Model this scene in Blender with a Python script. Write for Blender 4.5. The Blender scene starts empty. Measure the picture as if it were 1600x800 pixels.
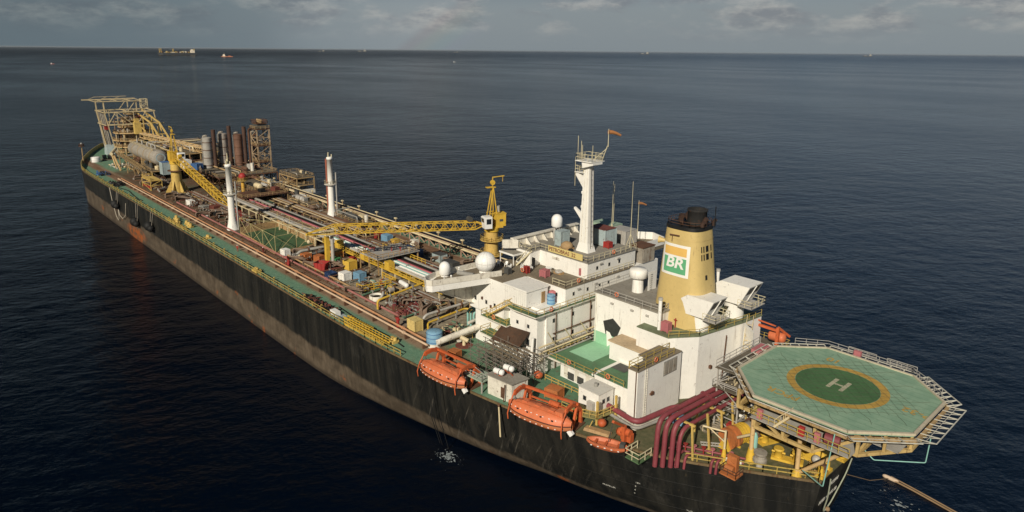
import bpy, math, random
from mathutils import Vector, Matrix
random.seed(32)
PI = math.pi; R = math.radians
SC = bpy.context.scene; COL = SC.collection
D = 14.65                                   # height of the main deck above the water
# ------------------------------------------------------------------ helpers
class MB:
    """collects shapes; build() links them as ONE mesh object"""
    def __init__(s, zo=0.0): s.v = []; s.f = []; s.sm = []; s.zo = zo
    def add(s, vs, fs, sm=False):
        b = len(s.v); s.v += [(a[0], a[1], a[2] + s.zo) for a in vs]
        s.f += [tuple(i + b for i in f) for f in fs]; s.sm += [sm] * len(fs); return s
    def box(s, x0, x1, y0, y1, z0, z1):
        x0, x1 = min(x0, x1), max(x0, x1); y0, y1 = min(y0, y1), max(y0, y1); z0, z1 = min(z0, z1), max(z0, z1)
        return s.add([(x0,y0,z0),(x1,y0,z0),(x1,y1,z0),(x0,y1,z0),(x0,y0,z1),(x1,y0,z1),(x1,y1,z1),(x0,y1,z1)],
                     [(0,3,2,1),(4,5,6,7),(0,1,5,4),(1,2,6,5),(2,3,7,6),(3,0,4,7)])
    def rbox(s, cx, cy, z0, lx, ly, h, a=0.0):
        c, n = math.cos(a), math.sin(a)
        p = [(cx + c*u*lx/2 - n*v*ly/2, cy + n*u*lx/2 + c*v*ly/2) for u, v in ((-1,-1),(1,-1),(1,1),(-1,1))]
        return s.prism(p, z0, z0 + h)
    def prism(s, poly, z0, z1, top=None):
        n = len(poly); area = sum(poly[i][0]*poly[(i+1)%n][1] - poly[(i+1)%n][0]*poly[i][1] for i in range(n))
        if area < 0: poly = poly[::-1]; top = top[::-1] if top else None
        t = top or poly
        vs = [(p[0],p[1],z0) for p in poly] + [(p[0],p[1],z1) for p in t]
        return s.add(vs, [tuple(range(n))[::-1], tuple(range(n, 2*n))] + [(i,(i+1)%n,(i+1)%n+n,i+n) for i in range(n)])
    def vprism(s, poly, y0, y1, ax='y'):
        """polygon in (x,z) or (y,z) pulled along the third axis"""
        n = len(poly)
        if ax == 'y': vs = [(p[0],y0,p[1]) for p in poly] + [(p[0],y1,p[1]) for p in poly]
        else: vs = [(y0,p[0],p[1]) for p in poly] + [(y1,p[0],p[1]) for p in poly]
        return s.add(vs, [tuple(range(n)), tuple(range(n,2*n))[::-1]] + [(i,i+n,(i+1)%n+n,(i+1)%n) for i in range(n)])
    def frame(s, d):
        d = Vector(d).normalized(); a = Vector((0,0,1)) if abs(d.z) < .95 else Vector((1,0,0))
        u = d.cross(a).normalized(); return d, u, u.cross(d)
    def bar(s, p, q, w=.2, h=None):
        h = h or w; p, q = Vector(p), Vector(q)
        if (q-p).length < 1e-6: return s
        d, u, v = s.frame(q-p); vs = []
        for c in (p, q):
            for a, b in ((-1,-1),(1,-1),(1,1),(-1,1)): vs.append(tuple(c + u*a*w/2 + v*b*h/2))
        return s.add(vs, [(0,3,2,1),(4,5,6,7),(0,1,5,4),(1,2,6,5),(2,3,7,6),(3,0,4,7)])
    def tube(s, pts, r=.1, n=8, r1=None, cap=True):
        pts = [Vector(p) for p in pts]; k = len(pts); vs = []; up = None
        for i, p in enumerate(pts):
            t = (pts[min(i+1,k-1)] - pts[max(i-1,0)])
            if t.length < 1e-9: t = Vector((0,0,1))
            d, u, v = s.frame(t)
            if up is not None:
                u = (up - d*up.dot(d))
                u = u.normalized() if u.length > 1e-4 else s.frame(t)[1]
                v = u.cross(d)
            up = u; rr = r if r1 is None else r + (r1-r)*i/(k-1)
            if 0 < i < k-1:
                a = (pts[i]-pts[i-1]).normalized(); b = (pts[i+1]-pts[i]).normalized()
                rr /= max(.6, math.sqrt(max(.1,(1+a.dot(b))/2)))
            for j in range(n):
                an = 2*PI*j/n; vs.append(tuple(p + (u*math.cos(an) + v*math.sin(an))*rr))
        fs = [(i*n+j, i*n+(j+1)%n, (i+1)*n+(j+1)%n, (i+1)*n+j) for i in range(k-1) for j in range(n)]
        s.add(vs, fs, n > 5)
        if cap: s.add(vs[:n], [tuple(range(n))[::-1]]); s.add(vs[-n:], [tuple(range(n))])
        return s
    def pipe(s, pts, r=.1, n=8, bend=None):
        """tube with rounded bends"""
        pts = [Vector(p) for p in pts]; out = [pts[0]]; bend = bend or r*3
        for i in range(1, len(pts)-1):
            a = pts[i-1]-pts[i]; b = pts[i+1]-pts[i]; L = min(bend, a.length*.45, b.length*.45)
            A = pts[i] + a.normalized()*L; B = pts[i] + b.normalized()*L
            for t in (0,.25,.5,.75,1): out.append(A*(1-t)**2 + pts[i]*2*t*(1-t) + B*t*t)
        out.append(pts[-1]); return s.tube(out, r, n)
    def lathe(s, prof, x=0, y=0, n=16, z=0):
        vs = [(x + r*math.cos(2*PI*j/n), y + r*math.sin(2*PI*j/n), z + h) for r, h in prof for j in range(n)]; k = len(prof)
        s.add(vs, [(i*n+j, i*n+(j+1)%n, (i+1)*n+(j+1)%n, (i+1)*n+j) for i in range(k-1) for j in range(n)], True)
        if prof[0][0] > 1e-3: s.add(vs[:n], [tuple(range(n))[::-1]])
        if prof[-1][0] > 1e-3: s.add(vs[-n:], [tuple(range(n))])
        return s
    def cyl(s, x, y, z0, z1, r, r1=None, n=16): return s.lathe([(r,z0),(r if r1 is None else r1,z1)], x, y, n)
    def ball(s, x, y, z, r, n=16, sz=1.0):
        return s.lathe([(max(1e-4,r*math.cos(a)), r*sz*math.sin(a)) for a in [PI*(i/10-.5) for i in range(11)]], x, y, n, z)
    def drum(s, p, q, r, n=16, dome=0.0):
        p, q = Vector(p), Vector(q)
        if dome:
            d = (q-p).normalized(); L = (q-p).length; pts = []; rs = []
            for t in range(6): pts.append(p - d*dome*math.cos(t/5*PI/2)); rs.append(max(.02, r*math.sin(t/5*PI/2)))
            for t in range(6): pts.append(q + d*dome*math.sin(t/5*PI/2)); rs.append(max(.02, r*math.cos(t/5*PI/2)))
            dd, u, v = s.frame(d); vs = []
            for c, rr in zip(pts, rs):
                for j in range(n): vs.append(tuple(c + (u*math.cos(2*PI*j/n) + v*math.sin(2*PI*j/n))*rr))
            return s.add(vs, [(i*n+j, i*n+(j+1)%n, (i+1)*n+(j+1)%n, (i+1)*n+j) for i in range(11) for j in range(n)], True)
        return s.tube([p, q], r, n)
    def rail(s, pts, h=1.1, step=2.0, r=.045, mids=1):
        pts = [Vector(p) for p in pts]; up = Vector((0,0,1))
        for a, b in zip(pts, pts[1:]):
            L = (b-a).length; k = max(1, round(L/step))
            for i in range(k+1): c = a.lerp(b, i/k); s.bar(c, c+up*h, r*1.5)
            for m in range(mids+1): z = h*(m+1)/(mids+1); s.bar(a+up*z, b+up*z, r*1.6)
        return s
    def lattice(s, x0, x1, y0, y1, z0, z1, k, w=.25, wd=.16, taper=1.0):
        """four legs, k bays of rings and diagonals"""
        cx, cy = (x0+x1)/2, (y0+y1)/2
        def c(i, t):
            f = 1 + (taper-1)*t; x, y = ((x0,y0),(x1,y0),(x1,y1),(x0,y1))[i%4]
            return (cx+(x-cx)*f, cy+(y-cy)*f, z0+(z1-z0)*t)
        for i in range(4):
            s.bar(c(i,0), c(i,1), w)
            for b in range(k+1):
                if b: s.bar(c(i,b/k), c(i+1,b/k), wd)
                if b < k:
                    if b%2: s.bar(c(i,b/k), c(i+1,(b+1)/k), wd)
                    else: s.bar(c(i+1,b/k), c(i,(b+1)/k), wd)
        return s
    def truss(s, p, q, w, h, k, r=.14, rd=.08):
        """four-chord boom from p to q"""
        p, q = Vector(p), Vector(q); d, u, v = s.frame(q-p)
        def c(i, t): a, b = ((-1,-1),(1,-1),(1,1),(-1,1))[i%4]; return p.lerp(q,t) + u*a*w/2 + v*b*h/2
        for i in range(4):
            s.bar(c(i,0), c(i,1), r)
            for b in range(k):
                s.bar(c(i+b%2, b/k), c(i+1-b%2, (b+1)/k), rd)
            for b in range(k+1):
                if b % 2 == 0: s.bar(c(i,b/k), c(i+1,b/k), rd)
        return s
    def stairs(s, p, q, w=.9, k=10):
        p, q = Vector(p), Vector(q); hd = Vector((q.x-p.x, q.y-p.y, 0)).normalized(); sd = Vector((-hd.y, hd.x, 0))
        for e in (-1, 1):
            o = sd*e*w/2; s.bar(p+o, q+o, .12, .25)
            s.bar(p+o+Vector((0,0,1)), q+o+Vector((0,0,1)), .07)
            for i in range(0, k+1, 3): c = p.lerp(q, i/k)+o; s.bar(c, c+Vector((0,0,1)), .06)
        for i in range(1, k): c = p.lerp(q, i/k); s.bar(c-sd*w/2, c+sd*w/2, .3, .05)
        return s
    def build(s, name, m, parent=None, auto=True):
        off = Vector((0,0,0)); o = parent
        while o is not None: off += Vector(o.get('_at', (0,0,0))); o = o.parent
        me = bpy.data.meshes.new(name); me.from_pydata([tuple(Vector(a)-off) for a in s.v], [], s.f)
        me.polygons.foreach_set('use_smooth', s.sm); me.materials.append(m); me.update()
        ob = bpy.data.objects.new(name, me); COL.objects.link(ob)
        if parent: ob.parent = parent
        return ob
def DB(): return MB(D)
def tag(o, label=None, cat=None, group=None, kind=None):
    for k, v in (('label',label),('category',cat),('group',group),('kind',kind)):
        if v: o[k] = v
    return o
def thing(name, label, cat, at=(0,0,0), group=None):
    o = bpy.data.objects.new(name, None); COL.objects.link(o); o.location = at
    o['_at'] = tuple(at); o.empty_display_size = .5
    return tag(o, label, cat, group)
KIDS = {}
def copy_tree(o, parent=None):
    c = o.copy(); COL.objects.link(c); c.parent = parent
    for ch in [x for x in COL.objects if x.parent == o]: copy_tree(ch, c)
    return c
def place(o, loc, rz=0, label=None, group=None):
    o.location = loc; o.rotation_euler = (0,0,rz)
    if label: o['label'] = label
    if group: o['group'] = group
    return o
def single(mb, name, m, label, cat, group=None):
    """a thing that is one mesh, its origin at its base"""
    xs = [a[0] for a in mb.v]; ys = [a[1] for a in mb.v]; zs = [a[2] for a in mb.v]
    at = Vector(((min(xs)+max(xs))/2, (min(ys)+max(ys))/2, min(zs)))
    mb.v = [(a[0]-at.x, a[1]-at.y, a[2]-at.z) for a in mb.v]
    o = mb.build(name, m); o.location = at; return tag(o, label, cat, group)
def text_mesh(body, size, depth=.02, shear=0.0, bold=0.0, ax='LEFT'):
    cu = bpy.data.curves.new('lettering', 'FONT'); cu.body = body; cu.size = size; cu.extrude = depth
    cu.shear = shear; cu.offset = bold; cu.align_x = ax; cu.align_y = 'CENTER'; cu.resolution_u = 4
    ob = bpy.data.objects.new('lettering', cu); COL.objects.link(ob)
    bpy.context.view_layer.update()
    me = bpy.data.meshes.new_from_object(ob.evaluated_get(bpy.context.evaluated_depsgraph_get()))
    vs = [tuple(v.co) for v in me.vertices]; fs = [tuple(p.vertices) for p in me.polygons]
    bpy.data.objects.remove(ob); bpy.data.curves.remove(cu); bpy.data.meshes.remove(me)
    return vs, fs
def text_on(mb, body, size, org, ux, uy, depth=.02, **k):
    vs, fs = text_mesh(body, size, depth, **k); o, ux, uy = Vector(org), Vector(ux).normalized(), Vector(uy).normalized()
    n = ux.cross(uy); return mb.add([tuple(o + ux*v[0] + uy*v[1] + n*v[2]) for v in vs], fs)
# ------------------------------------------------------------------ materials
def nodes(name):
    m = bpy.data.materials.new(name); m.use_nodes = True; t = m.node_tree
    return m, t, t.nodes['Principled BSDF']
class NG:
    def __init__(s, t): s.t = t
    def n(s, ty, **k):
        x = s.t.nodes.new(ty)
        for a, b in k.items(): setattr(x, a, b)
        return x
    def inp(s, sock, v):
        if isinstance(v, bpy.types.NodeSocket): s.t.links.new(v, sock)
        else: sock.default_value = v
    def math(s, op, a, b=0.0, clamp=False):
        x = s.n('ShaderNodeMath', operation=op, use_clamp=clamp); s.inp(x.inputs[0], a); s.inp(x.inputs[1], b); return x.outputs[0]
    def vmul(s, v, k):
        x = s.n('ShaderNodeVectorMath', operation='MULTIPLY'); s.inp(x.inputs[0], v); x.inputs[1].default_value = k; return x.outputs[0]
    def noise(s, v, scale, detail=4, rough=.55):
        x = s.n('ShaderNodeTexNoise'); s.inp(x.inputs['Vector'], v); x.inputs['Scale'].default_value = scale
        x.inputs['Detail'].default_value = detail; x.inputs['Roughness'].default_value = rough; return x.outputs['Fac']
    def ramp(s, f, a, b, lo=0.0, hi=1.0):
        x = s.n('ShaderNodeMapRange'); x.interpolation_type = 'SMOOTHSTEP'; s.inp(x.inputs[0], f)
        for i, v in zip((1,2,3,4), (a,b,lo,hi)): x.inputs[i].default_value = v
        return x.outputs[0]
    def lin(s, f, a, b, lo, hi):
        x = s.n('ShaderNodeMapRange'); s.inp(x.inputs[0], f)
        for i, v in zip((1,2,3,4), (a,b,lo,hi)): x.inputs[i].default_value = v
        return x.outputs[0]
    def mix(s, f, a, b, blend='MIX'):
        x = s.n('ShaderNodeMix', data_type='RGBA', blend_type=blend); s.inp(x.inputs[0], f)
        for i, v in ((6,a),(7,b)):
            if isinstance(v, bpy.types.NodeSocket): s.t.links.new(v, x.inputs[i])
            else: x.inputs[i].default_value = (v[0],v[1],v[2],1)
        return x.outputs[2]
    def pos(s): return s.n('ShaderNodeNewGeometry').outputs['Position']
    def xyz(s, v): x = s.n('ShaderNodeSeparateXYZ'); s.t.links.new(v, x.inputs[0]); return x.outputs
MATS = {}
def M(name, col, rough=.55, rust=.0, var=.18, metal=0.0, rcol=(.10,.042,.018), sc=1.0, dirt=.0):
    """weathered paint: broad and fine tone variation, runs of rust down vertical faces, patches of grime"""
    if name in MATS: return MATS[name]
    m, t, b = nodes(name); g = NG(t); p = g.pos()
    a = g.noise(p, .25*sc, 3); c = g.noise(p, 2.2*sc, 4)
    k = g.math('ADD', g.math('MULTIPLY', a, .6), g.math('MULTIPLY', c, .4))
    x = g.mix(g.ramp(k, .3, .7), tuple(v*(1-var) for v in col), tuple(min(.9, v*(1+var*.6)) for v in col))
    if dirt:
        x = g.mix(g.math('MULTIPLY', g.ramp(g.noise(p, .7*sc, 6, .65), .48, .72), dirt), x, (.16,.12,.08))
    if rust:
        st = g.noise(g.vmul(p, (1.6*sc,1.6*sc,.16*sc)), 1.0, 5, .65); sp = g.noise(p, 1.3*sc, 6, .7)
        f = g.math('MULTIPLY', g.math('MAXIMUM', g.ramp(st, .60-.12*rust, .80-.1*rust), g.ramp(sp, .62-.14*rust, .74-.1*rust)), min(1, .35+rust), True)
        x = g.mix(f, x, rcol)
    t.links.new(x, b.inputs['Base Color'])
    b.inputs['Roughness'].default_value = rough; b.inputs['Metallic'].default_value = metal
    b.inputs['Specular IOR Level'].default_value = .35
    if name in ('white paint', 'old white paint'):
        # plating: welded seams and slightly buckled plates
        x_, y_, z_ = g.xyz(p); cb = g.n('ShaderNodeCombineXYZ'); g.inp(cb.inputs[0], g.math('ADD', x_, y_)); g.inp(cb.inputs[1], z_)
        bk = g.n('ShaderNodeTexBrick'); g.inp(bk.inputs['Vector'], cb.outputs[0])
        for q_, v_ in (('Scale',1.0),('Mortar Size',.035),('Brick Width',7.5),('Row Height',2.4),('Mortar Smooth',.7)): bk.inputs[q_].default_value = v_
        bp = g.n('ShaderNodeBump'); bp.inputs['Strength'].default_value = .3; bp.inputs['Distance'].default_value = .03
        g.inp(bp.inputs['Height'], g.math('ADD', bk.outputs['Fac'], g.math('MULTIPLY', g.noise(p, .75, 2), 2.4))); t.links.new(bp.outputs[0], b.inputs['Normal'])
    MATS[name] = m; return m
WHITE = M('white paint', (.82,.80,.74), .5, .16, .05, dirt=.06)
WHITE2 = M('old white paint', (.72,.68,.58), .6, .45, .12, dirt=.3)
DOME = M('white gelcoat', (.82,.81,.77), .35, 0, .05)
YEL = M('yellow paint', (.64,.41,.05), .55, .3, .18, dirt=.2)
YELP = M('faded yellow paint', (.60,.42,.12), .55, .35, .2, dirt=.25)
TAN = M('tan steel paint', (.64,.44,.21), .55, .25, .15, dirt=.15)
TAND = M('rusty tan steel', (.42,.29,.14), .6, .6, .25, dirt=.3)
CREAM = M('cream steel paint', (.66,.55,.34), .55, .2, .15, dirt=.2)
RAILY = M('olive yellow rail', (.46,.34,.09), .6, .4, .25)
RAILW = M('pale rail', (.62,.55,.36), .6, .25, .2)
ORG = M('orange gelcoat', (.60,.165,.07), .5, .05, .16, dirt=.22)
ORGD = M('orange davit paint', (.52,.11,.035), .55, .3, .2, dirt=.15)
PURP = M('maroon pipe paint', (.225,.05,.06), .5, .16, .22, dirt=.12)
MISTY = M('brown grey pipe',(.20,.14,.10),.6,.5,.3)
GREEN = M('green deck paint', (.085,.155,.07), .7, .25, .25, dirt=.3)
MINT_BOUNCE = M('mint bounce tint', (.30,.56,.36), .6, .06, .12)  # pale green that paints bounced light into the colour
RUST = M('rusty steel', (.13,.065,.038), .75, .5, .35)
BROWN = M('red oxide steel', (.17,.055,.04), .7, .3, .3)
GRAY = M('grey steel', (.30,.29,.26), .55, .2, .2, dirt=.2)
GALV = M('galvanised steel', (.42,.40,.36), .45, .2, .18, dirt=.2)
DGRAY = M('dark grey steel', (.075,.075,.07), .6, .2, .3)
BLACK = M('black paint', (.014,.014,.014), .5, 0, .3)
RUBBER = M('black rubber', (.012,.012,.012), .7, 0, .3)
RED = M('red paint', (.33,.032,.028), .55, .25, .25, dirt=.2)
PINK = M('faded pink paint', (.46,.16,.17), .6, .1, .15)
BLUE = M('blue paint', (.055,.14,.32), .55, .2, .25, dirt=.2)
LBLUE = M('light blue paint', (.18,.34,.47), .55, .2, .2, dirt=.25)
NAVY = M('navy paint', (.025,.05,.12), .5, .12, .2)
PALEB = M('pale blue panel', (.36,.43,.43), .6, .3, .15, dirt=.3)
TEAL = M('teal pipe paint', (.25,.48,.42), .5, .1, .15)
GRN2 = M('bright green paint', (.045,.21,.08), .55, .2, .25, dirt=.2)
ORBX = M('orange box paint', (.46,.155,.05), .6, .4, .25, dirt=.3)
BUFF = M('buff funnel paint', (.58,.435,.175), .5, .1, .06, dirt=.10)
LOGOW = M('logo white', (.80,.79,.74), .5, 0, .04)
LOGOY = M('logo yellow', (.74,.46,.13), .5, 0, .05)
LOGOG = M('logo green', (.12,.40,.20), .5, 0, .08)
GLASS = M('dark window glass', (.02,.025,.03), .12, 0, .2)
ROOF = M('brown deck covering', (.20,.165,.115), .8, .15, .25, dirt=.3)
ROOFG = M('grey deck covering', (.27,.25,.21), .8, .2, .2, dirt=.3)
GRAT = M('steel grating', (.15,.13,.095), .75, .4, .3)
ROPE = M('mooring rope', (.27,.18,.10), .9, 0, .2)
CONC = M('insulated cladding', (.33,.30,.25), .6, .45, .2, dirt=.4)
SKIN = M('skin', (.40,.22,.14), .6)
COVR = M('red coverall', (.34,.045,.03), .85, 0, .2)
WOOD = M('timber', (.38,.24,.11), .8, 0, .25)
SOCK = M('orange windsock cloth', (.40,.17,.06), .85, 0, .15)
HTAN = M('court wall sheeting', (.42,.27,.13), .7, .35, .2, dirt=.3)
TURF = M('green court floor', (.055,.115,.05), .85, .1, .3, dirt=.4)
# ------------------------------------------------------------------ camera, sun, sky
PITCH, YAW, ROLL = .2238, -.7425, .0093
cam = bpy.data.objects.new('camera', bpy.data.cameras.new('camera')); COL.objects.link(cam); SC.camera = cam
cam.data.sensor_width = 36; cam.data.lens = 1069.0/1600*36; cam.data.shift_y = -.0483
cam.data.clip_start = 1; cam.data.clip_end = 600000
_f = Vector((math.cos(YAW)*math.cos(PITCH), math.sin(YAW)*math.cos(PITCH), -math.sin(PITCH)))
_r = Vector((math.sin(YAW), -math.cos(YAW), 0)); _u = _r.cross(_f); c, n_ = math.cos(ROLL), math.sin(ROLL)
_r, _u = _r*c + _u*n_, _u*c - _r*n_
cam.matrix_world = Matrix(((_r.x,_u.x,-_f.x,-72.70),(_r.y,_u.y,-_f.y,90.90),(_r.z,_u.z,-_f.z,70.28),(0,0,0,1)))
ELEV, AZ = R(31), R(-64)                      # the light travels towards azimuth AZ
LD = Vector((math.cos(AZ)*math.cos(ELEV), math.sin(AZ)*math.cos(ELEV), -math.sin(ELEV)))
sun = bpy.data.objects.new('sun', bpy.data.lights.new('sun', 'SUN')); COL.objects.link(sun)
sun.data.energy = 4.35; sun.data.angle = R(.55); sun.data.color = (1, .915, .775)
sun.rotation_euler = LD.to_track_quat('-Z', 'Y').to_euler(); sun.location = (0, 0, 300)
W = bpy.data.worlds.new('World'); SC.world = W; W.use_nodes = True
t = W.node_tree; g = NG(t); bg = t.nodes['Background']; bg.inputs['Strength'].default_value = .06
sky = g.n('ShaderNodeTexSky', sky_type='NISHITA', sun_disc=False, sun_elevation=ELEV, sun_rotation=math.atan2(-LD.x, -LD.y))
sky.air_density = 1.2; sky.dust_density = 2.5; sky.ozone_density = 1.0
tc = g.n('ShaderNodeTexCoord').outputs['Generated']; X, Y, Z = g.xyz(tc)
zz = g.math('ADD', g.math('MAXIMUM', Z, 0.0), .10)
cv = g.n('ShaderNodeCombineXYZ'); g.inp(cv.inputs[0], g.math('DIVIDE', X, zz)); g.inp(cv.inputs[1], g.math('DIVIDE', Y, zz)); g.inp(cv.inputs[2], g.math('MULTIPLY', Z, 9.0))
pv = g.vmul(tc, (7.5, 7.5, 21.0)); cn = g.noise(pv, 1.25, 7, .60); cn2 = g.noise(g.vmul(tc, (2.6, 2.6, 8.0)), 1.0, 4, .5)
# a veil of grey haze low over the sea, thinner overhead
veil = g.mix(g.ramp(Z, .06, .18, .90, .07), sky.outputs[0], (4.0,4.65,5.05))
cl = g.math('MULTIPLY', g.ramp(g.math('ADD', g.math('MULTIPLY', cn, .65), g.math('MULTIPLY', cn2, .35)), .47, .60), g.ramp(Z, .006, .05))
shade = g.mix(g.ramp(g.noise(pv, 2.3, 6, .62), .38, .64), (3.3,3.5,3.85), (7.6,7.4,6.9))
sk = g.mix(g.math('MULTIPLY', g.math('MULTIPLY', cl, g.ramp(Z, .30, .12)), .62), veil, shade)
# faint rainbow, 41-43 degrees round the point opposite the sun, only one short piece of it
dt = g.n('ShaderNodeVectorMath', operation='DOT_PRODUCT'); g.inp(dt.inputs[0], tc); dt.inputs[1].default_value = LD
ang = g.math('MULTIPLY', g.math('ARCCOSINE', dt.outputs['Value']), 180/PI)
rb = g.n('ShaderNodeValToRGB'); rb.color_ramp.interpolation = 'EASE'
cr = rb.color_ramp
for e, (p_, c_) in zip((cr.elements[0], cr.elements[1], *[cr.elements.new(x) for x in (.25,.45,.65,.8)]),
                       ((0,(0,0,0,1)),(1,(0,0,0,1)),(.2,(.12,.06,.3,1)),(.42,(.05,.4,.25,1)),(.62,(.6,.5,.05,1)),(.8,(.7,.15,.05,1)))):
    e.position = p_; e.color = c_
g.inp(rb.inputs[0], g.lin(ang, 39.2, 43.0, 0, 1))
RBD = (.848, -.53, .0)                        # compass direction of that piece
d2 = g.n('ShaderNodeVectorMath', operation='DOT_PRODUCT'); g.inp(d2.inputs[0], tc); d2.inputs[1].default_value = Vector(RBD).normalized()
sk = g.mix(g.math('MULTIPLY', g.ramp(d2.outputs['Value'], .985, .997), .62), sk, rb.outputs[0], 'ADD')
# upper sky dimmed towards the bow side, added to darken the sea's reflection
side = g.n('ShaderNodeVectorMath', operation='DOT_PRODUCT'); g.inp(side.inputs[0], tc); side.inputs[1].default_value = Vector((-.676, -.737, 0))
S_ = side.outputs['Value']
lowf = g.ramp(S_, -.62, -.02, .62, 1.0); highf = g.ramp(S_, -.35, .45, .03, .66)
sky_dim = g.n('ShaderNodeMix', data_type='FLOAT'); g.inp(sky_dim.inputs[0], g.ramp(Z, .055, .13)); g.inp(sky_dim.inputs[2], lowf); g.inp(sky_dim.inputs[3], highf)
sk = g.mix(1.0, sk, (1,1,1), 'MULTIPLY') if 0 else sk
sk = g.mix(g.ramp(Z, .05, .14), sk, g.mix(1.0, sk, (.78,1.0,1.26), 'MULTIPLY'))
sk = g.mix(g.ramp(S_, -.05, -.6), sk, g.mix(1.0, sk, (.88,1.0,1.06), 'MULTIPLY'))
vm = g.n('ShaderNodeVectorMath', operation='SCALE'); g.inp(vm.inputs[0], sk); g.inp(vm.inputs['Scale'], sky_dim.outputs[0])
g.inp(bg.inputs['Color'], vm.outputs[0])
SC.view_settings.view_transform = 'Standard'; SC.view_settings.look = 'None'; SC.view_settings.exposure = 0.0
SC.cycles.max_bounces = 6; SC.cycles.use_denoising = True
# ------------------------------------------------------------------ sea
def sea_material():
    m, t, b = nodes('sea water'); g = NG(t); p = g.pos()
    rot = g.n('ShaderNodeVectorRotate', rotation_type='Z_AXIS'); g.inp(rot.inputs['Vector'], p); rot.inputs['Angle'].default_value = R(25)
    q = rot.outputs[0]
    swell = g.noise(g.vmul(q, (.030,.020,1)), 1, 3, .5)
    wind = g.noise(g.vmul(q, (.13,.085,1)), 1, 5, .6)
    chop = g.noise(g.vmul(q, (.45,.30,1)), 1, 6, .66)
    h = g.math('ADD', g.math('ADD', g.math('MULTIPLY', swell, 4.0), g.math('MULTIPLY', wind, 3.2)), g.math('MULTIPLY', chop, 1.0))
    bp = g.n('ShaderNodeBump'); bp.inputs['Strength'].default_value = .3; bp.inputs['Distance'].default_value = 1.0
    ln = g.n('ShaderNodeVectorMath', operation='LENGTH'); g.inp(ln.inputs[0], p); g.inp(bp.inputs['Strength'], g.lin(ln.outputs['Value'], 500, 9000, .33, .95))   # rougher water away from the lee of the ship
    g.inp(bp.inputs['Height'], h); t.links.new(bp.outputs[0], b.inputs['Normal'])
    big = g.noise(g.vmul(p, (.0016,.0032,1)), 1, 4, .55)
    g.inp(b.inputs['Base Color'], g.mix(g.ramp(big, .35, .65), (.0004,.0026,.0078), (.0009,.0040,.0105)))
    g.inp(b.inputs['Roughness'], g.math('ADD', g.ramp(big, .3, .7, .06, .13), g.lin(ln.outputs['Value'], 300, 9000, .0, .13)))
    b.inputs['IOR'].default_value = 1.33; return m
SEA = sea_material()
def sea():
    rs = [60, 200, 600, 2000, 6000, 20000, 70000, 300000]; n = 96; s = MB(); vs = [(0,0,0)]
    for r in rs: vs += [(r*math.cos(2*PI*j/n), r*math.sin(2*PI*j/n), 0) for j in range(n)]
    fs = [(0, 1+j, 1+(j+1)%n) for j in range(n)]
    for i in range(len(rs)-1):
        a = 1+i*n; fs += [(a+j, a+n+j, a+n+(j+1)%n, a+(j+1)%n) for j in range(n)]
    s.add(vs, fs, True); tag(s.build('sea', SEA), kind='structure')
sea()
FOAM = M('sea foam', (.22,.25,.26), .9, 0, .5)
def foam(name, cx, cy, rad, cnt, st):
    rr = random.Random(cx); s = MB()
    for i in range(cnt):
        a, d = rr.uniform(0, 2*PI), abs(rr.gauss(0, .5))*rad; x, y = cx+math.cos(a)*d*1.5, cy+math.sin(a)*d; q = rr.uniform(.03,.22)*(1.3-min(1,d/rad))
        k = rr.randint(5,8); ph = rr.uniform(0,6)
        pts = [(x+q*rr.uniform(.4,1.5)*math.cos(2*PI*j/k+ph)*1.6, y+q*rr.uniform(.4,1.3)*math.sin(2*PI*j/k+ph)) for j in range(k)]
        s.prism(pts, .05, .05+q*.25, [(x+(a_-x)*.5, y+(b_-y)*.5) for a_, b_ in pts])
    o = s.build(name, FOAM); tag(o, st, kind='stuff'); 
foam('foam', 14.5, 25.6, 2.1, 130, 'white foam where water falls from the hull beside the forward lifeboat')
foam('foam', 2.2, 15.6, 1.0, 60, 'small foam patch on the dark water under the after lifeboat')
foam('foam', -44, -20, 5.0, 40, 'broken foam off the stern beside the hawser')
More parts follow.
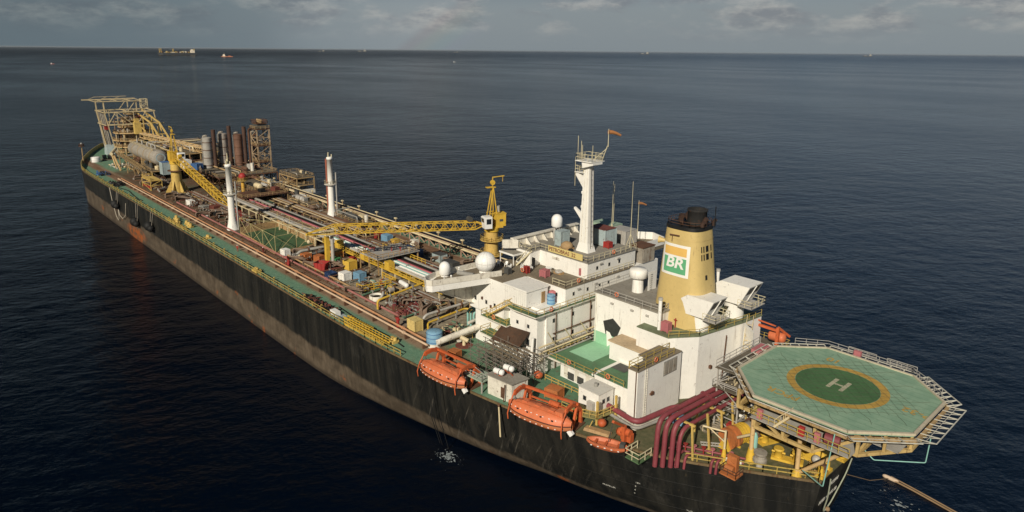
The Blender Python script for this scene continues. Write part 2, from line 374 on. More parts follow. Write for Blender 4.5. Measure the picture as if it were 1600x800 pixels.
# ------------------------------------------------------------------ ship hull and main deck
def hull_material():
    m, t, b = nodes('hull plating'); g = NG(t); p = g.pos(); x, y, z = g.xyz(p)
    zb = g.math('ADD', g.lin(x, -30, 50, 2.3, 5.5), g.lin(x, 50, 290, 0, 1.9))
    st = g.noise(g.vmul(p, (.55,.3,.035)), 1, 5, .65); sp = g.noise(p, .22, 6, .65); fn = g.noise(g.vmul(p, (1.8,1.8,.25)), 1, 5, .7)
    up = g.mix(g.ramp(st, .35, .72), (.010,.0105,.010), (.030,.028,.023))
    up = g.mix(g.math('MULTIPLY', g.ramp(fn, .60, .8), .55), up, (.10,.075,.042))
    up = g.mix(g.math('MULTIPLY', g.math('MULTIPLY', g.ramp(sp, .52, .72), g.ramp(fn, .4, .6)), .5), up, (.055,.052,.045))
    lo = g.mix(g.ramp(sp, .3, .7), (.066,.051,.036), (.140,.110,.078))
    lo = g.mix(g.math('MULTIPLY', g.ramp(fn, .42, .7), .75), lo, (.055,.042,.03))
    lo = g.mix(g.ramp(z, 1.5, .1), lo, (.045,.035,.026))
    # the one big orange rust bloom forward, and scattered small ones
    dx = g.math('SUBTRACT', x, 204.0); dz = g.math('SUBTRACT', z, 2.6)
    rad = g.math('ADD', g.math('POWER', g.math('DIVIDE', dx, 13.0), 2), g.math('POWER', g.math('DIVIDE', dz, 3.2), 2))
    bloom = g.math('MULTIPLY', g.ramp(rad, 1.3, .2), g.ramp(g.noise(p, .45, 5, .6), .38, .58))
    small = g.math('MULTIPLY', g.ramp(g.noise(g.vmul(p, (.16,.16,.2)), 1, 5, .6), .63, .72), .8)
    lo = g.mix(g.math('MAXIMUM', bloom, small), lo, (.30,.085,.022))
    # pale scuffs slanting down the side under the lifeboats
    sk_ = g.n('ShaderNodeCombineXYZ'); g.inp(sk_.inputs[0], g.math('MULTIPLY', g.math('ADD', x, g.math('MULTIPLY', z, .55)), 1.1)); g.inp(sk_.inputs[1], g.math('MULTIPLY', z, .09))
    scf = g.math('MULTIPLY', g.ramp(g.noise(sk_.outputs[0], 1, 5, .7), .54, .70), g.math('MULTIPLY', g.ramp(g.math('ABSOLUTE', g.math('SUBTRACT', x, 6.0)), 26, 4), g.ramp(z, 14, 10)))
    up = g.mix(g.math('MULTIPLY', scf, .8), up, (.15,.135,.11)); lo = g.mix(g.math('MULTIPLY', scf, .5), lo, (.20,.18,.15))
    edge = g.math('ADD', zb, g.math('MULTIPLY', g.math('SUBTRACT', g.noise(g.vmul(p, (.25,.25,.1)), 1, 5, .7), .5), 1.9))
    f = g.ramp(g.math('SUBTRACT', z, edge), -.5, .5)
    g.inp(b.inputs['Base Color'], g.mix(f, lo, up)); b.inputs['Roughness'].default_value = .5
    b.inputs['Specular IOR Level'].default_value = .3
    # shell plating seams
    bk = g.n('ShaderNodeTexBrick'); cb = g.n('ShaderNodeCombineXYZ'); g.inp(cb.inputs[0], x); g.inp(cb.inputs[1], z); g.inp(bk.inputs['Vector'], cb.outputs[0])
    for a, v in (('Scale',1.0),('Mortar Size',.05),('Brick Width',11.0),('Row Height',2.6),('Mortar Smooth',.6)): bk.inputs[a].default_value = v
    bp = g.n('ShaderNodeBump'); bp.inputs['Strength'].default_value = .8; bp.inputs['Distance'].default_value = .06
    g.inp(bp.inputs['Height'], g.math('ADD', bk.outputs['Fac'], g.math('MULTIPLY', g.noise(g.vmul(p, (.35,.35,.2)), 1, 3), 2.2)))
    t.links.new(bp.outputs[0], b.inputs['Normal']); return m
def deck_material():
    m, t, b = nodes('main deck plating'); g = NG(t); p = g.pos(); x, y, z = g.xyz(p)
    n1 = g.noise(p, .16, 6, .65); n2 = g.noise(p, 1.1, 6, .7); n3 = g.noise(g.vmul(p, (.05,.5,1)), 1, 5, .6)
    wob = g.math('MULTIPLY', g.math('SUBTRACT', n1, .5), 5.0); yy = g.math('ADD', y, wob); xx = g.math('ADD', x, g.math('MULTIPLY', wob, 2.5))
    brown = g.mix(g.ramp(n2, .35, .7), (.085,.048,.03), (.17,.115,.075))
    grayb = g.mix(g.ramp(n2, .3, .7), (.17,.14,.095), (.36,.31,.225))
    green = g.mix(g.ramp(n2, .3, .72), (.105,.205,.135), (.165,.285,.19))
    olive = g.mix(g.ramp(n2, .3, .7), (.075,.085,.042), (.15,.135,.075))
    mid = g.mix(g.ramp(xx, 72, 84), grayb, g.mix(g.ramp(n1, .42, .58), brown, (.10,.085,.055)))
    mid = g.mix(g.math('MULTIPLY', g.ramp(n1, .56, .64), g.ramp(x, 100, 130)), mid, g.mix(.72, green, brown))
    mid = g.mix(g.ramp(xx, 272, 284), mid, green)
    mid = g.mix(g.ramp(g.math('ADD', x, g.math('MULTIPLY', wob, .4)), 27, 25), mid, g.mix(.35, green, (.05,.13,.06)))
    mid = g.mix(g.ramp(xx, -7, -12), mid, olive)
    # painted green strip along both edges, trodden brown beside the pipes
    ay = g.math('ABSOLUTE', g.math('ADD', y, g.math('MULTIPLY', wob, .32)))
    strip = g.math('MULTIPLY', g.ramp(ay, 21.0, 22.4), g.ramp(x, -6, 6))
    worn = g.math('MULTIPLY', g.ramp(ay, 16.2, 18.6), g.ramp(x, 8, 24))
    c = g.mix(worn, mid, g.mix(g.ramp(n3, .35, .65), (.17,.095,.055), (.27,.20,.135)))
    c = g.mix(strip, c, green)
    c = g.mix(g.math('MULTIPLY', g.ramp(g.noise(p, .5, 7, .72), .53, .68), g.lin(strip, 0, 1, .7, .3)), c, (.14,.075,.045))
    g.inp(b.inputs['Base Color'], c); b.inputs['Roughness'].default_value = .75; b.inputs['Specular IOR Level'].default_value = .2
    return m
HULL, DECK = hull_material(), deck_material()
TOP = [(-41.3,0,-30,0),(-41.3,3,-30,1.2),(-41.3,5.8,-29.5,2.2),(-36,9.3,-25.5,3.3),(-31.3,12.3,-21,5),(-26,15.6,-16.5,6.7),(-20.7,18.2,-12,8.7),(-16,20,-8,10.4),
       (-11.6,21.5,-4,12),(-2,23.5,4,15.2),(7.7,25,12.2,18),(16,25.75,20,20.2),(24,26.3,30.7,22.9),(35,27.05,42,25.3),(50,27.25,56,26.9),(75,27.25,75,27.25),
       (110,27.25,110,27.25),(150,27.25,150,27.25),(190,27.25,190,27.25),(230,27.25,230,27.25),(262,27.25,262,27.25),(277,27.15,277,27.2),(288,26.8,287,26.7),(298,25.7,296,25.2),
       (308,23.7,305,22.6),(320,20.6,316,18.9),(333,16.6,328,14.6),(346,12.2,339,10.2),(357,8.0,349,6.6),(366,4.4,357,3.6),(372,1.9,362,1.4),(374.5,0,364,0)]
def spl(k, i):
    return TOP[i][k]
STN = []                                      # Catmull-Rom between the stations so that the bends are smooth
for i in range(len(TOP)-1):
    a, b_, c_, d_ = TOP[max(i-1,0)], TOP[i], TOP[i+1], TOP[min(i+2,len(TOP)-1)]
    k = 1 if i < 2 else 3
    if i == 2: a = (2*b_[0]-c_[0], 2*b_[1]-c_[1], 2*b_[2]-c_[2], 2*b_[3]-c_[3])
    for j in range(k):
        u = j/k
        STN.append(tuple(.5*(2*b_[q] + (c_[q]-a[q])*u + (2*a[q]-5*b_[q]+4*c_[q]-d_[q])*u*u + (3*b_[q]-a[q]-3*c_[q]+d_[q])*u**3) for q in range(4)))
STN.append(TOP[-1])
def edge_y(x):
    """half breadth of the main deck at x"""
    for a, b_ in zip(STN, STN[1:]):
        if a[0] <= x <= b_[0] and b_[0] > a[0]: return a[1] + (b_[1]-a[1])*(x-a[0])/(b_[0]-a[0])
    return 27.25
def hull_pt(s, z, side):
    tt = max(0, z/D); mid = min(1, max(0, (s[0]-20)/60)); e = .17+.21*min(1, max(0, (s[0]+36)/30)) if s[0] < -6 else .38+(.85-.38)*mid; f = tt**e
    return (s[2]+(s[0]-s[2])*f, side*(s[3]+(s[1]-s[3])*f), z)
SHIP = thing('production_ship', 'huge black and rust hulled oil production ship with green deck edge lying across the sea', 'ship', (160,0,0))
def make_hull():
    zs = [-3,-.5,0,.4,1,2,3.2,4.6,6.2,8,10,12,13.6,D]; s = MB(); k = len(zs)
    st = STN[2:]
    for side in (1,-1):
        vs = [hull_pt(a, z, side) for a in st for z in zs]
        fs = [(i*k+j, (i+1)*k+j, (i+1)*k+j+1, i*k+j+1) for i in range(len(st)-1) for j in range(k-1)]
        s.add(vs, [f if side < 0 else f[::-1] for f in fs], True)
    tr = STN[:3]; arc = [(a, 1) for a in tr[::-1]] + [(a, -1) for a in tr[1:]]
    vs = [hull_pt(a, z, sd) for a, sd in arc for z in zs]
    s.add(vs, [(i*k+j, i*k+j+1, (i+1)*k+j+1, (i+1)*k+j) for i in range(len(arc)-1) for j in range(k-1)], False)
    s.build('hull', HULL, SHIP)
    d = DB(); n = len(STN); vs = [(a[0], a[1], 0) for a in STN] + [(a[0], -a[1], 0) for a in STN]
    d.add(vs, [(i, n+i, n+i+1, i+1) for i in range(n-1)])
    d.build('main_deck', DECK, SHIP)
    g_ = DB()                                  # raised sheer strake lip
    for sd in (1,-1):
        P = [(a[0], sd*a[1], .0) for a in STN[2:]]
        for a, b_ in zip(P, P[1:]): g_.bar(Vector(a)+Vector((0,0,.05)), Vector(b_)+Vector((0,0,.05)), .22, .34)
    g_.build('gunwale', M('gunwale paint', (.17,.12,.06), .6, .6, .3), SHIP)
    r_ = DB(); r2 = DB()
    for sd, q in ((1, r_), (-1, r2)):
        xs = [-41,-38,-35,-32,-29,-26.4] if sd > 0 else list(range(-40, 8, 4))
        xs2 = [28+i*4 for i in range(68)] if sd > 0 else [12+i*5 for i in range(56)]
        for X_ in (xs, xs2): q = DB(); q.rail([(x_, sd*(edge_y(x_)-.35), 0) for x_ in X_], 1.2, 1.9, .075 if sd > 0 else .055); q.build('railing', RAILY if sd > 0 else TAND, SHIP)
    bw = DB()                                  # bow bulwark with its pale capping
    B = [a for a in STN if a[0] > 286]
    for sd in (1,-1):
        P = [Vector((a[0]+.05, sd*(a[1]+.02), 0)) for a in B]; hs = [min(1.9, .15+(a[0]-286)*.12) for a in B]
        vs = []
        for q, h in zip(P, hs):
            i_ = q*1.0; i_.x -= .25; i_.y -= sd*.22
            vs += [q, q+Vector((0,0,h)), i_+Vector((0,0,h)), i_]
        m_ = len(P); fs = []
        for i in range(m_-1):
            for j in range(4): fs.append((i*4+j, (i+1)*4+j, (i+1)*4+(j+1)%4, i*4+(j+1)%4))
        bw.add([tuple(v) for v in vs], fs)
    bw.build('bulwark', M('bulwark paint', (.34,.27,.10), .6, .5, .25), SHIP)
make_hull()
def hull_marks():
    w = M('dull white marks', (.42,.41,.37), .6, .2, .2)
    def on_side(x0, z0, body, size):
        # nearest point of the shell, then its local tangent
        best = min(STN[3:], key=lambda a: abs(hull_pt(a, z0, 1)[0]-x0)); i = STN.index(best)
        p0, p1 = Vector(hull_pt(STN[i-1], z0, 1)), Vector(hull_pt(STN[i+1], z0, 1)); pz = Vector(hull_pt(best, z0+.8, 1)) - Vector(hull_pt(best, z0, 1))
        o = Vector(hull_pt(best, z0, 1)); ux = (p0-p1).normalized(); uy = pz.normalized(); n = ux.cross(uy).normalized(); uy = n.cross(ux)
        text_on(s, body, size, o + n*.12, ux, uy, .02)
    for a in ((-19.2,8.6,'18M',.42),(-19.3,7.8,'8',.42),(-19.4,7.0,'6',.42),(-19.5,6.2,'4',.42),(-14,5.9,'PROPELLER',.42),(-26,5.4,'TUG',.42)):
        s = MB(); on_side(*a); s.build('draught_mark', w, SHIP)
    tr = MB(); x = -41.3
    def tx(z): return hull_pt(STN[0], z, 1)[0] - .06
    text_on(tr, 'PETROBRAS 32', .85, (tx(10.2), 4.0, 10.2), (0,-1,0), (tx(11)-tx(9.4),0,1.6), .03, bold=.01)
    tr.build('stern_lettering', w, SHIP); tr = MB()
    text_on(tr, 'NASSAU', .85, (tx(12.4), 2.4, 12.4), (0,-1,0), (tx(13.2)-tx(11.6),0,1.6), .03, bold=.01)
    tr.build('stern_lettering', w, SHIP)
hull_marks()
# ------------------------------------------------------------------ bridge house
BH = thing('bridge_house', 'tall white bridge house with open wings and brown decks, rust runs and windows', 'deckhouse', (14,-1,D))
s = DB()
s.box(5.8,25.3,-14,10.4,0,11.2); s.box(6.2,13.2,10.4,12.3,0,10.9)
s.build('lower_block', WHITE, BH)
s = DB(); s.box(6.0,25.3,-14,5.5,11.203,14.3); s.box(15.5,25.28,5.5,11.8,7.2,14.3)
s.build('upper_block', WHITE, BH)
s = DB(); s.box(9.5,15.497,6.5,11.8,11.22,14.1); s.prism([(9.35,6.3),(15.6,6.3),(15.6,11.95),(9.35,11.95)],14.1,14.42)
sb = s.build('side_store', WHITE, BH)
s = DB()
for i in range(1,12): s.box(9.35+i*.52,9.38+i*.52,11.8,11.83,11.3,14.0)
s.build('panel_seam', GALV, sb)
s = DB(); s.box(9.44,9.5,7.2,8.1,11.3,13.4); s.build('door', WOOD, sb)
# the open deck over it, running out into the wing
WING = [(25.6,9),(26.1,19.4),(25.0,22.6),(23.4,23.4),(22.4,22.8),(18.6,9.6)]
s = DB(); s.prism([(25.45,-14.2),(25.45,11.9),(15.6,11.9),(15.6,5.7),(5.85,5.7),(5.85,-14.2)],14.303,14.5); s.build('open_deck', ROOF, BH)
s = DB(); s.prism(WING,13.3,14.52)
s.prism([(25.3,10.4),(25.3,11.9),(24,20),(23.6,20)],12.2,13.3)
wing = s.build('bridge_wing', WHITE, BH)
s = DB()
for a,b in zip(WING, WING[1:]):
    a,b=Vector((*a,0)),Vector((*b,0)); s.bar(a+Vector((0,0,15.0)),b+Vector((0,0,15.0)),.16,1.05)
s.build('bulwark', WHITE2, wing)
s = DB(); s.add([(24.6,10.4,7.4),(24.6,21.5,12.9),(24.6,21.5,13.4),(24.6,10.4,13.4)],[(0,1,2,3)])
s.bar((24.6,10.45,7.4),(24.6,21.5,12.9),1.3,.14); s.build('bracket', WHITE2, wing)
s = DB(); s.prism([(25.2,9.2),(25.8,19.3),(23.5,22.9),(22.6,22.4),(18.9,9.7)],14.523,14.56); s.build('wing_deck', ROOF, wing)
s = DB()
for x,y in ((22.3,20.2),(21.8,19.0),(24.6,15.0)): s.cyl(x,y,14.55,15.7,.12,.12,8); s.ball(x,y,15.7,.2,8)
s.build('peg_post', WHITE, wing)
s = DB(); s.drum((24.2,15.6,15),(21.0,14.4,15),.45,12); s.build('rolled_fender', GRAY, wing)
# monkey island block
s = DB(); s.box(6.5,23.0,-15,-.8,14.503,17.6); s.box(19,23,-.8,1.8,14.503,17.6); mi = s.build('wheelhouse', WHITE, BH)
s = DB(); s.prism([(6.3,-15.2),(23.2,-15.2),(23.2,2.0),(18.8,2.0),(18.8,-.6),(6.3,-.6)],17.603,17.8); s.build('wheelhouse_roof', ROOFG, BH)
s = DB(); s.bar((23.3,2.6,18.5),(23.3,-16.6,18.5),.22,1.5); s.box(22.9,23.9,-16.6,2.6,19.25,19.5); s.prism([(23.2,2.0),(24.6,4.2),(24.2,4.4),(22.2,2.0)],17.6,19.3)
for i in range(8):
    y=1.4-i*2.4; s.vprism([(23.2,17.8),(23.2,19.2),(21.7,17.8)],y-.06,y+.06)
s.build('dodger', WHITE2, BH)
def window(par, p, ux, w, h, nm='window', out=.03):
    """small pane in a frame on a wall; p centre, ux along the wall, outward = ux x up"""
    ux=Vector(ux).normalized(); n=ux.cross(Vector((0,0,1))); p=Vector(p)
    a=MB(); q=[p+n*out+ux*i*(w/2+.07)+Vector((0,0,j*(h/2+.07))) for i,j in((-1,-1),(1,-1),(1,1),(-1,1))]; q2=[v-n*(out+.02) for v in q]
    a.add([tuple(v) for v in q+q2],[(0,1,2,3),(0,4,5,1),(1,5,6,2),(2,6,7,3),(3,7,4,0)]); f=a.build(nm,GALV,par)
    a=MB(); q=[p+n*(out+.012)+ux*i*w/2+Vector((0,0,j*h/2)) for i,j in((-1,-1),(1,-1),(1,1),(-1,1))]
    a.add([tuple(v) for v in q],[(0,1,2,3)]); a.build('pane',GLASS,f)
AFT=(0,-1,0); PORT=(-1,0,0)                      # along-the-wall directions whose outward sides face aft and port
for y in (3.4,-.4,-3.8,-6.4): window(BH,(6.0,y,D+12.9),AFT,.45,.6)
for x in (8.2,): window(BH,(x,5.5,D+12.7),PORT,.45,.6)
for x in (18,20.4,23.6): window(BH,(x,11.8,D+9.3),PORT,.5,.7)
for y in (-3.5,-7,-10): window(BH,(6.5,y,D+16.2),AFT,.5,.6)
for y in (8.6,3.6,-1.4):
    for z in (2.2,5.7,9.2): window(BH,(5.8,y,D+z),AFT,.5,.7)
for x in (8.4,11.2): window(BH,(x,12.3,D+5.2),PORT,.6,1.3); window(BH,(x,12.3,D+8.3),PORT,.5,.6)
s = DB(); s.box(17.6,18.5,1.8,1.84,14.55,16.6); s.box(20.6,21.5,-.8,-.75,14.55,16.5); s.build('doorway', BLACK, BH)
s = DB(); s.box(8.0,8.35,-.8,-.5,15.0,16.3); s.build('extinguisher_locker', PINK, BH)
s = DB(); s.box(13.6,15.4,-.8,-.55,16.6,17.0); s.build('lamp_box', WHITE2, BH)
# side galleries, stairs and rails
for nm,h,pl in (('gallery',11.2,[(5.2,-14),(5.2,13.7),(10.6,13.9),(12.6,13.6),(12.6,12.3),(5.8,12.3),(5.8,-14)]),
                ('gallery',7.2,[(12.9,10.4),(12.9,13.5),(20.2,13.4),(20.2,10.4)]),('gallery',3.6,[(13.0,10.4),(13.0,13.4),(20.8,13.1),(20.8,10.4)])):
    s=DB(); s.prism(pl,h-.22,h); gl=s.build(nm,WHITE2,BH)
    s=DB(); cx=sum(p[0] for p in pl)/len(pl); cy=sum(p[1] for p in pl)/len(pl)
    s.prism(pl,h+.004,h+.03); s.build('deck_paint',GREEN,gl)
s=DB()
s.rail([(5.3,-14,11.2),(5.3,13.5,11.2),(10.6,13.8,11.2),(12.5,13.5,11.2)]); s.rail([(12.9,13.4,7.2),(20.1,13.3,7.2),(20.1,10.5,7.2)]); s.rail([(13,13.3,3.6),(20.7,13,3.6),(20.7,10.5,3.6)])
s.build('gallery_railing', RAILY, BH)
s=DB(); s.rail([(5.95,-14,14.5),(5.95,5.6,14.5),(9.2,5.6,14.5)],1.1,1.6); s.rail([(6.4,-15,17.8),(6.4,-.7,17.8),(18.8,-.7,17.8),(18.8,1.9,17.8),(22,1.9,17.8)],1.1,1.6)
s.build('deck_railing', RAILW, BH)
s=DB(); s.stairs((19.2,12.4,7.2),(13.2,12.4,11.1)); s.build('stair', YELP, BH)
s=DB(); s.stairs((13.6,12.0,7.2),(17.6,12.0,3.7)); s.build('stair', YELP, BH)
s=DB(); s.stairs((21.6,3.0,14.5),(18.9,1.4,17.8),.8); s.build('ladder', RAILW, BH)
s=DB()                                            # pipework and supports across the aft face
for y in (8.2,4.1,-1,-4): s.tube([(5.6,y,0),(5.6,y,10.9)],.09,6)
s.tube([(5.5,-5,3.4),(5.5,9,3.4)],.12,6); s.tube([(5.5,-5,6.9),(5.5,9,6.9)],.1,6)
s.build('wall_pipe', RUST, BH)
# sign on the roof edge
SG = thing('name_sign', 'long yellow name board on the port edge of the wheelhouse roof', 'sign', (12,-.3,D+18))
s=DB(); s.box(7.4,16.2,-.42,-.3,17.95,19.15); s.build('board', M('sign yellow',(.62,.50,.20),.6,.1,.08), SG)
s=DB(); [s.bar((x,-.5,17.8),(x,-.5,19.1),.1) for x in (7.6,10.5,13.4,16)]; s.build('support', GALV, SG)
s=MB(); text_on(s,'PETROBRAS  32',1.0,(16.0,-.29,D+18.52),PORT,(0,0,1),.02,bold=.015); s.build('lettering', BROWN, SG)
# awning, chairs, tables on the open deck
AW=thing('awning','flat white topped awning on posts beside the wheelhouse door','awning',(22.8,2,D+14.5))
s=DB(); s.box(20.9,24.9,-.4,4.5,16.85,17.0); s.build('canopy', ROOFG, AW)
s=DB(); s.box(20.8,25,4.5,4.6,16.7,17.05); s.box(20.8,20.9,-.4,4.5,16.7,17.05); s.build('valance', WHITE, AW)
for x,y in ((21,4.4),(24.8,4.4),(21,.2)):
    s=DB(); s.bar((x,y,14.5),(x,y,16.85),.14); s.build('post', WHITE, AW)
CH=thing('plastic_chair','white plastic chair standing on the brown open deck','chair'); G='white chairs round the awning'
s=MB(); s.box(-.25,.25,-.25,.25,.42,.47); s.build('seat',DOME,CH)
s=MB(); s.bar((-.25,0,.45),(-.36,0,1.0),.5,.05); s.build('backrest',DOME,CH)
for a in(-1,1):
    for b in(-1,1): s=MB(); s.bar((a*.22,b*.22,.43),(a*.27,b*.27,0),.06); s.build('leg',DOME,CH)
    s=MB(); s.bar((-.3,a*.27,.68),(.22,a*.27,.68),.06); s.bar((.22,a*.27,.68),(.24,a*.26,0),.05); s.build('armrest',DOME,CH)
for i,(x,y,rz) in enumerate(((22.2,5.2,2),(19.6,3.4,.6),(18.6,4.2,3.6),(20.6,5.8,1.2),(17.6,2.9,4.4),(23.6,6.0,2.4),(18.7,2.2,5.2))):
    o=CH if i==0 else copy_tree(CH); place(o,(x,y,D+14.5),rz,None,G)
o=thing('garden_table','round white plastic table beside the wheelhouse wall','table',(14.8,.8,D+14.5))
s=MB(); s.cyl(14.8,.8,D+15.15,D+15.22,.7); s.build('top',DOME,o)
for k in range(4): s=MB(); s.bar((14.8+.4*math.cos(k*1.57),.8+.4*math.sin(k*1.57),D+15.15),(14.8+.55*math.cos(k*1.57),.8+.55*math.sin(k*1.57),D+14.5),.06); s.build('leg',DOME,o)
o=thing('tarp_cover','low grey covered bundle near the wheelhouse port wall','bundle',(12.4,.6,D+14.5)); s=MB(); s.rbox(12.4,.6,D+14.5,1.8,1.0,.35); s.build('pallet',WOOD,o); s=MB(); s.ball(12.4,.6,D+14.9,.8,12,.5); s.build('cover',GALV,o)
def crate(nm,lab,cat,x,y,h,lx,ly,lz,m,a=0,group=None,seams=5,lid=True):
    """ribbed steel box: body, corner posts, lid and door"""
    o=thing(nm,lab,cat,(x,y,D+h),group); o.rotation_euler=(0,0,a)
    if x>25: k=.86 if nm in('control_cabin','pump_unit') else .74; lx,ly,lz=lx*k,ly*k,lz*k
    q=MB(); q.box(-lx/2,lx/2,-ly/2,ly/2,.12,lz)
    for i in range(1,seams*2):
        t=-lx/2+i*lx/(seams*2); q.box(t-.05,t+.05,-ly/2-.05,ly/2+.05,.15,lz-.1)
        t=-ly/2+i*ly/(seams*2); q.box(-lx/2-.05,lx/2+.05,t-.05,t+.05,.15,lz-.1)
    b=bld(q,'body',m,o)
    for i in(-1,1):
        for j in(-1,1): q=MB(); q.box(i*lx/2-.09,i*lx/2+.09,j*ly/2-.09,j*ly/2+.09,0,lz+.06); bld(q,'corner_post',m,o)
    if lid: q=MB(); q.box(-lx/2-.06,lx/2+.06,-ly/2-.06,ly/2+.06,lz+.01,lz+.09); bld(q,'lid',lid if lid is not True else m,o)
    return o
def bld(q,name,m,par):
    """build with coordinates already local to the thing"""
    me=bpy.data.meshes.new(name); me.from_pydata(q.v,[],q.f); me.polygons.foreach_set('use_smooth',q.sm); me.materials.append(m); me.update()
    ob=bpy.data.objects.new(name,me); COL.objects.link(ob); ob.parent=par; return ob
crate('deck_locker','faded pink locker by the railing of the open deck','locker',12.9,3.9,14.5,1.3,1.2,1.3,PINK,.1)
crate('deck_locker','small bright red locker on the open deck behind the white side store','locker',16.6,5.0,14.5,.7,.7,1.3,RED)
crate('deck_locker','dark grey locker at the root of the port bridge wing','locker',18.6,8.0,14.5,.9,.8,1.1,DGRAY)
def tank(nm,lab,cat,x,y,h,r,hh,m,cap=None,legs=0,group=None):
    o=thing(nm,lab,cat,(x,y,D+h),group); z0=.5 if legs else 0
    q=MB(); q.lathe([(r,z0),(r,z0+hh*.86),(r*.93,z0+hh*.94),(r*.5,z0+hh),(.01,z0+hh)],0,0,18); bld(q,'shell',m,o)
    q=MB(); [q.lathe([(r+.04,z0+f*hh),(r+.04,z0+f*hh+.1)],0,0,18) for f in(.1,.45,.8)]; bld(q,'hoop',cap or m,o)
    if legs:
        for k in range(legs): a=2*PI*k/legs; q=MB(); q.bar((r*.75*math.cos(a),r*.75*math.sin(a),0),(r*.75*math.cos(a),r*.75*math.sin(a),z0+.1),.16); bld(q,'leg',GRAY,o)
    return o
tank('water_drum','light blue plastic drum on the green gallery','drum',8.2,6.9,11.22,.75,1.9,LBLUE,BLUE)
tank('water_drum','faded pink drum standing behind the light blue one','drum',8.9,5.9,11.22,.65,2.1,PINK)
# ------------------------------------------------------------------ radar mast, domes, aerials
MA=thing('radar_mast','tall white plated mast with two railed platforms above the wheelhouse roof','mast',(11.8,-6.2,D+17.8))
s=DB(); b_=[(-1.15,-.85),(1.15,-.85),(1.15,.85),(-1.15,.85)]; sh=lambda k,dx=0:[(11.8+dx+a*k,-6.2+c*k) for a,c in b_]
s.prism(sh(1.35),17.8,19.6,sh(.95)); s.prism(sh(.95),19.6,34.9,sh(.58)); s.build('column',WHITE,MA)
s=DB(); [s.prism([(11.8+a-.03,-6.2-.9),(11.8+a+.03,-6.2-.9),(11.8+a+.03,-6.2+.9),(11.8+a-.03,-6.2+.9)],19.7,34,[(11.8+a*.55-.03,-6.2-.56),(11.8+a*.55+.03,-6.2-.56),(11.8+a*.55+.03,-6.2+.56),(11.8+a*.55-.03,-6.2+.56)]) for a in(-.5,.5)]; s.build('stiffener',WHITE2,MA)
s=DB()
for z in range(19,35): s.bar((10.45+(z-18)*.03,-5.9,z),(10.45+(z-18)*.03,-6.6,z),.06)
s.bar((10.4,-5.9,18.6),(10.9,-5.9,34.4),.1); s.bar((10.4,-6.6,18.6),(10.9,-6.6,34.4),.1); s.build('ladder',GALV,MA)
s=DB(); s.vprism([(12.4,30.0),(12.4,32.2),(14.4,33.2),(14.6,32.6)],-6.7,-5.7); s.prism([(12.3,-7),(14.6,-7),(14.6,-5.4),(12.3,-5.4)],33.1,33.2); pf=s.build('platform',WHITE,MA)
s=DB(); s.rail([(12.4,-6.9,33.2),(14.5,-6.9,33.2),(14.5,-5.5,33.2),(12.4,-5.5,33.2)],1.2,.9,.04); s.build('railing',RAILW,pf)
s=DB(); s.vprism([(12.2,34.2),(12.4,35.3),(9.6,35.5),(9.6,35.0)],-7.6,-4.9); s.prism([(9.6,-8.2),(13.8,-8.2),(13.8,-4.6),(9.6,-4.6)],35.45,35.6); pf=s.build('platform',WHITE,MA)
s=DB(); s.rail([(9.7,-8.1,35.6),(13.7,-8.1,35.6),(13.7,-4.7,35.6),(9.7,-4.7,35.6),(9.7,-8.1,35.6)],1.3,.9,.045); s.bar((9.6,-7.4,35.6),(9.4,-8.6,38.4),.09); s.bar((11.6,-7.4,35.6),(9.4,-8.6,38),.09); s.build('railing',RAILW,pf)
for k,(x,y,h) in enumerate(((13.4,-4.9,40.2),(13.2,-5.6,39.2),(12.2,-4.8,38.6),(11.4,-6.8,38.4))):
    s=DB(); s.tube([(x,y,35.6),(x,y,h)],.05,6); s.build('aerial',RAILW,MA)
s=DB(); s.tube([(14.5,-5.5,30.4),(14.5,-5.5,36)],.05,6); s.build('aerial',RAILW,MA)
for z in (22.5,26.2,29.0): s=DB(); s.box(12.7-(z-18)*.02,13.5-(z-18)*.02,-6.35,-6.05,z,z+.1); s.ball(13.4-(z-18)*.02,-6.2,z+.28,.2,8); s.build('navigation_lamp',DOME,MA)
s=DB(); s.vprism([(12.8,23.6),(12.8,25.0),(14.9,26.1),(15.0,25.8)],-6.45,-5.95); s.build('bracket',WHITE,MA)
def windsock(lab,x,y,h0,h1,L,ang):
    o=thing('windsock',lab,'windsock',(x,y,D+h0))
    q=MB(); q.tube([(0,0,0),(0,0,h1-h0)],.08,6,.05); bld(q,'pole',RAILW,o)
    q=MB(); d=Vector((math.cos(ang),math.sin(ang),0)); pts=[Vector((0,0,h1-h0-.6))+d*L*t+Vector((0,0,-L*.28*t*t)) for t in(0,.3,.6,1)]
    q.tube(pts,L*.17,12,L*.09,False); q.tube([p+Vector((0,0,.0)) for p in pts],L*.165,12,L*.085,False); bld(q,'sock',SOCK,o); return o
windsock('orange windsock flying from the pole on top of the radar mast',9.3,-8.7,38.2,41.6,2.5,-2.0)
windsock('small orange windsock on the thin pole beside the starboard wing',14.8,-26.5,15,24.5,1.8,-2.0)
for lab,x,y,h0,h1 in (('thin white whip aerial next to the pale blue cabin with red roof',15.6,-18.6,17.8,29.5),('tall white whip aerial on tripod feet at the aft roof edge',8.0,-15.2,17.8,31.0),('white whip aerial behind the grey louvred cabin, slightly shorter',17.6,-21.5,15,28.2)):
    o=thing('whip_aerial',lab,'aerial',(x,y,D+h0)); s=DB(); s.tube([(x,y,h0),(x,y,h0+(h1-h0)*.4),(x,y,h1)],.09,6,.035); s.build('whip',RAILW,o)
    for k in range(3): s=DB(); s.bar((x+1.0*math.cos(k*2.1),y+1.0*math.sin(k*2.1),h0),(x,y,h0+2.6),.09); s.build('stay',RAILW,o)
RA=thing('radome','big white spherical radome on the root of the bridge wing','radome',(22.1,10.6,D+14.5))
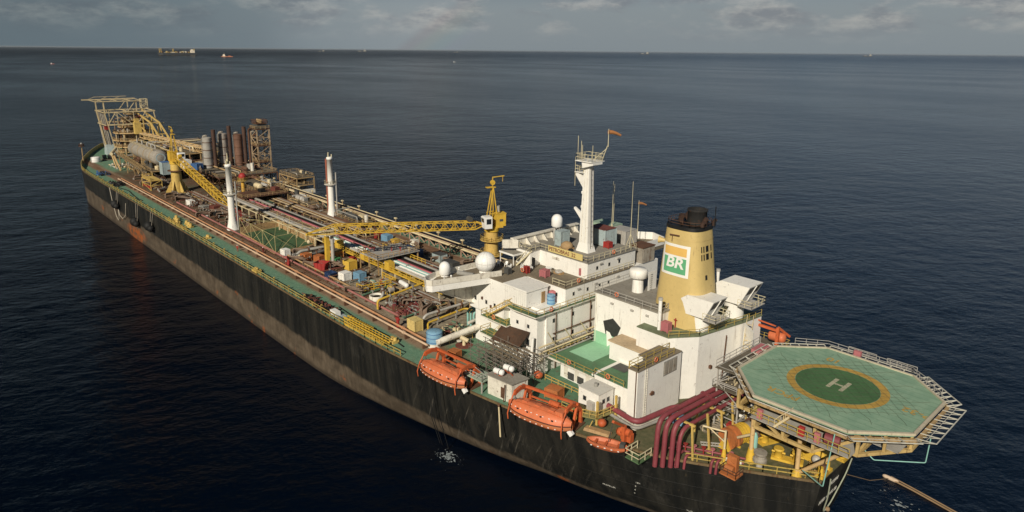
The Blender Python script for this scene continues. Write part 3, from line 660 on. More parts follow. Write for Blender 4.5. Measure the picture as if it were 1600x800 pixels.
s=DB(); s.cyl(22.1,10.6,14.5,15.2,1.25,1.05,18); s.build('base_ring',WHITE,RA)
s=DB(); s.ball(22.1,10.6,16.55,1.98,28); bl=s.build('dome',DOME,RA)
s=DB(); s.lathe([(1.99,16.52),(2.0,16.55),(1.99,16.58)],22.1,10.6,28)
for k in range(6):
    a=k*PI/6; s.tube([(22.1+1.985*math.cos(t)*math.cos(a),10.6+1.985*math.cos(t)*math.sin(a),16.55+1.985*math.sin(t)) for t in [PI*j/16-.3 for j in range(20)]],.014,4,cap=False)
s.build('panel_seam',GALV,bl)
def capsule(lab,x,y,h,r,hh,ped):
    o=thing('radome',lab,'radome',(x,y,D+h)); q=MB(); z=ped
    q.lathe([(r*.82,z),(r,z+.25),(r,z+hh*.55)]+[(max(.01,r*math.cos(t)),z+hh*.55+hh*.45*math.sin(t)) for t in(.3,.6,.9,1.2,1.5)],0,0,20); bld(q,'dome',DOME,o)
    if ped>.6:
        q=MB(); q.cyl(.35,.3,0,ped,.28,.28,10); bld(q,'pedestal',GALV,o)
        q=MB(); q.lattice(-.75,-.2,-.6,.0,0,ped,5,.09,.07); bld(q,'ladder',GALV,o)
    else: q=MB(); q.cyl(0,0,0,ped,r*.7,r*.6); bld(q,'pedestal',WHITE,o)
    return o
capsule('small white domed radome on the tip of the bridge wing',25.2,17.9,14.55,1.05,2.5,.35)
capsule('white capsule radome raised on a pedestal and ladder on the wheelhouse roof',20.6,-7.2,17.8,1.15,2.6,3.0)
# cabins and gear on the wheelhouse roof and behind it
o=crate('roof_cabin','pale blue cabin with a dark red roof just behind the radar mast','cabin',13.2,-12.6,17.8,4.6,3.4,3.4,PALEB,0,None,5,BROWN)
crate('roof_cabin','pale blue cabinet forward of the radar mast','cabin',17.6,-5.6,17.8,1.6,2.4,3.0,PALEB,0,None,3)
crate('roof_cabin','grey louvred cabin on the starboard side of the wheelhouse','cabin',13.5,-19.8,16.0,4.2,3.6,3.6,GALV,0,None,8)
crate('roof_cabin','long green roofed cabin behind the red roofed one','cabin',18.6,-20.5,16.4,5.5,3.6,3.4,M('sage green paint',(.30,.40,.30)),0,None,6)
crate('roof_locker','red box by the railing at the foot of the pale blue cabin','locker',10.4,-11.2,17.8,1.2,1.1,1.2,RED)
o=thing('stowed_gear','brown canvas covered gear stack at the foot of the radar mast','bundle',(15.4,-4.6,D+17.8)); s=DB(); s.box(14.2,16.6,-5.6,-3.8,17.8,18.1); s.build('pallet',WOOD,o)
s=DB(); s.ball(15.4,-4.7,18.3,1.25,14,.75); s.build('canvas_cover',M('brown canvas',(.36,.24,.12),.9),o)
s=DB(); s.ball(13.6,-3.9,18.0,.55,10,.6); s.build('black_bag',RUBBER,o)
SW=thing('starboard_wing','white open wing of the bridge on the far side behind the cabins','bridge wing',(14,-24,D+15))
s=DB(); s.prism([(17,-15),(18,-28),(14,-31),(10,-30),(10,-15)],14.4,15.2); s.build('deck',ROOF,SW)
s=DB(); P=[(10,-16),(10,-29.6),(14,-31),(18,-28),(17.4,-16)]
for a,c in zip(P,P[1:]): s.bar((*a,16.0),(*c,16.0),.15,1.6)
s.build('bulwark',WHITE,SW); s=DB(); s.add([(12,-14,7),(12,-28,14.3),(12,-14,14.3),(12.3,-14,7),(12.3,-28,14.3),(12.3,-14,14.3)],[(0,1,2),(3,5,4),(0,3,4,1)]); s.build('bracket',WHITE,SW)
GC=thing('louvred_enclosure','grey slatted enclosure beside the aft wall of the wheelhouse','enclosure',(7.5,-18.6,D+14.5))
s=DB(); s.box(5.9,9.2,-20.4,-16.6,14.5,17.6)
for i in range(12): s.box(5.78,5.9,-20.4+i*.32,-20.28+i*.32,14.5,17.7); s.box(5.9+i*.28,6.02+i*.28,-16.6,-16.5,14.5,17.7)
s.build('slatted_wall',CONC,GC); s=DB(); s.box(5.7,9.4,-20.6,-16.4,17.6,17.75); s.build('roof',RUST,GC)
s=DB(); s.box(6,12,-22,-14.2,11,14.45); s.build('base',WHITE,GC)
# ------------------------------------------------------------------ engine casing
EC=thing('engine_casing','white slab sided engine casing with stepped roofs under the funnel','deckhouse',(-8,-2,D))
s=DB(); s.box(-11,2.9,-13,.9,0,13.5); s.build('upper_casing',WHITE,EC)
s=DB(); s.prism([(-11.2,-13.2),(3.1,-13.2),(3.1,1.1),(-11.2,1.1)],13.503,13.7); s.build('casing_roof',ROOFG,EC)
s=DB(); s.prism([(-8,2.9),(-14.2,2.9),(-15.0,2.0),(-17.2,-1.4),(-18.9,-12),(-19.4,-17.5),(-8,-17.5)],0,10.8); s.build('aft_casing',WHITE,EC)
s=DB(); s.prism([(-8,3.0),(-14.3,3.0),(-17.3,-1.4),(-19.0,-12),(-19.5,-17.6),(-8,-17.6)],10.803,11.0); s.build('aft_roof',M('dull green roof',(.16,.19,.11),.8,.3,.25,dirt=.4),EC)
s=DB(); s.prism([(-14.5,2.0),(-14.5,13.3),(-16.3,13.3),(-16.3,2.0)],0,9.0); s.box(-14.497,-5.8,.9,11.5,0,4.4); s.build('port_block',WHITE,EC)
s=DB(); s.prism([(-12.6,2.0),(-12.6,8.5),(-14.4,8.5),(-14.4,13.4),(-16.4,13.4),(-16.4,2.0)],9.003,9.12); s.build('port_block_roof',ROOF,EC)
s=DB(); s.box(-5.797,2.9,.9,9.6,0,3.7); s.build('store_room',WHITE,EC)
s=DB(); s.box(-6.6,4.2,.9,11.8,3.703,4.0); s.build('roof_slab',WHITE2,EC)
s=DB(); s.box(-6.5,4.1,.95,11.7,4.003,4.04); s.box(-14.4,-6.52,5.0,11.4,4.403,4.43); s.build('roof_paint',M('store roof green',(.10,.21,.11),.7,.2,.2,dirt=.25),EC)
s=DB(); s.box(-2.6,2.8,.95,7.6,4.043,4.06); s.build('roof_paint',MINT_BOUNCE,EC)  # paler roof corner: light bounced by the wall, put in as colour
s=DB(); s.box(-3.0,2.92,.9,.94,4.05,6.3); s.build('wall_bounce',MINT_BOUNCE,EC)  # green bounce from the roof painted onto the white wall
s=DB(); s.box(-10.6,-3.6,1.0,4.4,4.05,7.3); s.build('roof_store',WHITE,EC)
s=DB(); s.prism([(-10.8,.95),(-3.4,.95),(-3.4,4.7),(-10.8,4.7)],7.303,7.5); s.build('roof_store_top',M('tan roof sheet',(.50,.38,.24),.75,.2,.2,dirt=.2),EC)
s=DB(); s.add([(-9.4,5.2,4.5),(-9.4,7.6,4.5),(-6.6,7.6,4.5),(-6.6,5.2,4.5)],[(0,1,2,3)]); s.build('roof_hatch',DGRAY,EC)
s=DB(); s.box(-16.36,-16.3,3.2,6.8,6.2,8.6); s.build('louvre_frame',GRAY,EC)
s=DB(); [s.box(-16.42,-16.36,3.4+i*1.15,4.3+i*1.15,6.4,8.4) for i in range(3)]; s.build('louvre',CONC,EC)
s=DB(); s.rail([(4.1,11.7,4.0),(4.1,2,4.0)]); s.rail([(4.1,11.7,4.0),(-6.4,11.7,4.0),(-6.4,11.3,4.4),(-12.4,11.5,4.4)]); s.rail([(-14.5,13.2,9.12),(-16.2,13.2,9.12),(-16.2,4,9.12)]); s.rail([(-14.6,13.2,9.12),(-14.6,3,9.12)])
s.rail([(-14.3,2.9,11),(-17.2,-1.4,11),(-18.9,-12,11),(-19.4,-17.4,11)]); s.build('railing',RAILY,EC)
s=DB(); s.rail([(3,1,13.7),(-11,1,13.7),(-11,-1.4,13.7)],1.1,1.8); s.rail([(3,1,13.7),(3,-13,13.7)],1.1,2); s.build('casing_railing',GALV,EC)
s=DB(); s.prism([(-16.4,13.4),(-5.6,11.6),(-5.6,12.4),(-16.9,14.2),(-18.4,1.6),(-17.8,1.6)],0,.5); s.build('plinth',WHITE2,EC)
s=DB(); s.bar((-16.5,13.2,.6),(-17.5,-1.2,.6),.12); s.tube([(-16.1,13.45,9),(-16.1,13.45,.3)],.08,6); s.tube([(-18.9,-7,10),(-18.6,-7,1)],.1,6); s.build('wall_pipe',RUST,EC)
for y,z in ((9.6,4.2),): s=DB(); s.box(-16.6,-16.3,y-.25,y+.25,z,z+.5); s.bar((-16.5,y+.4,z+.25),(-16.6,y+.7,z+.3),.25); s.build('floodlight',RUST,EC)
s=DB(); s.box(-18.1,-17.7,-4.6,-4.1,4.6,5.1); s.build('floodlight',RUST,EC)
for x in (1.6,-.9,-3.4): s=DB(); s.box(x-.45,x+.45,9.6,9.64,.3,2.3); s.build('door',WHITE2,EC)
for x in (-1.8,.4): s=DB(); s.box(x-.7,x+.7,9.6,9.7,.2,1.5); s.build('wall_fan',DGRAY,EC)
# emblem painted on the port wall: dark shield with a pale bird-like wedge
s=DB(); s.add([(x,.925,z) for x,z in ((.9,8.6),(-1.3,9.7),(-3.1,8.5),(-2.3,6.4),(-.2,4.3),(.3,6.5))],[tuple(range(6))[::-1]]); em=s.build('wall_emblem',M('emblem black',(.035,.037,.035),.6,0,.4),EC)
s=DB(); s.add([(x,.95,z) for x,z in ((.1,7.0),(-.7,6.9),(-1.7,5.6),(-.9,4.6),(-.2,4.0))],[tuple(range(5))[::-1]]); s.build('pale_wedge',LOGOW,em)
# fin plate and stair on the aft face
s=DB(); s.stairs((-19.6,-6.6,10.9),(-28.0,3.4,10.9-.3)) if 0 else s.stairs((-19.4,-13.6,10.9),(-23.4,-4.6,4.9),1.0,14); s.build('stair',CREAM,EC)
s=DB(); s.prism([(-19.4,-12.0),(-22.4,-9.4),(-22.4,-9.2),(-19.4,-11.6)],5.0,11); s.build('fin_plate',WHITE,EC)
# ------------------------------------------------------------------ funnel
FU=thing('funnel','large buff yellow funnel with a square white bordered emblem and black top','funnel',(-12.2,-5.6,D+11))
FZ0,FZ1=10.9,27.4
def fpt(a,z,off=0):
    t=(z-FZ0)/(FZ1-FZ0); A=5.05-1.75*t+off; B=4.0-.8*t+off; cx,cy=-11.75+.35*t,-5.5-.05*t; e=.62
    ca,sa=math.cos(a),math.sin(a)
    return (cx+A*math.copysign(abs(ca)**e,ca),cy+B*math.copysign(abs(sa)**e,sa),z)
def fring(zs,off=0,n=56): return [fpt(2*PI*j/n,z,off) for z in zs for j in range(n)]
def fskin(zs,off,name,m,par,cap=False):
    q=DB(); n=56; k=len(zs); q.add(fring(zs,off),[(i*n+j,i*n+(j+1)%n,(i+1)*n+(j+1)%n,(i+1)*n+j) for i in range(k-1) for j in range(n)],True)
    if cap: q.add(fring(zs[-1:],off),[tuple(range(n))])
    return q.build(name,m,par)
fu=fskin([10.9,15,19,23,26,27.4],0,'casing',BUFF,FU,True)
fskin([25.75,25.85],.05,'seam_band',BUFF,fu); fskin([27.4,27.45,27.95],.1,'top_rim',BLACK,FU,True)
def on_funnel(u,z,off): 
    """u metres along the port face, measured aft from its middle"""
    t=(z-FZ0)/(FZ1-FZ0); cx=-11.75+.35*t; x=cx-u
    A=5.05-1.75*t; B=4.0-.8*t; c=min(.999,abs(u)/A)**(1/.62); y=-5.5-.05*t+B*(1-c*c)**(.31)
    return (x,y+off,z)
def fpatch(q,u0,u1,z0,z1,off,nu=10,nz=4):
    vs=[on_funnel(u0+(u1-u0)*i/nu,z0+(z1-z0)*j/nz,off) for j in range(nz+1) for i in range(nu+1)]
    return q.add(vs,[(j*(nu+1)+i,j*(nu+1)+i+1,(j+1)*(nu+1)+i+1,(j+1)*(nu+1)+i) for j in range(nz) for i in range(nu)],True)
LU0,LU1,LZ0,LZ1=-2.95,2.35,19.6,24.9
q=DB(); fpatch(q,LU0,LU1,LZ0,LZ1,.03); lg=q.build('emblem_border',LOGOW,FU)
q=DB(); fpatch(q,LU0+.5,LU1-.5,23.05,LZ1-.45,.045); q.build('emblem_upper_field',LOGOY,lg)
q=DB(); fpatch(q,LU0+.5,LU1-.5,LZ0+.45,22.7,.045); q.build('emblem_lower_field',LOGOG,lg)
vs,fs=text_mesh('BR',2.7,.0,shear=.16,bold=.07,ax='CENTER'); q=DB()
q.add([on_funnel((LU0+LU1)/2+v[0]*1.08,21.75+v[1]*.9,.11+v[2]) for v in vs],fs); q.build('emblem_letters',LOGOW,lg)
q=DB()
for r_ in range(2):
    for c_ in range(4):
        a=PI+.12-.15*c_; z=22.6+r_*1.3
        p=[fpt(a-.035,z,.03),fpt(a+.035,z,.03),fpt(a+.035,z+1.0,.03),fpt(a-.035,z+1.0,.03)]; q.add(p,[(0,1,2,3)])
q.build('louvre',BLACK,FU)
q=DB(); q.add([fpt(3.0,19.3,.03),fpt(3.1,19.3,.03),fpt(3.1,20.1,.03),fpt(3.0,20.1,.03)],[(0,1,2,3)]); q.build('vent_opening',BLACK,FU)
q=DB(); q.lathe([(1.6,28.1),(1.55,30.2),(1.68,30.3),(1.68,30.6),(1.35,30.6),(1.3,28.3)],-12.6,-5.7,20); q.build('exhaust_stack',M('sooty steel',(.022,.021,.02),.8,.25,.4),FU)
for x,y,r_,h in ((-10.4,-4.6,.35,29.4),(-9.6,-5.6,.45,29.1),(-9.9,-6.8,.3,29.4),(-14.4,-5.2,.4,29.4),(-15.2,-6.6,.3,29.2),(-14.6,-4.2,.35,29.0),(-11.2,-3.6,.22,29.5)):
    q=DB(); q.tube([(x,y,28.1),(x,y,h-.4),(x-.3,y,h)],r_,10); q.build('exhaust_pipe',M('rusty soot',(.05,.028,.02),.8,.4,.4),FU)
q=DB(); q.tube([(-16,-5.5,28.1),(-16,-5.5,31.6)],.07,6); q.build('lightning_rod',BLACK,FU)
q=DB(); q.rail([fpt(a,27.9,-.1) for a in [i*.4 for i in range(17)]],.9,1.6,.03); q.build('top_railing',RUST,FU)
q=DB(); hx,hy,hz=fpt(.35,24.6); q.lathe([(.55,0),(.35,.3),(.25,.8)],0,0,12); 
q=DB(); q.tube([(hx-.2,hy,24.6),(hx+.6,hy+.2,24.6),(hx+1.1,hy+.35,24.6)],.25,12,.62); q.build('horn',BUFF,FU)
q=DB(); q.bar(fpt(1.35,26.4,.3),fpt(1.6,26.5,.3),.16); q.tube([fpt(1.45,26.4,.2),fpt(1.45,25.3,.2)],.05,6); q.build('lamp_bracket',RUST,FU)
q=DB(); q.tube([on_funnel(.9,12.6,.25),on_funnel(.9,11.0,.25)],.1,6); q.tube([on_funnel(.6,12.3,.3),on_funnel(1.2,12.3,.3)],.08,6); q.build('hydrant',RED,FU)
q=DB(); q.box(-10.4,-8.7,-1.35,-1.2,13.9,14.1); q.build('grab_bar',DGRAY,FU)
# box ventilators, mushroom ventilator and poles round the funnel
def boxvent(lab,x,y,hb,hd,sc=1.0):
    o=thing('box_ventilator',lab,'ventilator',(x,y,D+hb)); k=sc
    q=MB(); q.cyl(0,0,0,2.8*k,1.3*k,1.3*k,20); bld(q,'trunk',WHITE,o)
    q=MB(); a=1.75*k; z0,z1=2.5*k,5.0*k
    q.vprism([(2.1*k,z0+.5),(1.6*k,z0-.2),(-1.6*k,z0-.2),(-2.9*k,z1),(1.2*k,z1),(2.1*k,z1-.8)],-a,a); h=bld(q,'hood',WHITE,o)
    q=MB(); q.add([(-1.66*k,-a*.85,z0),(-1.66*k,a*.85,z0),(-2.82*k,a*.85,z1-.25),(-2.82*k,-a*.85,z1-.25)],[(0,1,2,3)]); bld(q,'opening',DGRAY,h)
    q=MB(); q.bar((-1.75*k,0,z0),(-2.95*k,0,z1-.1),.14); bld(q,'mullion',WHITE,h)
    q=MB(); q.box(-3.4*k,-1.4*k,-a,a,z0-.45,z0-.33); bld(q,'platform',GALV,o)
    q=MB(); q.rail([(-1.4*k,a,z0-.33),(-3.4*k,a,z0-.33),(-3.4*k,-a,z0-.33),(-1.4*k,-a,z0-.33)],1.1,1.3,.045); bld(q,'railing',RAILW,o)
    return o
boxvent('white hooded box ventilator on the roof right beside the funnel base','',0,0) if 0 else None
boxvent('white hooded box ventilator on the casing roof nearer the funnel',-15.6,-3.9,11,0,1.2)
boxvent('white hooded box ventilator at the starboard corner of the casing, the farther one',-16.2,-13.6,11,0,1.3)
o=thing('mushroom_ventilator','squat white mushroom ventilator on the grey roof in front of the funnel','ventilator',(-2.2,-4.6,D+13.7)); q=DB(); q.cyl(-2.2,-4.6,13.7,16.6,1.05,.95); q.build('trunk',WHITE,o)
q=DB(); q.lathe([(1.2,16.3),(1.65,16.5),(1.65,17.7),(1.4,18.0),(.01,18.15)],-2.2,-4.6,20); q.build('cap',WHITE,o)
o=thing('ladder_cage','white ladder screen beside the mushroom ventilator','ladder',(-3.4,-7.2,D+13.7)); q=DB(); q.box(-3.3,-3.2,-8.6,-6.2,13.7,17.2); q.build('screen',WHITE,o); q=DB(); [q.bar((-3.4,-6.6,13.9+i*.4),(-3.4,-7.2,13.9+i*.4),.07) for i in range(8)]; q.build('rung',GALV,o)
for lab,x,y,h0,h1 in (('white capped vent pole at the aft end of the casing wall',-11.4,1.5,10.9,16.2),('white capped vent pole between the funnel and the far ventilator',-11.5,-15.6,11,17.5)):
    o=thing('vent_pole',lab,'vent pole',(x,y,D+h0)); q=DB(); q.cyl(x,y,h0,h1,.3,.3,12); q.build('pole',WHITE,o); q=DB(); q.cyl(x,y,h1,h1+.4,.42,.36,12); q.build('cap',GALV,o)
crate('deck_locker','faded pink locker at the foot of the funnel','locker',-12.6,1.2,11,1.2,1.0,1.6,PINK)

LR=thing('lifebuoy','orange ring lifebuoy hung on a white wall or railing','lifebuoy'); GL='lifebuoys round the superstructure'
q=MB(); q.tube([(.36*math.cos(a*PI/8),0,.36*math.sin(a*PI/8)) for a in range(17)],.09,6,cap=False); bld(q,'ring',ORG,LR); q=MB(); q.tube([(.44*math.cos(a*PI/4),.0,.44*math.sin(a*PI/4)) for a in range(9)],.02,4,cap=False); bld(q,'grab_line',DOME,LR)
for i,(x,y,h,rz) in enumerate(((5.9,2.2,15.2,PI/2),(17,5.75,15.2,0),(5.1,10,11.9,PI/2),(16.4,13.5,7.9,0),(15.4,13.5,4.3,0),(6.3,-8,18.5,PI/2),(-1.0,11.8,4.7,0),(-9.2,11.55,5.1,0),(-16.4,9,9.8,PI/2),(-2,1.1,14.4,0))):
    o=LR if i==0 else copy_tree(LR); place(o,(x,y,D+h),rz,None,GL)
s=DB(); s.tube([(2.6,.98,4.2),(2.6,.98,13.4)],.07,6); s.build('wall_pipe',WHITE2,EC)
s=DB(); s.tube([(-7.2,.98,7.6),(-7.2,.98,13.4)],.07,6); s.build('wall_pipe',WHITE2,EC)
for x in(-1.0,-5.4,-8.6): s=DB(); s.box(x-.3,x+.3,.9,1.15,12.3,12.6); s.build('wall_lamp',GALV,EC)
for x,z in((21.5,9.6),(19,8.6),(22.8,12.4)): s=DB(); s.box(x-.15,x+.15,11.8,12.1,z,z+.5); s.build('wall_box',RUST,BH)
for y,z in((-2.6,13.4),(2.2,13.5),(-9,13.4)): s=DB(); s.box(5.7,6.0,y-.4,y+.4,z,z+.22); s.build('wall_lamp',GALV,BH)
for y,z in((-4.4,16.8),(-9.5,16.8)): s=DB(); s.box(6.2,6.5,y-.4,y+.4,z,z+.22); s.build('wall_lamp',GALV,BH)
s=DB(); [s.bar((13.6,12.36,.4+i*.4),(14.1,12.36,.4+i*.4),.06) for i in range(17)]; s.bar((13.6,12.36,.2),(13.6,12.36,7.1),.08); s.bar((14.1,12.36,.2),(14.1,12.36,7.1),.08); s.build('wall_ladder',GALV,BH)
s=DB(); [s.bar((-16.4,11.0,.6+i*.4),(-16.4,11.5,.6+i*.4),.06) for i in range(21)]; s.bar((-16.4,11,.5),(-16.4,11,9),.07); s.bar((-16.4,11.5,.5),(-16.4,11.5,9),.07); s.build('wall_ladder',WHITE2,EC)
# ------------------------------------------------------------------ helicopter deck over the stern
HD=thing('helicopter_deck','green octagonal helicopter deck with orange ring on a tan steel frame over the stern','helideck',(-39.5,-.4,D))
OC=[(-27.8,5.0),(-27.8,-6.2),(-33.4,-11.6),(-45.6,-11.3),(-51.0,-6.0),(-51.0,5.3),(-45.4,10.7),(-33.4,11.0)]
HZ=11.3; hc=Vector((-39.5,-.4,0))
def ins(k,z): return [tuple(hc+(Vector((x,y,0))-hc)*k+Vector((0,0,z))) for x,y in OC]
def helideck_material():
    m,t,b=nodes('helideck paint'); g=NG(t); p=g.pos(); x,y,z=g.xyz(p)
    n=g.noise(p,.5,5,.6); n2=g.noise(p,3,4,.6)
    c=g.mix(g.ramp(n,.35,.65),(.215,.34,.235),(.27,.395,.275)); c=g.mix(g.math('MULTIPLY',g.ramp(n2,.5,.75),.35),c,(.13,.27,.18))
    bk=g.n('ShaderNodeTexBrick'); cb=g.n('ShaderNodeCombineXYZ'); g.inp(cb.inputs[0],x); g.inp(cb.inputs[1],y); g.inp(bk.inputs['Vector'],cb.outputs[0])
    for a,v in(('Scale',1.0),('Mortar Size',.035),('Brick Width',70.0),('Row Height',1.25),('Mortar Smooth',.3)): bk.inputs[a].default_value=v
    c=g.mix(g.math('MULTIPLY',bk.outputs['Fac'],.62),c,(.05,.10,.065))
    g.inp(b.inputs['Base Color'],c); b.inputs['Roughness'].default_value=.75; b.inputs['Specular IOR Level'].default_value=.2; return m
s=DB(); s.prism([p[:2] for p in ins(1,0)],HZ-.35,HZ); s.build('deck_plate',helideck_material(),HD)
s=DB()
for a,b in zip(ins(1.0,HZ+.02),ins(1.0,HZ+.02)[1:]+ins(1.0,HZ+.02)[:1]): s.bar(a,b,.34,.3)
s.build('edge_strip',M('pale edge paint',(.52,.46,.34),.6,.2,.15),HD)
s=DB()
for k,z,w in((1.035,HZ-.55,.3),(.86,HZ-.6,.35),(.5,HZ-.6,.35)):
    P=ins(k,z)
    for a,b in zip(P,P[1:]+P[:1]): s.bar(a,b,w,.4)
for y in(-8,-4,0,4,8): s.bar((-29+(-abs(y)*.35),y,HZ-.6),(-50+abs(y)*.35,y,HZ-.6),.3,.45)
for x in(-31,-36,-41,-46): s.bar((x,-10.5,HZ-.9),(x,10,HZ-.9),.3,.4)
s.build('deck_beam',TAND,HD)
def disc(r0,r1,z,m,nm,n=56):
    q=DB(); vs=[(hc.x+r*math.cos(2*PI*j/n),hc.y+r*math.sin(2*PI*j/n),z) for r in(r0,r1) for j in range(n)]
    if r0<.01: q.add(vs[n:],[tuple(range(n))])
    else: q.add(vs,[(j,n+j,n+(j+1)%n,(j+1)%n) for j in range(n)])
    return q.build(nm,m,HD)
disc(0,5.3,HZ+.008,M('dark green touchdown paint',(.07,.155,.06),.75,.05,.22,dirt=.12),'touchdown_disc')
ORGP=M('orange deck marking',(.48,.30,.065),.75,.0,.2,dirt=.2)
disc(5.35,6.45,HZ+.012,ORGP,'touchdown_ring')
s=DB(); z=HZ+.013
for x in(-38.8,-40.5): s.box(x-.27,x+.27,-2.3,1.0,z,z+.004)
s.box(-40.2,-39.1,-.85,-.45,z,z+.004); s.build('letter_h',M('deck marking white',(.44,.42,.29),.75,.0,.15,dirt=.25),HD)
for body,x,y,sz in(('P-32',-51.2,-.4,1.9),('PPCR',-37.9,7.4,1.9),('10',-36.9,-7.9,2.0)):
    s=MB(); text_on(s,body,sz,(x,y,D+HZ+.016),(1,0,0),(0,1,0),.002,bold=.03); s.build('deck_lettering',ORGP,HD)
s=DB()                                            # landing net: rope squares lying on the deck
nd=[Vector((math.cos(R(45)),math.sin(R(45)),0)),Vector((-math.sin(R(45)),math.cos(R(45)),0))]; nb=hc+Vector((0,0,HZ+.05)); rr=random.Random(3)
for k in range(2):
    for i in range(-7,8):
        pts=[nb+nd[k]*u+nd[1-k]*(i*1.05+.12*math.sin(u*1.1+i))+Vector((0,0,.015*(i%2))) for u in [-7.9+.79*j for j in range(21)]]; s.tube(pts,.013,4,cap=False)
for side in range(4):
    d=nd[side%2]*(1 if side<2 else -1)
    for i in range(-2,3,2): e=nb+d*7.9+nd[1-side%2]*i*2.1; s.tube([e,e+d*1.2+Vector((rr.uniform(-.4,.4),rr.uniform(-.4,.4),0)),e+d*2.3],.018,4,cap=False)
s.build('landing_net',M('dark net rope',(.09,.10,.07),.9,0,.3),HD)
s=DB()                                            # safety net frames round the edge, wide ones aft
def netframe(a,b,w,k,dz=-.1):
    a,b=Vector(a),Vector(b); n=Vector(((b-a).y,-(b-a).x,0)).normalized()
    if n.dot((a+b)/2-hc)<0: n=-n
    n.z=0; A,B=a+n*w+Vector((0,0,dz+.35)),b+n*w+Vector((0,0,dz+.35)); s.bar(A,B,.1); s.bar(a.lerp(A,.5),b.lerp(B,.5),.05)
    for i in range(k+1): p=a.lerp(b,i/k); q=A.lerp(B,i/k); s.bar(p,q,.12,.09); s.bar(p+Vector((0,0,-.5)),q,.06)
P=ins(1.02,HZ-.35)
for i,(w,k) in enumerate(((1.2,5),(1.3,6),(1.3,7),(1.9,7),(2.2,7),(1.6,4),(.6,7),(.6,5))):
    netframe(P[i],P[(i+1)%8],w,k)
s.build('safety_net_frame',M('pale net frame',(.55,.53,.45),.6,.2,.15),HD)
s=DB()
for x in(-36,-41.5): s.rail([(x,-12.9,HZ-.2),(x-4,-12.9,HZ-.2)],1.0,1.3,.05)
s.rail([(-29,-10,HZ-.2),(-33,-12.8,HZ-.2),(-45,-12.6,HZ-.2),(-50,-8.4,HZ-.2)],.9,1.5,.04); s.build('edge_railing',GALV,HD)
for x,y in((-37.5,-12.5),): s=DB(); s.box(x-.5,x+.5,y-.3,y+.3,HZ-.1,HZ+.7); s.build('foam_locker',PINK,HD)
# under-frame: tan girders, platform, legs and braces
s=DB(); zl=6.2; zu=8.2
for y in(9.6,-9.6):
    s.bar((-30.5,y,zu),(-46.5,y,zu),.42); s.bar((-33.2,y,zl),(-41.2,y,zl),.42)
    for x in(-30.6,-33.2,-37.2,-41.2,-46.4): s.bar((x,y,zl if -42<x<-32 else zu),(x,y,HZ-.6),.36)
    s.bar((-41.2,y,zl),(-46.4,y,HZ-1),.34); s.bar((-37.2,y,zl),(-33.2,y,zu),.3)
for x in(-30.6,-33.2,-37.2,-41.2,-46.4):
    s.bar((x,-9.6,zu),(x,9.6,zu),.38); s.bar((x,-9.6,zu),(x,0,HZ-.8),.28); s.bar((x,9.6,zu),(x,0,HZ-.8),.28)
for x in(-33.2,-37.2,-41.2): s.bar((x,-9.6,zl),(x,9.6,zl),.36)
s.bar((-46.4,9.6,zu),(-50.4,3.5,zu),.4); s.bar((-50.4,3.5,zu),(-50.4,-3.5,zu),.4); s.bar((-46.4,-9.6,zu),(-50.4,-3.5,zu),.4); s.bar((-50.4,3.5,zu),(-50.4,3.5,HZ-.7),.32); s.bar((-50.4,-3.5,zu),(-50.4,-3.5,HZ-.7),.32); s.bar((-48.4,6.6,zu),(-48.4,6.6,HZ-.7),.32); s.bar((-50.4,3.5,zu),(-47.5,1,HZ-.8),.3)
s.build('girder',M('girder tan',(.52,.37,.15),.55,.4,.2,dirt=.25),HD)
for x,y in((-32.5,8.4),(-32.5,-8.4),(-38.4,6.9),(-38.4,-6.9)):
    s=DB(); s.tube([(x,y,.5),(x-.2,y+.6*(1 if y>0 else -1),zu)],.3,10); lg=s.build('leg',TAN,HD)
    s=DB(); s.cyl(x,y,0,2.1 if x>-35 else .9,.75,.4,12); s.build('foot',YEL,lg)
for sd in(1,-1):
    s=DB(); s.tube([(-38.6,6.7*sd,.6),(-45.6,8.6*sd,zu)],.27,10); s.build('brace',TAN,HD)
    s=DB(); s.tube([(-32.6,8.2*sd,4.2),(-27.5,6.8*sd,.3)],.2,8); s.build('brace',CREAM,HD)
s=DB(); s.box(-46.2,-33.4,7.8,11.6,zu+.22,zu+.3); s.box(-49.8,-46.6,-5,6,zu+.22,zu+.3); pf=s.build('service_platform',GALV,HD)
s=DB(); s.rail([(-33.4,11.5,zu+.3),(-46.2,11.5,zu+.3)],1.1,1.3,.05); s.rail([(-33.4,11.5,zu+.3),(-33.4,8,zu+.3)],1.1,1.3,.05); s.rail([(-46.6,6,zu+.3),(-49.8,3,zu+.3),(-49.8,-5,zu+.3)],1.1,1.3,.05); s.build('platform_railing',RAILY,pf)
s=DB(); s.stairs((-36.8,11.1,zu+.3),(-38.6,11.1,HZ-.7),1.0,8); s.build('stair',CREAM,HD)
for x,m in((-34.6,PINK),(-42.2,PINK),(-40.2,RED)): s=DB(); s.box(x-.35,x+.35,11.0,11.4,zu+.4,zu+1.7); s.build('fire_cabinet',m,HD)
s=DB(); s.drum((-44.6,10.4,zu+1.2),(-42.9,10.7,zu+1.2),.65,14); s.build('hose_reel',PURP,HD)
s=DB(); s.pipe([(-44.2,11.3,HZ-.6),(-43.6,11.4,3.2),(-40,9,2.6)],.08,8); s.pipe([(-49.6,6.4,HZ-.6),(-49.3,6.2,6.5),(-52.5,2.0,6.2),(-52.4,-.4,6.2)],.1,8) if 0 else s.pipe([(-52.2,3.0,HZ-.6),(-52.0,2.8,6.9),(-47.4,6.6,6.7),(-46,7,8.0)],.07,8); s.build('drain_pipe',TEAL,HD)
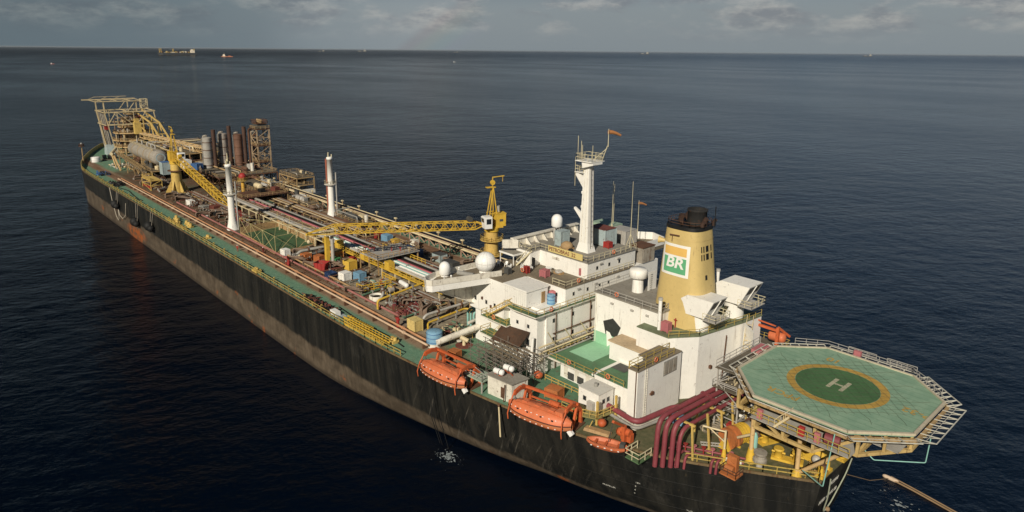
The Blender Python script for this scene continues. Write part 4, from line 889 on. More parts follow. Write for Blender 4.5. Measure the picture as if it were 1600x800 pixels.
# access gangway between casing and helideck
GW=thing('access_stair','grey and yellow stair tower between the casing and the helicopter deck','stair',(-25.6,-3,D))
s=DB(); s.lattice(-28.0,-24.4,-8,4.6,0,10.2,4,.2,.12); s.build('frame',GALV,GW)
s=DB(); s.box(-27.6,-24.2,-8,5.2,10.1,10.22); s.box(-27.8,-23.8,-7,5,6.9,7.0); s.box(-27.8,-23.8,-7,5,3.9,4.0); s.build('landing',GRAT,GW)
s=DB(); s.stairs((-24.8,-4.6,4.0),(-25.2,2.6,7.0)); s.stairs((-26.6,2.6,7.0),(-26.6,-4.6,10.1)); s.build('flight',CREAM,GW)
s=DB(); s.rail([(-24.3,5.1,10.22),(-24.3,-8,10.22)]); s.rail([(-27.8,5,7),(-23.9,5,7),(-23.9,-7,7)]); s.rail([(-27.8,5,4),(-23.9,5,4),(-23.9,-7,4)]); s.build('railing',GALV,GW)
s=DB(); s.box(-26.8,-25.2,-6.5,-3.4,10.3,10.9); s.build('pink_cover',PINK,GW)
# ------------------------------------------------------------------ purple cargo pipes over the stern quarter
for i,(x,h,r) in enumerate(((-23.2,6.1,.36),(-24.15,6.0,.36),(-25.1,5.7,.36),(-25.9,5.0,.28))):
    ye=edge_y(x)+.55
    o=thing('overboard_pipe',('thick maroon pipe bending over the hull side, forward end of the row of four','maroon overboard pipe, second of the row of four counted from the casing','maroon overboard pipe, third of the row of four counted from the casing','thinner maroon overboard pipe at the after end of the row of four')[i],'pipe',(x,8,D),'maroon pipes bent over the ship side')
    s=DB(); s.pipe([(x-1.2,-8+i*.6,h-.3),(x-.6,-3,h-.2),(x,ye-.2,h),(x-.05,ye+.2,-1.2+.2*i)],r,12,1.9); s.build('pipe_run',PURP,o)
    for y in(1,6.5): s=DB(); s.drum((x-.25,y,h-.13),(x-.22,y+.25,h-.13),r*1.4,12); s.build('flange',PURP,o)
s=DB(); s.pipe([(-5.9,12.9,1.5),(-12.3,13.6,1.5),(-17.2,14.3,1.5),(-18.4,6.6,1.8),(-20.6,5.4,2.2),(-20.8,1.6,2.6),(-23,-6,4.5)],.42,12,1.4)
o=single(s,'foam_main','' and PURP or PURP,'single maroon pipe running round the foot of the white casing','pipe')
s=DB(); s.pipe([(-6.2,13.7,.9),(-17.6,15.0,.9),(-19.3,6,1.0)],.25,10,1.2); single(s,'drain_pipe',GRAY,'thin grey pipe beneath the maroon pipe round the casing foot','pipe')
for x,y,tx,h in((-24.6,14.2,-24.6,5.4),(-25.2,7.6,-25.2,5.2),(-25.8,1.8,-25.8,5.0)):
    o=thing('pipe_trestle',('yellow A frame trestle under the outboard end of the maroon pipes','yellow A frame trestle under the middle of the maroon pipes','yellow A frame trestle under the inboard end of the maroon pipes')[[14.2,7.6,1.8].index(y)],'trestle',(x,y,D))
    for d in(-2.4,2.2): s=DB(); s.bar((x+d,y,0),(x+d*.8,y,h),.24); s.build('leg',YELP,o)
    s=DB(); s.bar((x-2.4,y,h-.2),(x+2.2,y,h-.2),.26); s.build('beam',YELP,o)
o=thing('deck_prop','tall thin yellow prop leaning against the maroon pipes near the hull edge','prop',(-27.2,10.8,D)); s=DB(); s.bar((-27.4,10.6,0),(-27.0,11.2,6.0),.26); s.build('post',YELP,o); s=DB(); s.cyl(-27.4,10.6,0,.25,.5); s.build('base',YELP,o)
o=thing('deck_prop','second yellow prop standing by the winch under the maroon pipes','prop',(-28.4,5.2,D)); s=DB(); s.bar((-27.6,4.4,0),(-27.2,4.8,5.6),.26); s.build('post',YELP,o); s=DB(); s.cyl(-27.6,4.4,0,.25,.5); s.build('base',YELP,o)
MF=thing('foam_manifold','pink red manifold of small pipes and valves along the port deck edge','manifold',(-27,12.6,D))
s=DB(); y0=edge_y(-29)-1.3
for k in range(2): s.pipe([(-23.4,15.0-.5*k,.6+.45*k),(-32.6,10.4-.5*k,.6+.45*k)],.17,8)
s.build('header',PURP,MF)
for x in(-25.6,-26.6,-29.6,-30.2):
    yy=edge_y(x)+.35; s=DB(); s.pipe([(x,yy-1.6,.9),(x,yy-.1,.95),(x,yy+.1,-.9)],.2,8); s.build('outlet',PURP,MF)
for i in range(7):
    x=-24.4-i*1.1; y=14.4-i*.56; s=DB(); s.tube([(x,y,.5),(x,y,1.7)],.1,6); s.lathe([(.34,0),(.34,.06)],x,y,10,D*0+1.7); s.build('valve',RED if i%2 else PINK,MF)
s=DB(); [s.box(-30.9-i*.42,-30.7-i*.42,11.7-i*.2,11.9-i*.2,.7+.3*(i%2),1.2+.3*(i%2)) for i in range(5)]; s.build('warning_plate',LOGOW,MF)
# ------------------------------------------------------------------ mooring gear on the stern
WN=thing('mooring_winch','large mooring winch with orange drum, yellow gear case and rope covered drum','winch',(-28.2,6.2,D)); wa=Vector((-.18,-1,0)).normalized(); w0=Vector((-28.6,8.2,1.6))
for nm,a,b,r,m in(('warping_drum',0,.5,1.55,ORBX),('warping_drum',1.3,1.7,1.55,ORBX),('barrel',.5,1.3,.95,ORBX),('gear_case',1.9,3.9,1.35,YEL),('rope_drum',4.2,5.6,1.2,CONC),('drum_flange',5.6,5.9,1.55,RUST),('shaft',-.5,6.6,.25,GRAY)):
    s=DB(); s.drum(w0+wa*a,w0+wa*b,r,20); s.build(nm,m,WN)
for a in(-.3,1.8,4.0,6.2): s=DB(); c=w0+wa*a; s.prism([(c.x-1,c.y-.15),(c.x+1,c.y-.15),(c.x+1,c.y+.15),(c.x-1,c.y+.15)],0,1.7,[(c.x-.3,c.y-.15),(c.x+.3,c.y-.15),(c.x+.3,c.y+.15),(c.x-.3,c.y+.15)]); s.build('bearing_stand',YEL,WN)
s=DB(); [s.drum(w0+wa*(1.9+.5*i),w0+wa*(2.1+.5*i),1.42,18) for i in range(4)]; s.build('gear_rib',YEL,WN)
def bollard(lab,x,y,a):
    o=thing('mooring_bollard',lab,'bollard',(x,y,D)); o.rotation_euler=(0,0,a)
    q=MB(); q.box(-2.1,2.1,-.65,.65,0,.35); bld(q,'base_plate',YEL,o)
    for d in(-1.2,1.2): q=MB(); q.lathe([(.55,.35),(.5,1.3),(.72,1.4),(.72,1.6),(.6,1.7)],d,0,16); bld(q,'post',YEL,o); q=MB(); q.drum((d-.9,0,1.0),(d+.9,0,1.0),.16,8); bld(q,'cross_bar',YEL,o)
    return o
bollard('yellow double bollard in the open between the capstan and the helideck leg',-35.9,4.4,.35)
bollard('yellow double bollard deep under the helicopter deck',-37.2,.4,.2)
bollard('yellow double bollard at the starboard side under the helicopter deck',-36,-4.6,-.3)
bollard('yellow double bollard at the inboard end of the winch under the deck edge',-32,1.5,1.2)
o=thing('mooring_capstan','grey round capstan by the port railing at the stern','capstan',(-34.0,8.7,D)); s=DB(); s.lathe([(.95,.9),(.95,1.3),(.78,1.5),(.74,1.9),(.9,2.1),(.9,2.35),(.01,2.4)],-34,8.7,18); s.sm=[False]*len(s.sm); s.build('drum',CONC,o); s=DB(); s.cyl(-34,8.7,0,.9,.45,.4,10); s.build('pedestal',GALV,o)
s=DB()
for k,(x,y) in enumerate(((-40.6,3.6),(-40.9,-2.6))):
    o=thing('fairlead',('yellow roller fairlead at the port corner of the stern','yellow roller fairlead in the middle of the stern rail')[k],'fairlead',(x,y,D)); s=DB(); s.box(x-.6,x+.5,y-1.6,y+1.6,0,.4); s.build('base',YEL,o)
    for d in(-1.0,0,1.0): s=DB(); s.cyl(x,y+d,.4,1.4,.4,.36,12); s.build('roller',YEL if d else RUST,o)
o=thing('towing_bracket','big yellow towing bracket with a steel ball on the stern centreline','bracket',(-38.6,1.6,D)); s=DB(); s.box(-40.2,-36.6,.6,2.2,0,1.4); s.prism([(-40.2,.5),(-38,.5),(-38,2.3),(-40.2,2.3)],1.4,2.2,[(-39.6,.9),(-38.6,.9),(-38.6,1.9),(-39.6,1.9)]); s.build('block',YEL,o); s=DB(); s.ball(-39.2,2.9,1.2,.6,14); s.build('ball',GALV,o)
o=thing('chain_stopper','heap of rusty chain and shackles at the port stern corner','chain',(-40.4,4.6,D)); s=DB(); rr=random.Random(9)
for i in range(26): a=rr.uniform(0,6.3); p=Vector((-40+rr.uniform(-1.0,1.6),4.4+rr.uniform(-1.6,.8),.25+rr.uniform(0,.5))); d=Vector((math.cos(a),math.sin(a),rr.uniform(-.3,.3)))*.32; s.tube([p-d,p+d],.12,6)
s.build('links',M('ochre chain',(.34,.21,.06),.7,.5,.3),o)
o=thing('hose_davit','small cream hose davit on a yellow conical base near the hull edge','davit',(-30.2,11.6,D)); s=DB(); s.cyl(-30.2,11.6,0,2.2,.5,.22,12); s.build('base',YEL,o); s=DB(); s.tube([(-30.2,11.6,2.2),(-30.2,11.6,5)],.16,8); s.tube([(-30.2,11.6,4.8),(-27.6,13.2,5.2)],.13,8); s.tube([(-30.2,11.6,3.2),(-28.4,12.7,5.0)],.1,6); s.tube([(-27.6,13.2,5.2),(-27.6,13.2,4.4)],.05,6); s.build('arm',CREAM,o)
o=thing('ladder_winch','orange winch on a wooden outboard platform at the hull edge','winch',(-32.2,12.9,D)); s=DB(); s.box(-33.4,-31.0,11.9,14.0,-.1,.1); s.build('platform',ORBX,o); s=DB(); s.rail([(-31.0,12,.1),(-31.0,13.9,.1),(-33.4,13.9,.1),(-33.4,12,.1)],.9,1.2,.05); s.build('railing',RUST,o)
s=DB(); s.box(-32.9,-31.5,12.3,13.0,.1,2.6); s.build('housing',ORBX,o); s=DB(); s.drum((-32.8,13.4,.9),(-31.6,13.4,.9),.5,14); s.build('drum',ORBX,o)
for lab,x,y,l,w,h,m in(('blue tarpaulin covered box under the maroon pipes','-20.3',7.4,2.6,1.4,1.2,LBLUE),('bright green gas rack under the helideck access stair','-30.5',-2.2,1.6,1.0,1.6,GRN2),('red fire box beside the yellow trestle','-26.6',3.2,1.2,.9,1.1,RED),('small white machinery house under the pipes aft of the casing','-25.2',-2.6,3.4,2.8,3.0,WHITE)):
    crate('deck_box',lab,'box',float(x),y,0,l,w,h,m,.1,None,4)
o=thing('gas_bottle','tall teal gas bottle beside the yellow footed helideck leg','gas bottle',(-32.4,6.4,D)); s=DB(); s.lathe([(.42,0),(.42,3.2),(.25,3.6),(.1,3.8),(.01,3.85)],-32.2,7.0,14); s.build('cylinder',TEAL,o); s=DB(); s.cyl(-32.2,7.0,3.8,4.2,.1,.1,8); s.build('valve',DGRAY,o)
o=thing('rope_coil','heap of grey mooring rope coils behind the winch','rope',(-25.4,5.6,D)); s=DB(); rr=random.Random(4)
for i in range(10):
    cx,cy,r_=-25.6+rr.uniform(-1.4,1.6),5.2+rr.uniform(-1.5,1.5),rr.uniform(.6,1.1); s.tube([(cx+r_*math.cos(t*.45),cy+r_*.8*math.sin(t*.45),.15+.07*i) for t in range(15)],.13,6,cap=False)
s.build('coils',M('grey rope',(.27,.23,.17),.9,0,.3),o)
o=thing('aluminium_ladder','grey ladder lying on the deck beside the rope heap','ladder',(-27,9.4,D)); s=DB(); s.bar((-25.4,9.8,.3),(-27.6,8.0,.3),.14); s.bar((-25.9,10.3,.3),(-28.1,8.5,.3),.14); [s.bar((-25.4-i*.31,9.8-i*.26,.3),(-25.9-i*.31,10.3-i*.26,.3),.1) for i in range(8)]; s.build('ladder_frame',GALV,o)
o=thing('mooring_hawser','tan floating hawser with a pale buoyed end trailing from the stern','rope',(-40.5,-24,0)); s=MB(); s.tube([(-41.3,-3.6,11.6),(-40.9,-14.6,5.4),(-40.3,-25.8,.3)],.06,6); s.tube([(-40.2,-26.2,.2),(-44,-25.7,.15),(-49.6,-24.4,.15),(-62,-21.5,.15),(-80,-19,.15)],.15,8); s.tube([(-40.4,-26.9,.2),(-44,-26.3,.15),(-49.6,-25.0,.15),(-62,-22.1,.15),(-80,-19.7,.15)],.12,8); s.build('line',ROPE,o)
s=MB(); s.drum((-39.8,-26.3,.2),(-41.2,-26.25,.2),.34,14,.6); s.build('buoy',M('pale buoy',(.55,.42,.30),.8,.1),o)
for lab,P in(('grey green rope hanging in a loop on the stern plating',[(-41.5,4.0,14.6),(-41.3,3.7,11.5),(-40.8,3.3,9.2),(-40.5,2.4,8.2),(-40.6,.6,8.8),(-41.2,-2.2,12.5),(-41.4,-3.2,14.6)]),):
    o=thing('hanging_rope',lab,'rope',P[0]); s=MB(); s.pipe([(a-.3,b,c) for a,b,c in P],.1,6,.8); s.build('rope',M('green rope',(.30,.32,.24),.9),o); s=MB(); s.ball(-41.0,1.6,8.4,.35,8); s.build('knot',ROPE,o)
o=thing('hull_grating','rusty framed opening with slatted grating in the port quarter of the hull','grating',(-27,8,5.5)) if 0 else None
# ------------------------------------------------------------------ lifeboats, davits, boats
LBM=MB()
def boat_sections(L,Bm,zg,zt,n=22):
    """closed lifeboat: list of half sections from stern (-L/2) to bow (+L/2)"""
    S=[]
    for i in range(n+1):
        t=i/n; x=-L/2+L*t; f=max(.04,(1-abs(2*t-1)**2.6))**.62; b=Bm/2*f; kz=-1.35+.75*abs(2*t-1)**3.2
        top=zt*(.52+.48*max(0,1-abs(2*t-1)**3.0)); S.append([(x,0,kz),(x,b*.55,kz+.25),(x,b*.93,-.35),(x,b,zg),(x,b*.97,zg+.12),(x,b*.82,zg+(top-zg)*.55),(x,b*.52,zg+(top-zg)*.9),(x,0,top)])
    return S
def lifeboat(L,Bm):
    o=thing('lifeboat','','lifeboat'); S=boat_sections(L,Bm,.25,1.75); k=8
    def skin(j0,j1,nm,m):
        q=MB(); w=j1-j0+1
        for sd in(1,-1):
            vs=[(p[0],sd*p[1],p[2]) for sec in S for p in sec[j0:j1+1]]
            fs=[(i*w+j,(i+1)*w+j,(i+1)*w+j+1,i*w+j+1) for i in range(len(S)-1) for j in range(w-1)]
            q.add(vs,[f if sd<0 else f[::-1] for f in fs],True)
        return bld(q,nm,m,o)
    skin(0,3,'hull',M('faded orange hull',(.62,.22,.095),.5,.05,.15,dirt=.2)); skin(3,7,'canopy',ORG)
    q=MB()
    for sd in(1,-1): q.tube([(s_[3][0],sd*(s_[3][1]+.03),s_[3][2]) for s_ in S],.09,6)
    bld(q,'rubbing_strake',M('dark strake',(.09,.03,.02),.6),o)
    q=MB()
    for sd in(1,-1):
        for i in range(2,21,2):
            for p,u in((S[i][2],.02),(S[i][5],.02)): q.box(p[0]-.12,p[0]+.12,sd*(p[1]+u)-.03,sd*(p[1]+u)+.03,p[2]-.05,p[2]+.05)
    bld(q,'reflective_tape',DOME,o)
    q=MB()
    for sd in(1,-1):
        q.tube([(S[i][6][0],sd*S[i][6][1],S[i][6][2]+.12) for i in range(3,20)],.04,5)
        q.tube([(S[i][2][0],sd*(S[i][2][1]+.05),S[i][2][2]-.1+.12*(i%2)) for i in range(2,21)],.025,4)
    bld(q,'grab_line',ORGD,o)
    q=MB()
    for x in(-L*.2,.2,L*.22): q.rbox(x,0,1.68,.9,.8,.16)
    bld(q,'hatch',ORG,o)
    q=MB(); q.rbox(-L*.33,0,1.1,1.3,1.2,1.0); bld(q,'helm_cupola',ORG,o)
    q=MB()
    for sd in(1,-1):
        for x in(-3.2,-1.2,1.2,3.0): q.rbox(x,sd*Bm*.435,.86,.3,.07,.22)
    bld(q,'porthole',GLASS,o)
    q=MB(); q.bar((-L/2-.1,0,-1.2),(-L/2+.5,0,-.6),.5,.7); bld(q,'rudder',DOME,o)
    return o
def davit(lab,L):
    """gravity davit; local x along the ship, +y outboard, boat hangs at y=+2.7"""
    o=thing('boat_davit',lab,'davit'); a=L*.40
    for x in(-a,a):
        q=MB(); P=[(x,-1.7,0),(x,-1.5,2.2),(x,-.4,3.7),(x,1.2,4.2),(x,2.7,4.0)]
        for p,r in zip(P,P[1:]): q.bar(p,r,.42,.62)
        q.bar((x,.7,0),(x,-.5,3.5),.36); bld(q,'arm',ORGD,o)
        q=MB(); q.tube([(x,2.7,4.0),(x*.93,2.7,2.0)],.06,6); q.ball(x*.96,2.7,3.0,.22,8); bld(q,'fall_wire',DGRAY,o)
        q=MB(); q.lathe([(.4,-.12),(.4,.12)],0,0,14); q.v=[(x+v[2],2.6+v[0],3.9+v[1]) for v in q.v]; bld(q,'sheave',ORGD,o)
        q=MB(); P=[(x*1.02,3.9,2.6),(x*1.04,4.35,1.2),(x*1.04,4.2,.2)]; q.tube(P,.1,6); q.tube([(x*1.02,2.8,4.0),P[0]],.12,6); bld(q,'gripe',ORGD,o)
        q=MB(); q.box(x-.7,x+.7,-2.0,1.0,0,.18); bld(q,'base',RUST,o)
    q=MB(); q.bar((-a-.5,-.1,3.95),(a+.5,-.1,3.95),.36); bld(q,'cross_beam',ORGD,o)
    q=MB(); q.bar((-a,-1.6,1.6),(a,-1.6,1.6),.22); bld(q,'tie_bar',ORGD,o)
    q=MB(); q.box(-.6,.8,-2.4,-1.2,0,1.3); q.drum((-.8,-1.8,1.5),(1.0,-1.8,1.5),.5,12); bld(q,'winch',ORGD,o)
    return o
A1,A2=-.085,-.185
def at_davit(x,y,a,u,v): return (x+math.cos(a)*u-math.sin(a)*v, y+math.sin(a)*u+math.cos(a)*v)
for k,(x,a,labB,labD) in enumerate(((14.5,R(4.2),'closed orange lifeboat hanging from the forward davit, nearer the bridge front','forward orange lifeboat davit with bent arms and long cross beam'),(-5.7,R(11.8),'closed orange lifeboat hanging from the after davit, beside the white deckhouse','after orange lifeboat davit standing by the scaffolding'))):
    yd=edge_y(x)-1.6
    dv=davit(labD,11.6); dv.location=(x,yd,D); dv.rotation_euler=(0,0,a)
    lb=lifeboat(11.4,3.7); lb['label']=labB; lb['group']='orange lifeboats along the port side'; bx,by=at_davit(x,yd,a,0,2.7); lb.location=(bx,by,D+1.6); lb.rotation_euler=(0,0,a)
# open rescue boat and its single arm davit
RB=thing('rescue_boat','small open orange rescue boat hanging at the hull edge aft of the lifeboats','boat')
S=boat_sections(6.2,2.4,.15,.3,14)
q=MB()
for sd in(1,-1):
    vs=[(p[0],sd*p[1],p[2]*.75) for sec in S for p in sec[:4]]+[(p[0]*.94,sd*p[1]*.78,p[2]*.75-.02) for sec in S for p in sec[3:4]]+[(p[0]*.85,sd*p[1]*.6,-.35) for sec in S for p in sec[3:4]]+[(p[0]*.85,0,-.42) for sec in S for p in sec[3:4]]
    n=len(S); idx=lambda i,j: i*4+j if j<4 else 4*n+(j-4)*n+i
    fs=[(idx(i,j),idx(i+1,j),idx(i+1,j+1),idx(i,j+1)) for i in range(n-1) for j in range(6)]; q.add(vs,[f if sd<0 else f[::-1] for f in fs],False)
bld(q,'hull',ORG,RB)
for x in(-1.6,.2,1.7): q=MB(); q.box(x-.18,x+.18,-.75,.75,-.15,-.08); bld(q,'thwart',ORGD,RB)
q=MB(); q.box(-2.6,-1.9,-.4,.4,-.3,.6); bld(q,'console',DGRAY,RB)
q=MB(); [q.box(x-.12,x+.12,sd*1.2-.04,sd*1.2+.04,-.18,-.08) for x in(-2,-1,0,1,2) for sd in(1,-1)]; bld(q,'reflective_tape',DOME,RB)
RB.location=(-17.2,21.0,D+.9); RB.rotation_euler=(0,0,R(22))
o=thing('boat_davit','slender orange slewing davit beside the open rescue boat','davit',(-17.8,18.2,D)); s=DB(); s.bar((-17.8,18.0,0),(-17.8,18.0,2.8),.5); s.build('pillar',ORGD,o); s=DB(); s.bar((-17.8,18,2.7),(-18.0,20.9,4.6),.36); s.build('arm',ORGD,o); s=DB(); s.tube([(-18,20.9,4.6),(-17.4,21,1.2)],.06,6); s.build('fall_wire',DGRAY,o); s=DB(); s.drum((-18.6,17.5,1.6),(-17.0,17.5,1.6),.55,12); s.box(-18.7,-16.9,16.8,17.6,.1,1.4); s.build('winch',ORGD,o)
o=thing('boarding_platform','green outboard boarding platform with railings next to the rescue boat','platform',(-21.2,19.2,D)); s=DB(); s.box(-22.4,-20.0,17.6,20.4,-.3,-.12); s.build('deck',GREEN,o); s=DB(); s.rail([(-20,17.6,-.12),(-20,20.4,-.12),(-22.4,20.4,-.12),(-22.4,17.6,-.12)],1.3,1.2,.06); s.build('railing',RAILW,o)
for x,y,lab in((-16.4,17.0,'orange ball shaped float on the deck inboard of the rescue boat'),(-13.0,17.2,'orange float hanging by the yellow legs of the white hut')): o=thing('float',lab,'float',(x,y,D)); s=DB(); s.ball(x,y,.8,.7,14,.9); s.build('shell',ORGD,o); s=DB(); s.tube([(x,y,1.4),(x,y,1.9)],.08,6); s.build('lug',RUST,o)
# starboard rescue boat seen behind the casing
o=thing('boat_davit','orange davit and boat cradle on the starboard side behind the casing','davit',(-20.6,-18.4,D)); s=DB(); s.box(-23.6,-17.6,-20.6,-16.6,5.4,5.6); s.build('platform',GRAT,o)
s=DB(); s.rail([(-17.6,-20.5,5.6),(-23.5,-20.5,5.6),(-23.5,-16.6,5.6)],1.1,1.3,.05); s.build('railing',RAILY,o)
for x in(-18,-23): s=DB(); s.bar((x,-17,0),(x,-17,5.4),.3); s.bar((x,-17,2),(x,-20,5.4),.2); s.build('leg',YELP,o)
s=DB(); s.bar((-22.6,-17.4,5.6),(-22.4,-18.0,9.4),.5); s.bar((-22.4,-18,9.4),(-23.4,-20.4,7.4),.4); s.bar((-22.4,-18,8.8),(-16.4,-16,9.8),.4); s.bar((-22.2,-17.4,9.8),(-15,-15.6,11),.2); s.build('arm',ORGD,o)
s=DB(); s.drum((-22.9,-19,7.3),(-20.8,-19,7.3),.9,14,.5); s.build('boat_hull',ORG,o)
# white box deckhouse between the boats, with raft canisters on top
o=thing('deck_hut','white box hut with rust streaks between the two lifeboats','hut',(3.6,21.6,D)); s=DB(); s.prism([(6.2,19.6),(6.6,23.2),(1.4,22.6),(1.2,19.2)],0,3.3); s.build('wall',WHITE2,o); s=DB(); s.prism([(6.35,19.4),(6.8,23.4),(1.2,22.8),(1.0,19.0)],3.303,3.45); s.build('roof',ROOFG,o); s=DB(); s.box(3.0,3.9,22.83,22.87,.3,2.2) ; s.pipe([(2.4,23.2,3.1),(2.4,23.4,.2)],.1,8); s.build('drain_pipe',RUST,o)
for i,(x,y,h) in enumerate(((5.0,22.2,3.75),(3.9,21.0,4.4))):
    o=thing('raft_canister',('white life raft canister on the hut roof, the outer one','white life raft canister on the hut roof, the inner raised one')[i],'life raft',(x,y,D+3.45)); s=DB(); s.drum((x-.75,y-.1,h+.45),(x+.75,y+.1,h+.45),.48,14,.3); s.build('canister',DOME,o); s=DB(); s.bar((x-.5,y-.5,3.45),(x-.5,y+.4,h+.05),.14); s.bar((x+.5,y-.5,3.45),(x+.5,y+.4,h+.05),.14); s.build('cradle',ORGD,o); s=DB(); [s.drum((x+k-.05,y,h+.45),(x+k+.05,y,h+.45),.5,14) for k in(-.4,.4)]; s.build('strap',DGRAY,o)
o=thing('gangway','grey green embarkation platform beside the after end of the forward lifeboat','platform',(8.6,22.4,D)); s=DB(); s.prism([(11.4,21.4),(11.4,24.4),(7.0,24.2),(7.0,21.0)],2.0,2.2); s.build('deck',M('pale green deck',(.33,.40,.31),.7,.2,.2),o); s=DB(); s.rail([(11.4,24.3,2.2),(7,24.1,2.2),(7,21,2.2)],1.1,1.3,.05); s.build('railing',GALV,o)
for x,y in((11.2,21.6),(7.2,21.2),(7.2,24),(11.2,24)): s=DB(); s.bar((x,y,0),(x,y,2),.2); s.build('leg',GALV,o)
s=DB(); s.bar((9.4,22.0,2.2),(9.6,23.6,3.8),1.2,.1); s.build('ramp',GALV,o)
o=thing('hanging_pipe','long pale pole hanging down the hull from the white hut','pole',(2.4,24.9,9)); s=MB(); s.tube([(1.9,24.9,D+.2),(1.7,24.7,D-5.2)],.14,8); s.build('pole',CREAM,o); s=MB(); s.ball(1.9,24.9,D+.3,.22,8); s.build('hook',RUST,o)
o=thing('hanging_rope','thin dark ropes hanging into the water under the forward lifeboat','rope',(16.5,26.5,0)); s=MB(); [s.tube([(x,edge_y(x)+.5,D),(x+.2,edge_y(x)+.2,6),(x+.5,24.2,.1)],.07,5) for x in(18.4,17.7,15.8)]; s.build('rope',RUBBER,o)
# white hut aft of the second lifeboat
o=thing('deck_hut','small white hut with two windows beside the after lifeboat','hut',(-8.8,14,D)); s=DB(); s.box(-11,-6.9,12.2,15.8,.3,4.0); s.build('wall',WHITE,o); s=DB(); s.box(-11.1,-6.8,12.1,15.9,4.003,4.12); s.build('roof',M('pale roof',(.62,.60,.54),.7,.15,.1),o)
window(o,(-11,14.6,D+2.6),AFT,.6,.7); window(o,(-11,13.5,D+2.6),AFT,.6,.7); window(o,(-8.2,15.8,D+2.5),PORT,.6,.7)
s=DB(); s.box(-10.4,-9.2,15.8,16.5,1.2,2.6); s.build('air_unit',GALV,o); s=DB(); s.tube([(-8.9,14,4.1),(-8.9,14,4.7)],.3,10); s.build('roof_vent',GRAY,o)
o=thing('walkway','olive railed walkway on yellow legs in front of the small white hut','walkway',(-10.6,17.2,D)); s=DB(); s.prism([(-6.8,16.0),(-6.4,19.2),(-9.2,19.0),(-12.2,17.6),(-12.8,13.2),(-11.2,13.0),(-11.1,16.0)],1.1,1.25); s.build('deck',M('olive deck',(.27,.24,.09),.7,.3,.2),o)
s=DB(); s.rail([(-6.4,19.1,1.25),(-9.2,18.9,1.25),(-12.2,17.5,1.25),(-12.7,13.2,1.25)],1.1,1.3,.05); s.build('railing',YELP,o)
for x,y,h in((-9.2,18.6,1.1),(-12.0,17.2,3.9),(-12.7,13.6,3.9)): s=DB(); s.bar((x,y,0),(x,y,h),.32); s.build('post',YELP,o)
o=thing('deck_partition','tan sloping plate beside the rescue boat under the walkway','plate',(-13.2,16.8,D)); s=DB(); s.prism([(-11.6,19.9),(-15.4,18.6),(-15.2,17.4),(-11.4,18.6)],0,.35,[(-11.6,19.6),(-15.4,18.4),(-15.2,17.5),(-11.4,18.7)]); s.build('plate',HTAN,o); s=DB(); s.bar((-12,18.9,.3),(-12,18.2,1.1),.1); s.build('stay',YELP,o)
# yellow stair and basket by the green roofed store
o=thing('store_stair','cream stair frame at the forward end of the green roofed store','stair',(4.6,9.6,D)); s=DB(); s.stairs((8.0,11.4,.1),(4.4,11.4,4.0),.9,10); s.build('flight',RAILW,o); s=DB(); s.rail([(-5.6,12.6,.1),(3.4,12.9,.1)],1.1,1.4,.06); s.build('railing',YELP,o)
o=thing('float','orange box float hung on the rail of the stair by the green roof','float',(4.4,13.6,D)); s=DB(); s.ball(4.4,13.6,1.0,.85,12,.8); s.build('shell',ORGD,o); s=DB(); s.bar((4.4,13.6,1.6),(4.4,13.6,2.2),.1); s.build('lug',RUST,o)
# scaffolding
SF=thing('scaffolding','dense grey tube scaffolding with plank decks between bridge house and lifeboats','scaffolding',(10,17,D))
s=DB(); xs=[4.0+2.1*i+.3*(i%2) for i in range(6)]; ys=[13.4+1.7*i for i in range(5)]
rr=random.Random(11)
for x in xs:
    for y in ys: s.tube([(x,y,0),(x,y,rr.uniform(4.6,6.6))],.065,5)
    for z in(1.6,3.2,4.6): s.tube([(x,ys[0]-.4,z),(x,ys[-1]+.5,z)],.06,5)
for y in ys:
    for z in(1.6,3.2,3.9,4.6,5.4): s.tube([(xs[0]-.6,y,z),(xs[-1]+.6,y,z)],.06,5)
for i in range(26): x=rr.choice(xs[:-1]); y=rr.choice(ys[:-1]); s.tube([(x,y,0),(x+1.7,y+.05,3.3)],.06,5); s.tube([(x,y,3.2),(x,y+1.6,5)],.06,5)
s.build('tubes',M('dull scaffold tube',(.17,.15,.125),.6,.4,.3),SF)
for i in range(6): s=DB(); y=ys[0]+.5+1.05*i; s.box(xs[0]+rr.uniform(0,2),xs[-1]-rr.uniform(0,3),y-.22,y+.22,4.68,4.74); s.build('plank',M('weathered plank',(.22,.17,.11),.9,0,.3),SF)
o=thing('canopy_shed','dark rusty ridge roof propped over the scaffolding','shed',(11,13,D)); s=DB(); s.add([(14.6,15.6,4.9),(7.8,15.0,5.4),(7.8,12.4,7.4),(14.6,12.8,7.0),(14.6,10.8,5.2),(7.8,10.4,5.4)],[(0,1,2,3),(3,2,5,4)]); s.add([(14.6,15.6,4.8),(7.8,15.0,5.3),(7.8,12.4,7.3),(14.6,12.8,6.9),(14.6,10.8,5.1),(7.8,10.4,5.3)],[(3,2,1,0),(4,5,2,3)]); s.build('roof_sheet',M('brown sheet',(.07,.04,.025),.8,.5,.4),o); s=DB(); [s.bar((x,y,0),(x,y,5.1),.15) for x in(14.4,8) for y in(15.2,11)]; s.build('post',RUST,o)
for lab,x,y,h in(('white standing pipe on the inboard side of the scaffolding',6.4,13.6,7.2),('second white standing pipe, leaning, beside the scaffolding',7.8,14.8,4.6)): o=thing('vent_pipe',lab,'pipe',(x,y,D)); s=DB(); s.tube([(x,y,0),(x-.3,y-.2,h)],.28,10); s.build('pipe',WHITE,o); s=DB(); s.drum((x,y,.9),(x,y,1.05),.45,12); s.build('flange',WHITE,o)
PB=thing('pipe_bridge','long pale pipe gantry crossing between bridge house and engine casing','gantry',(3.8,5,D))
s=DB()
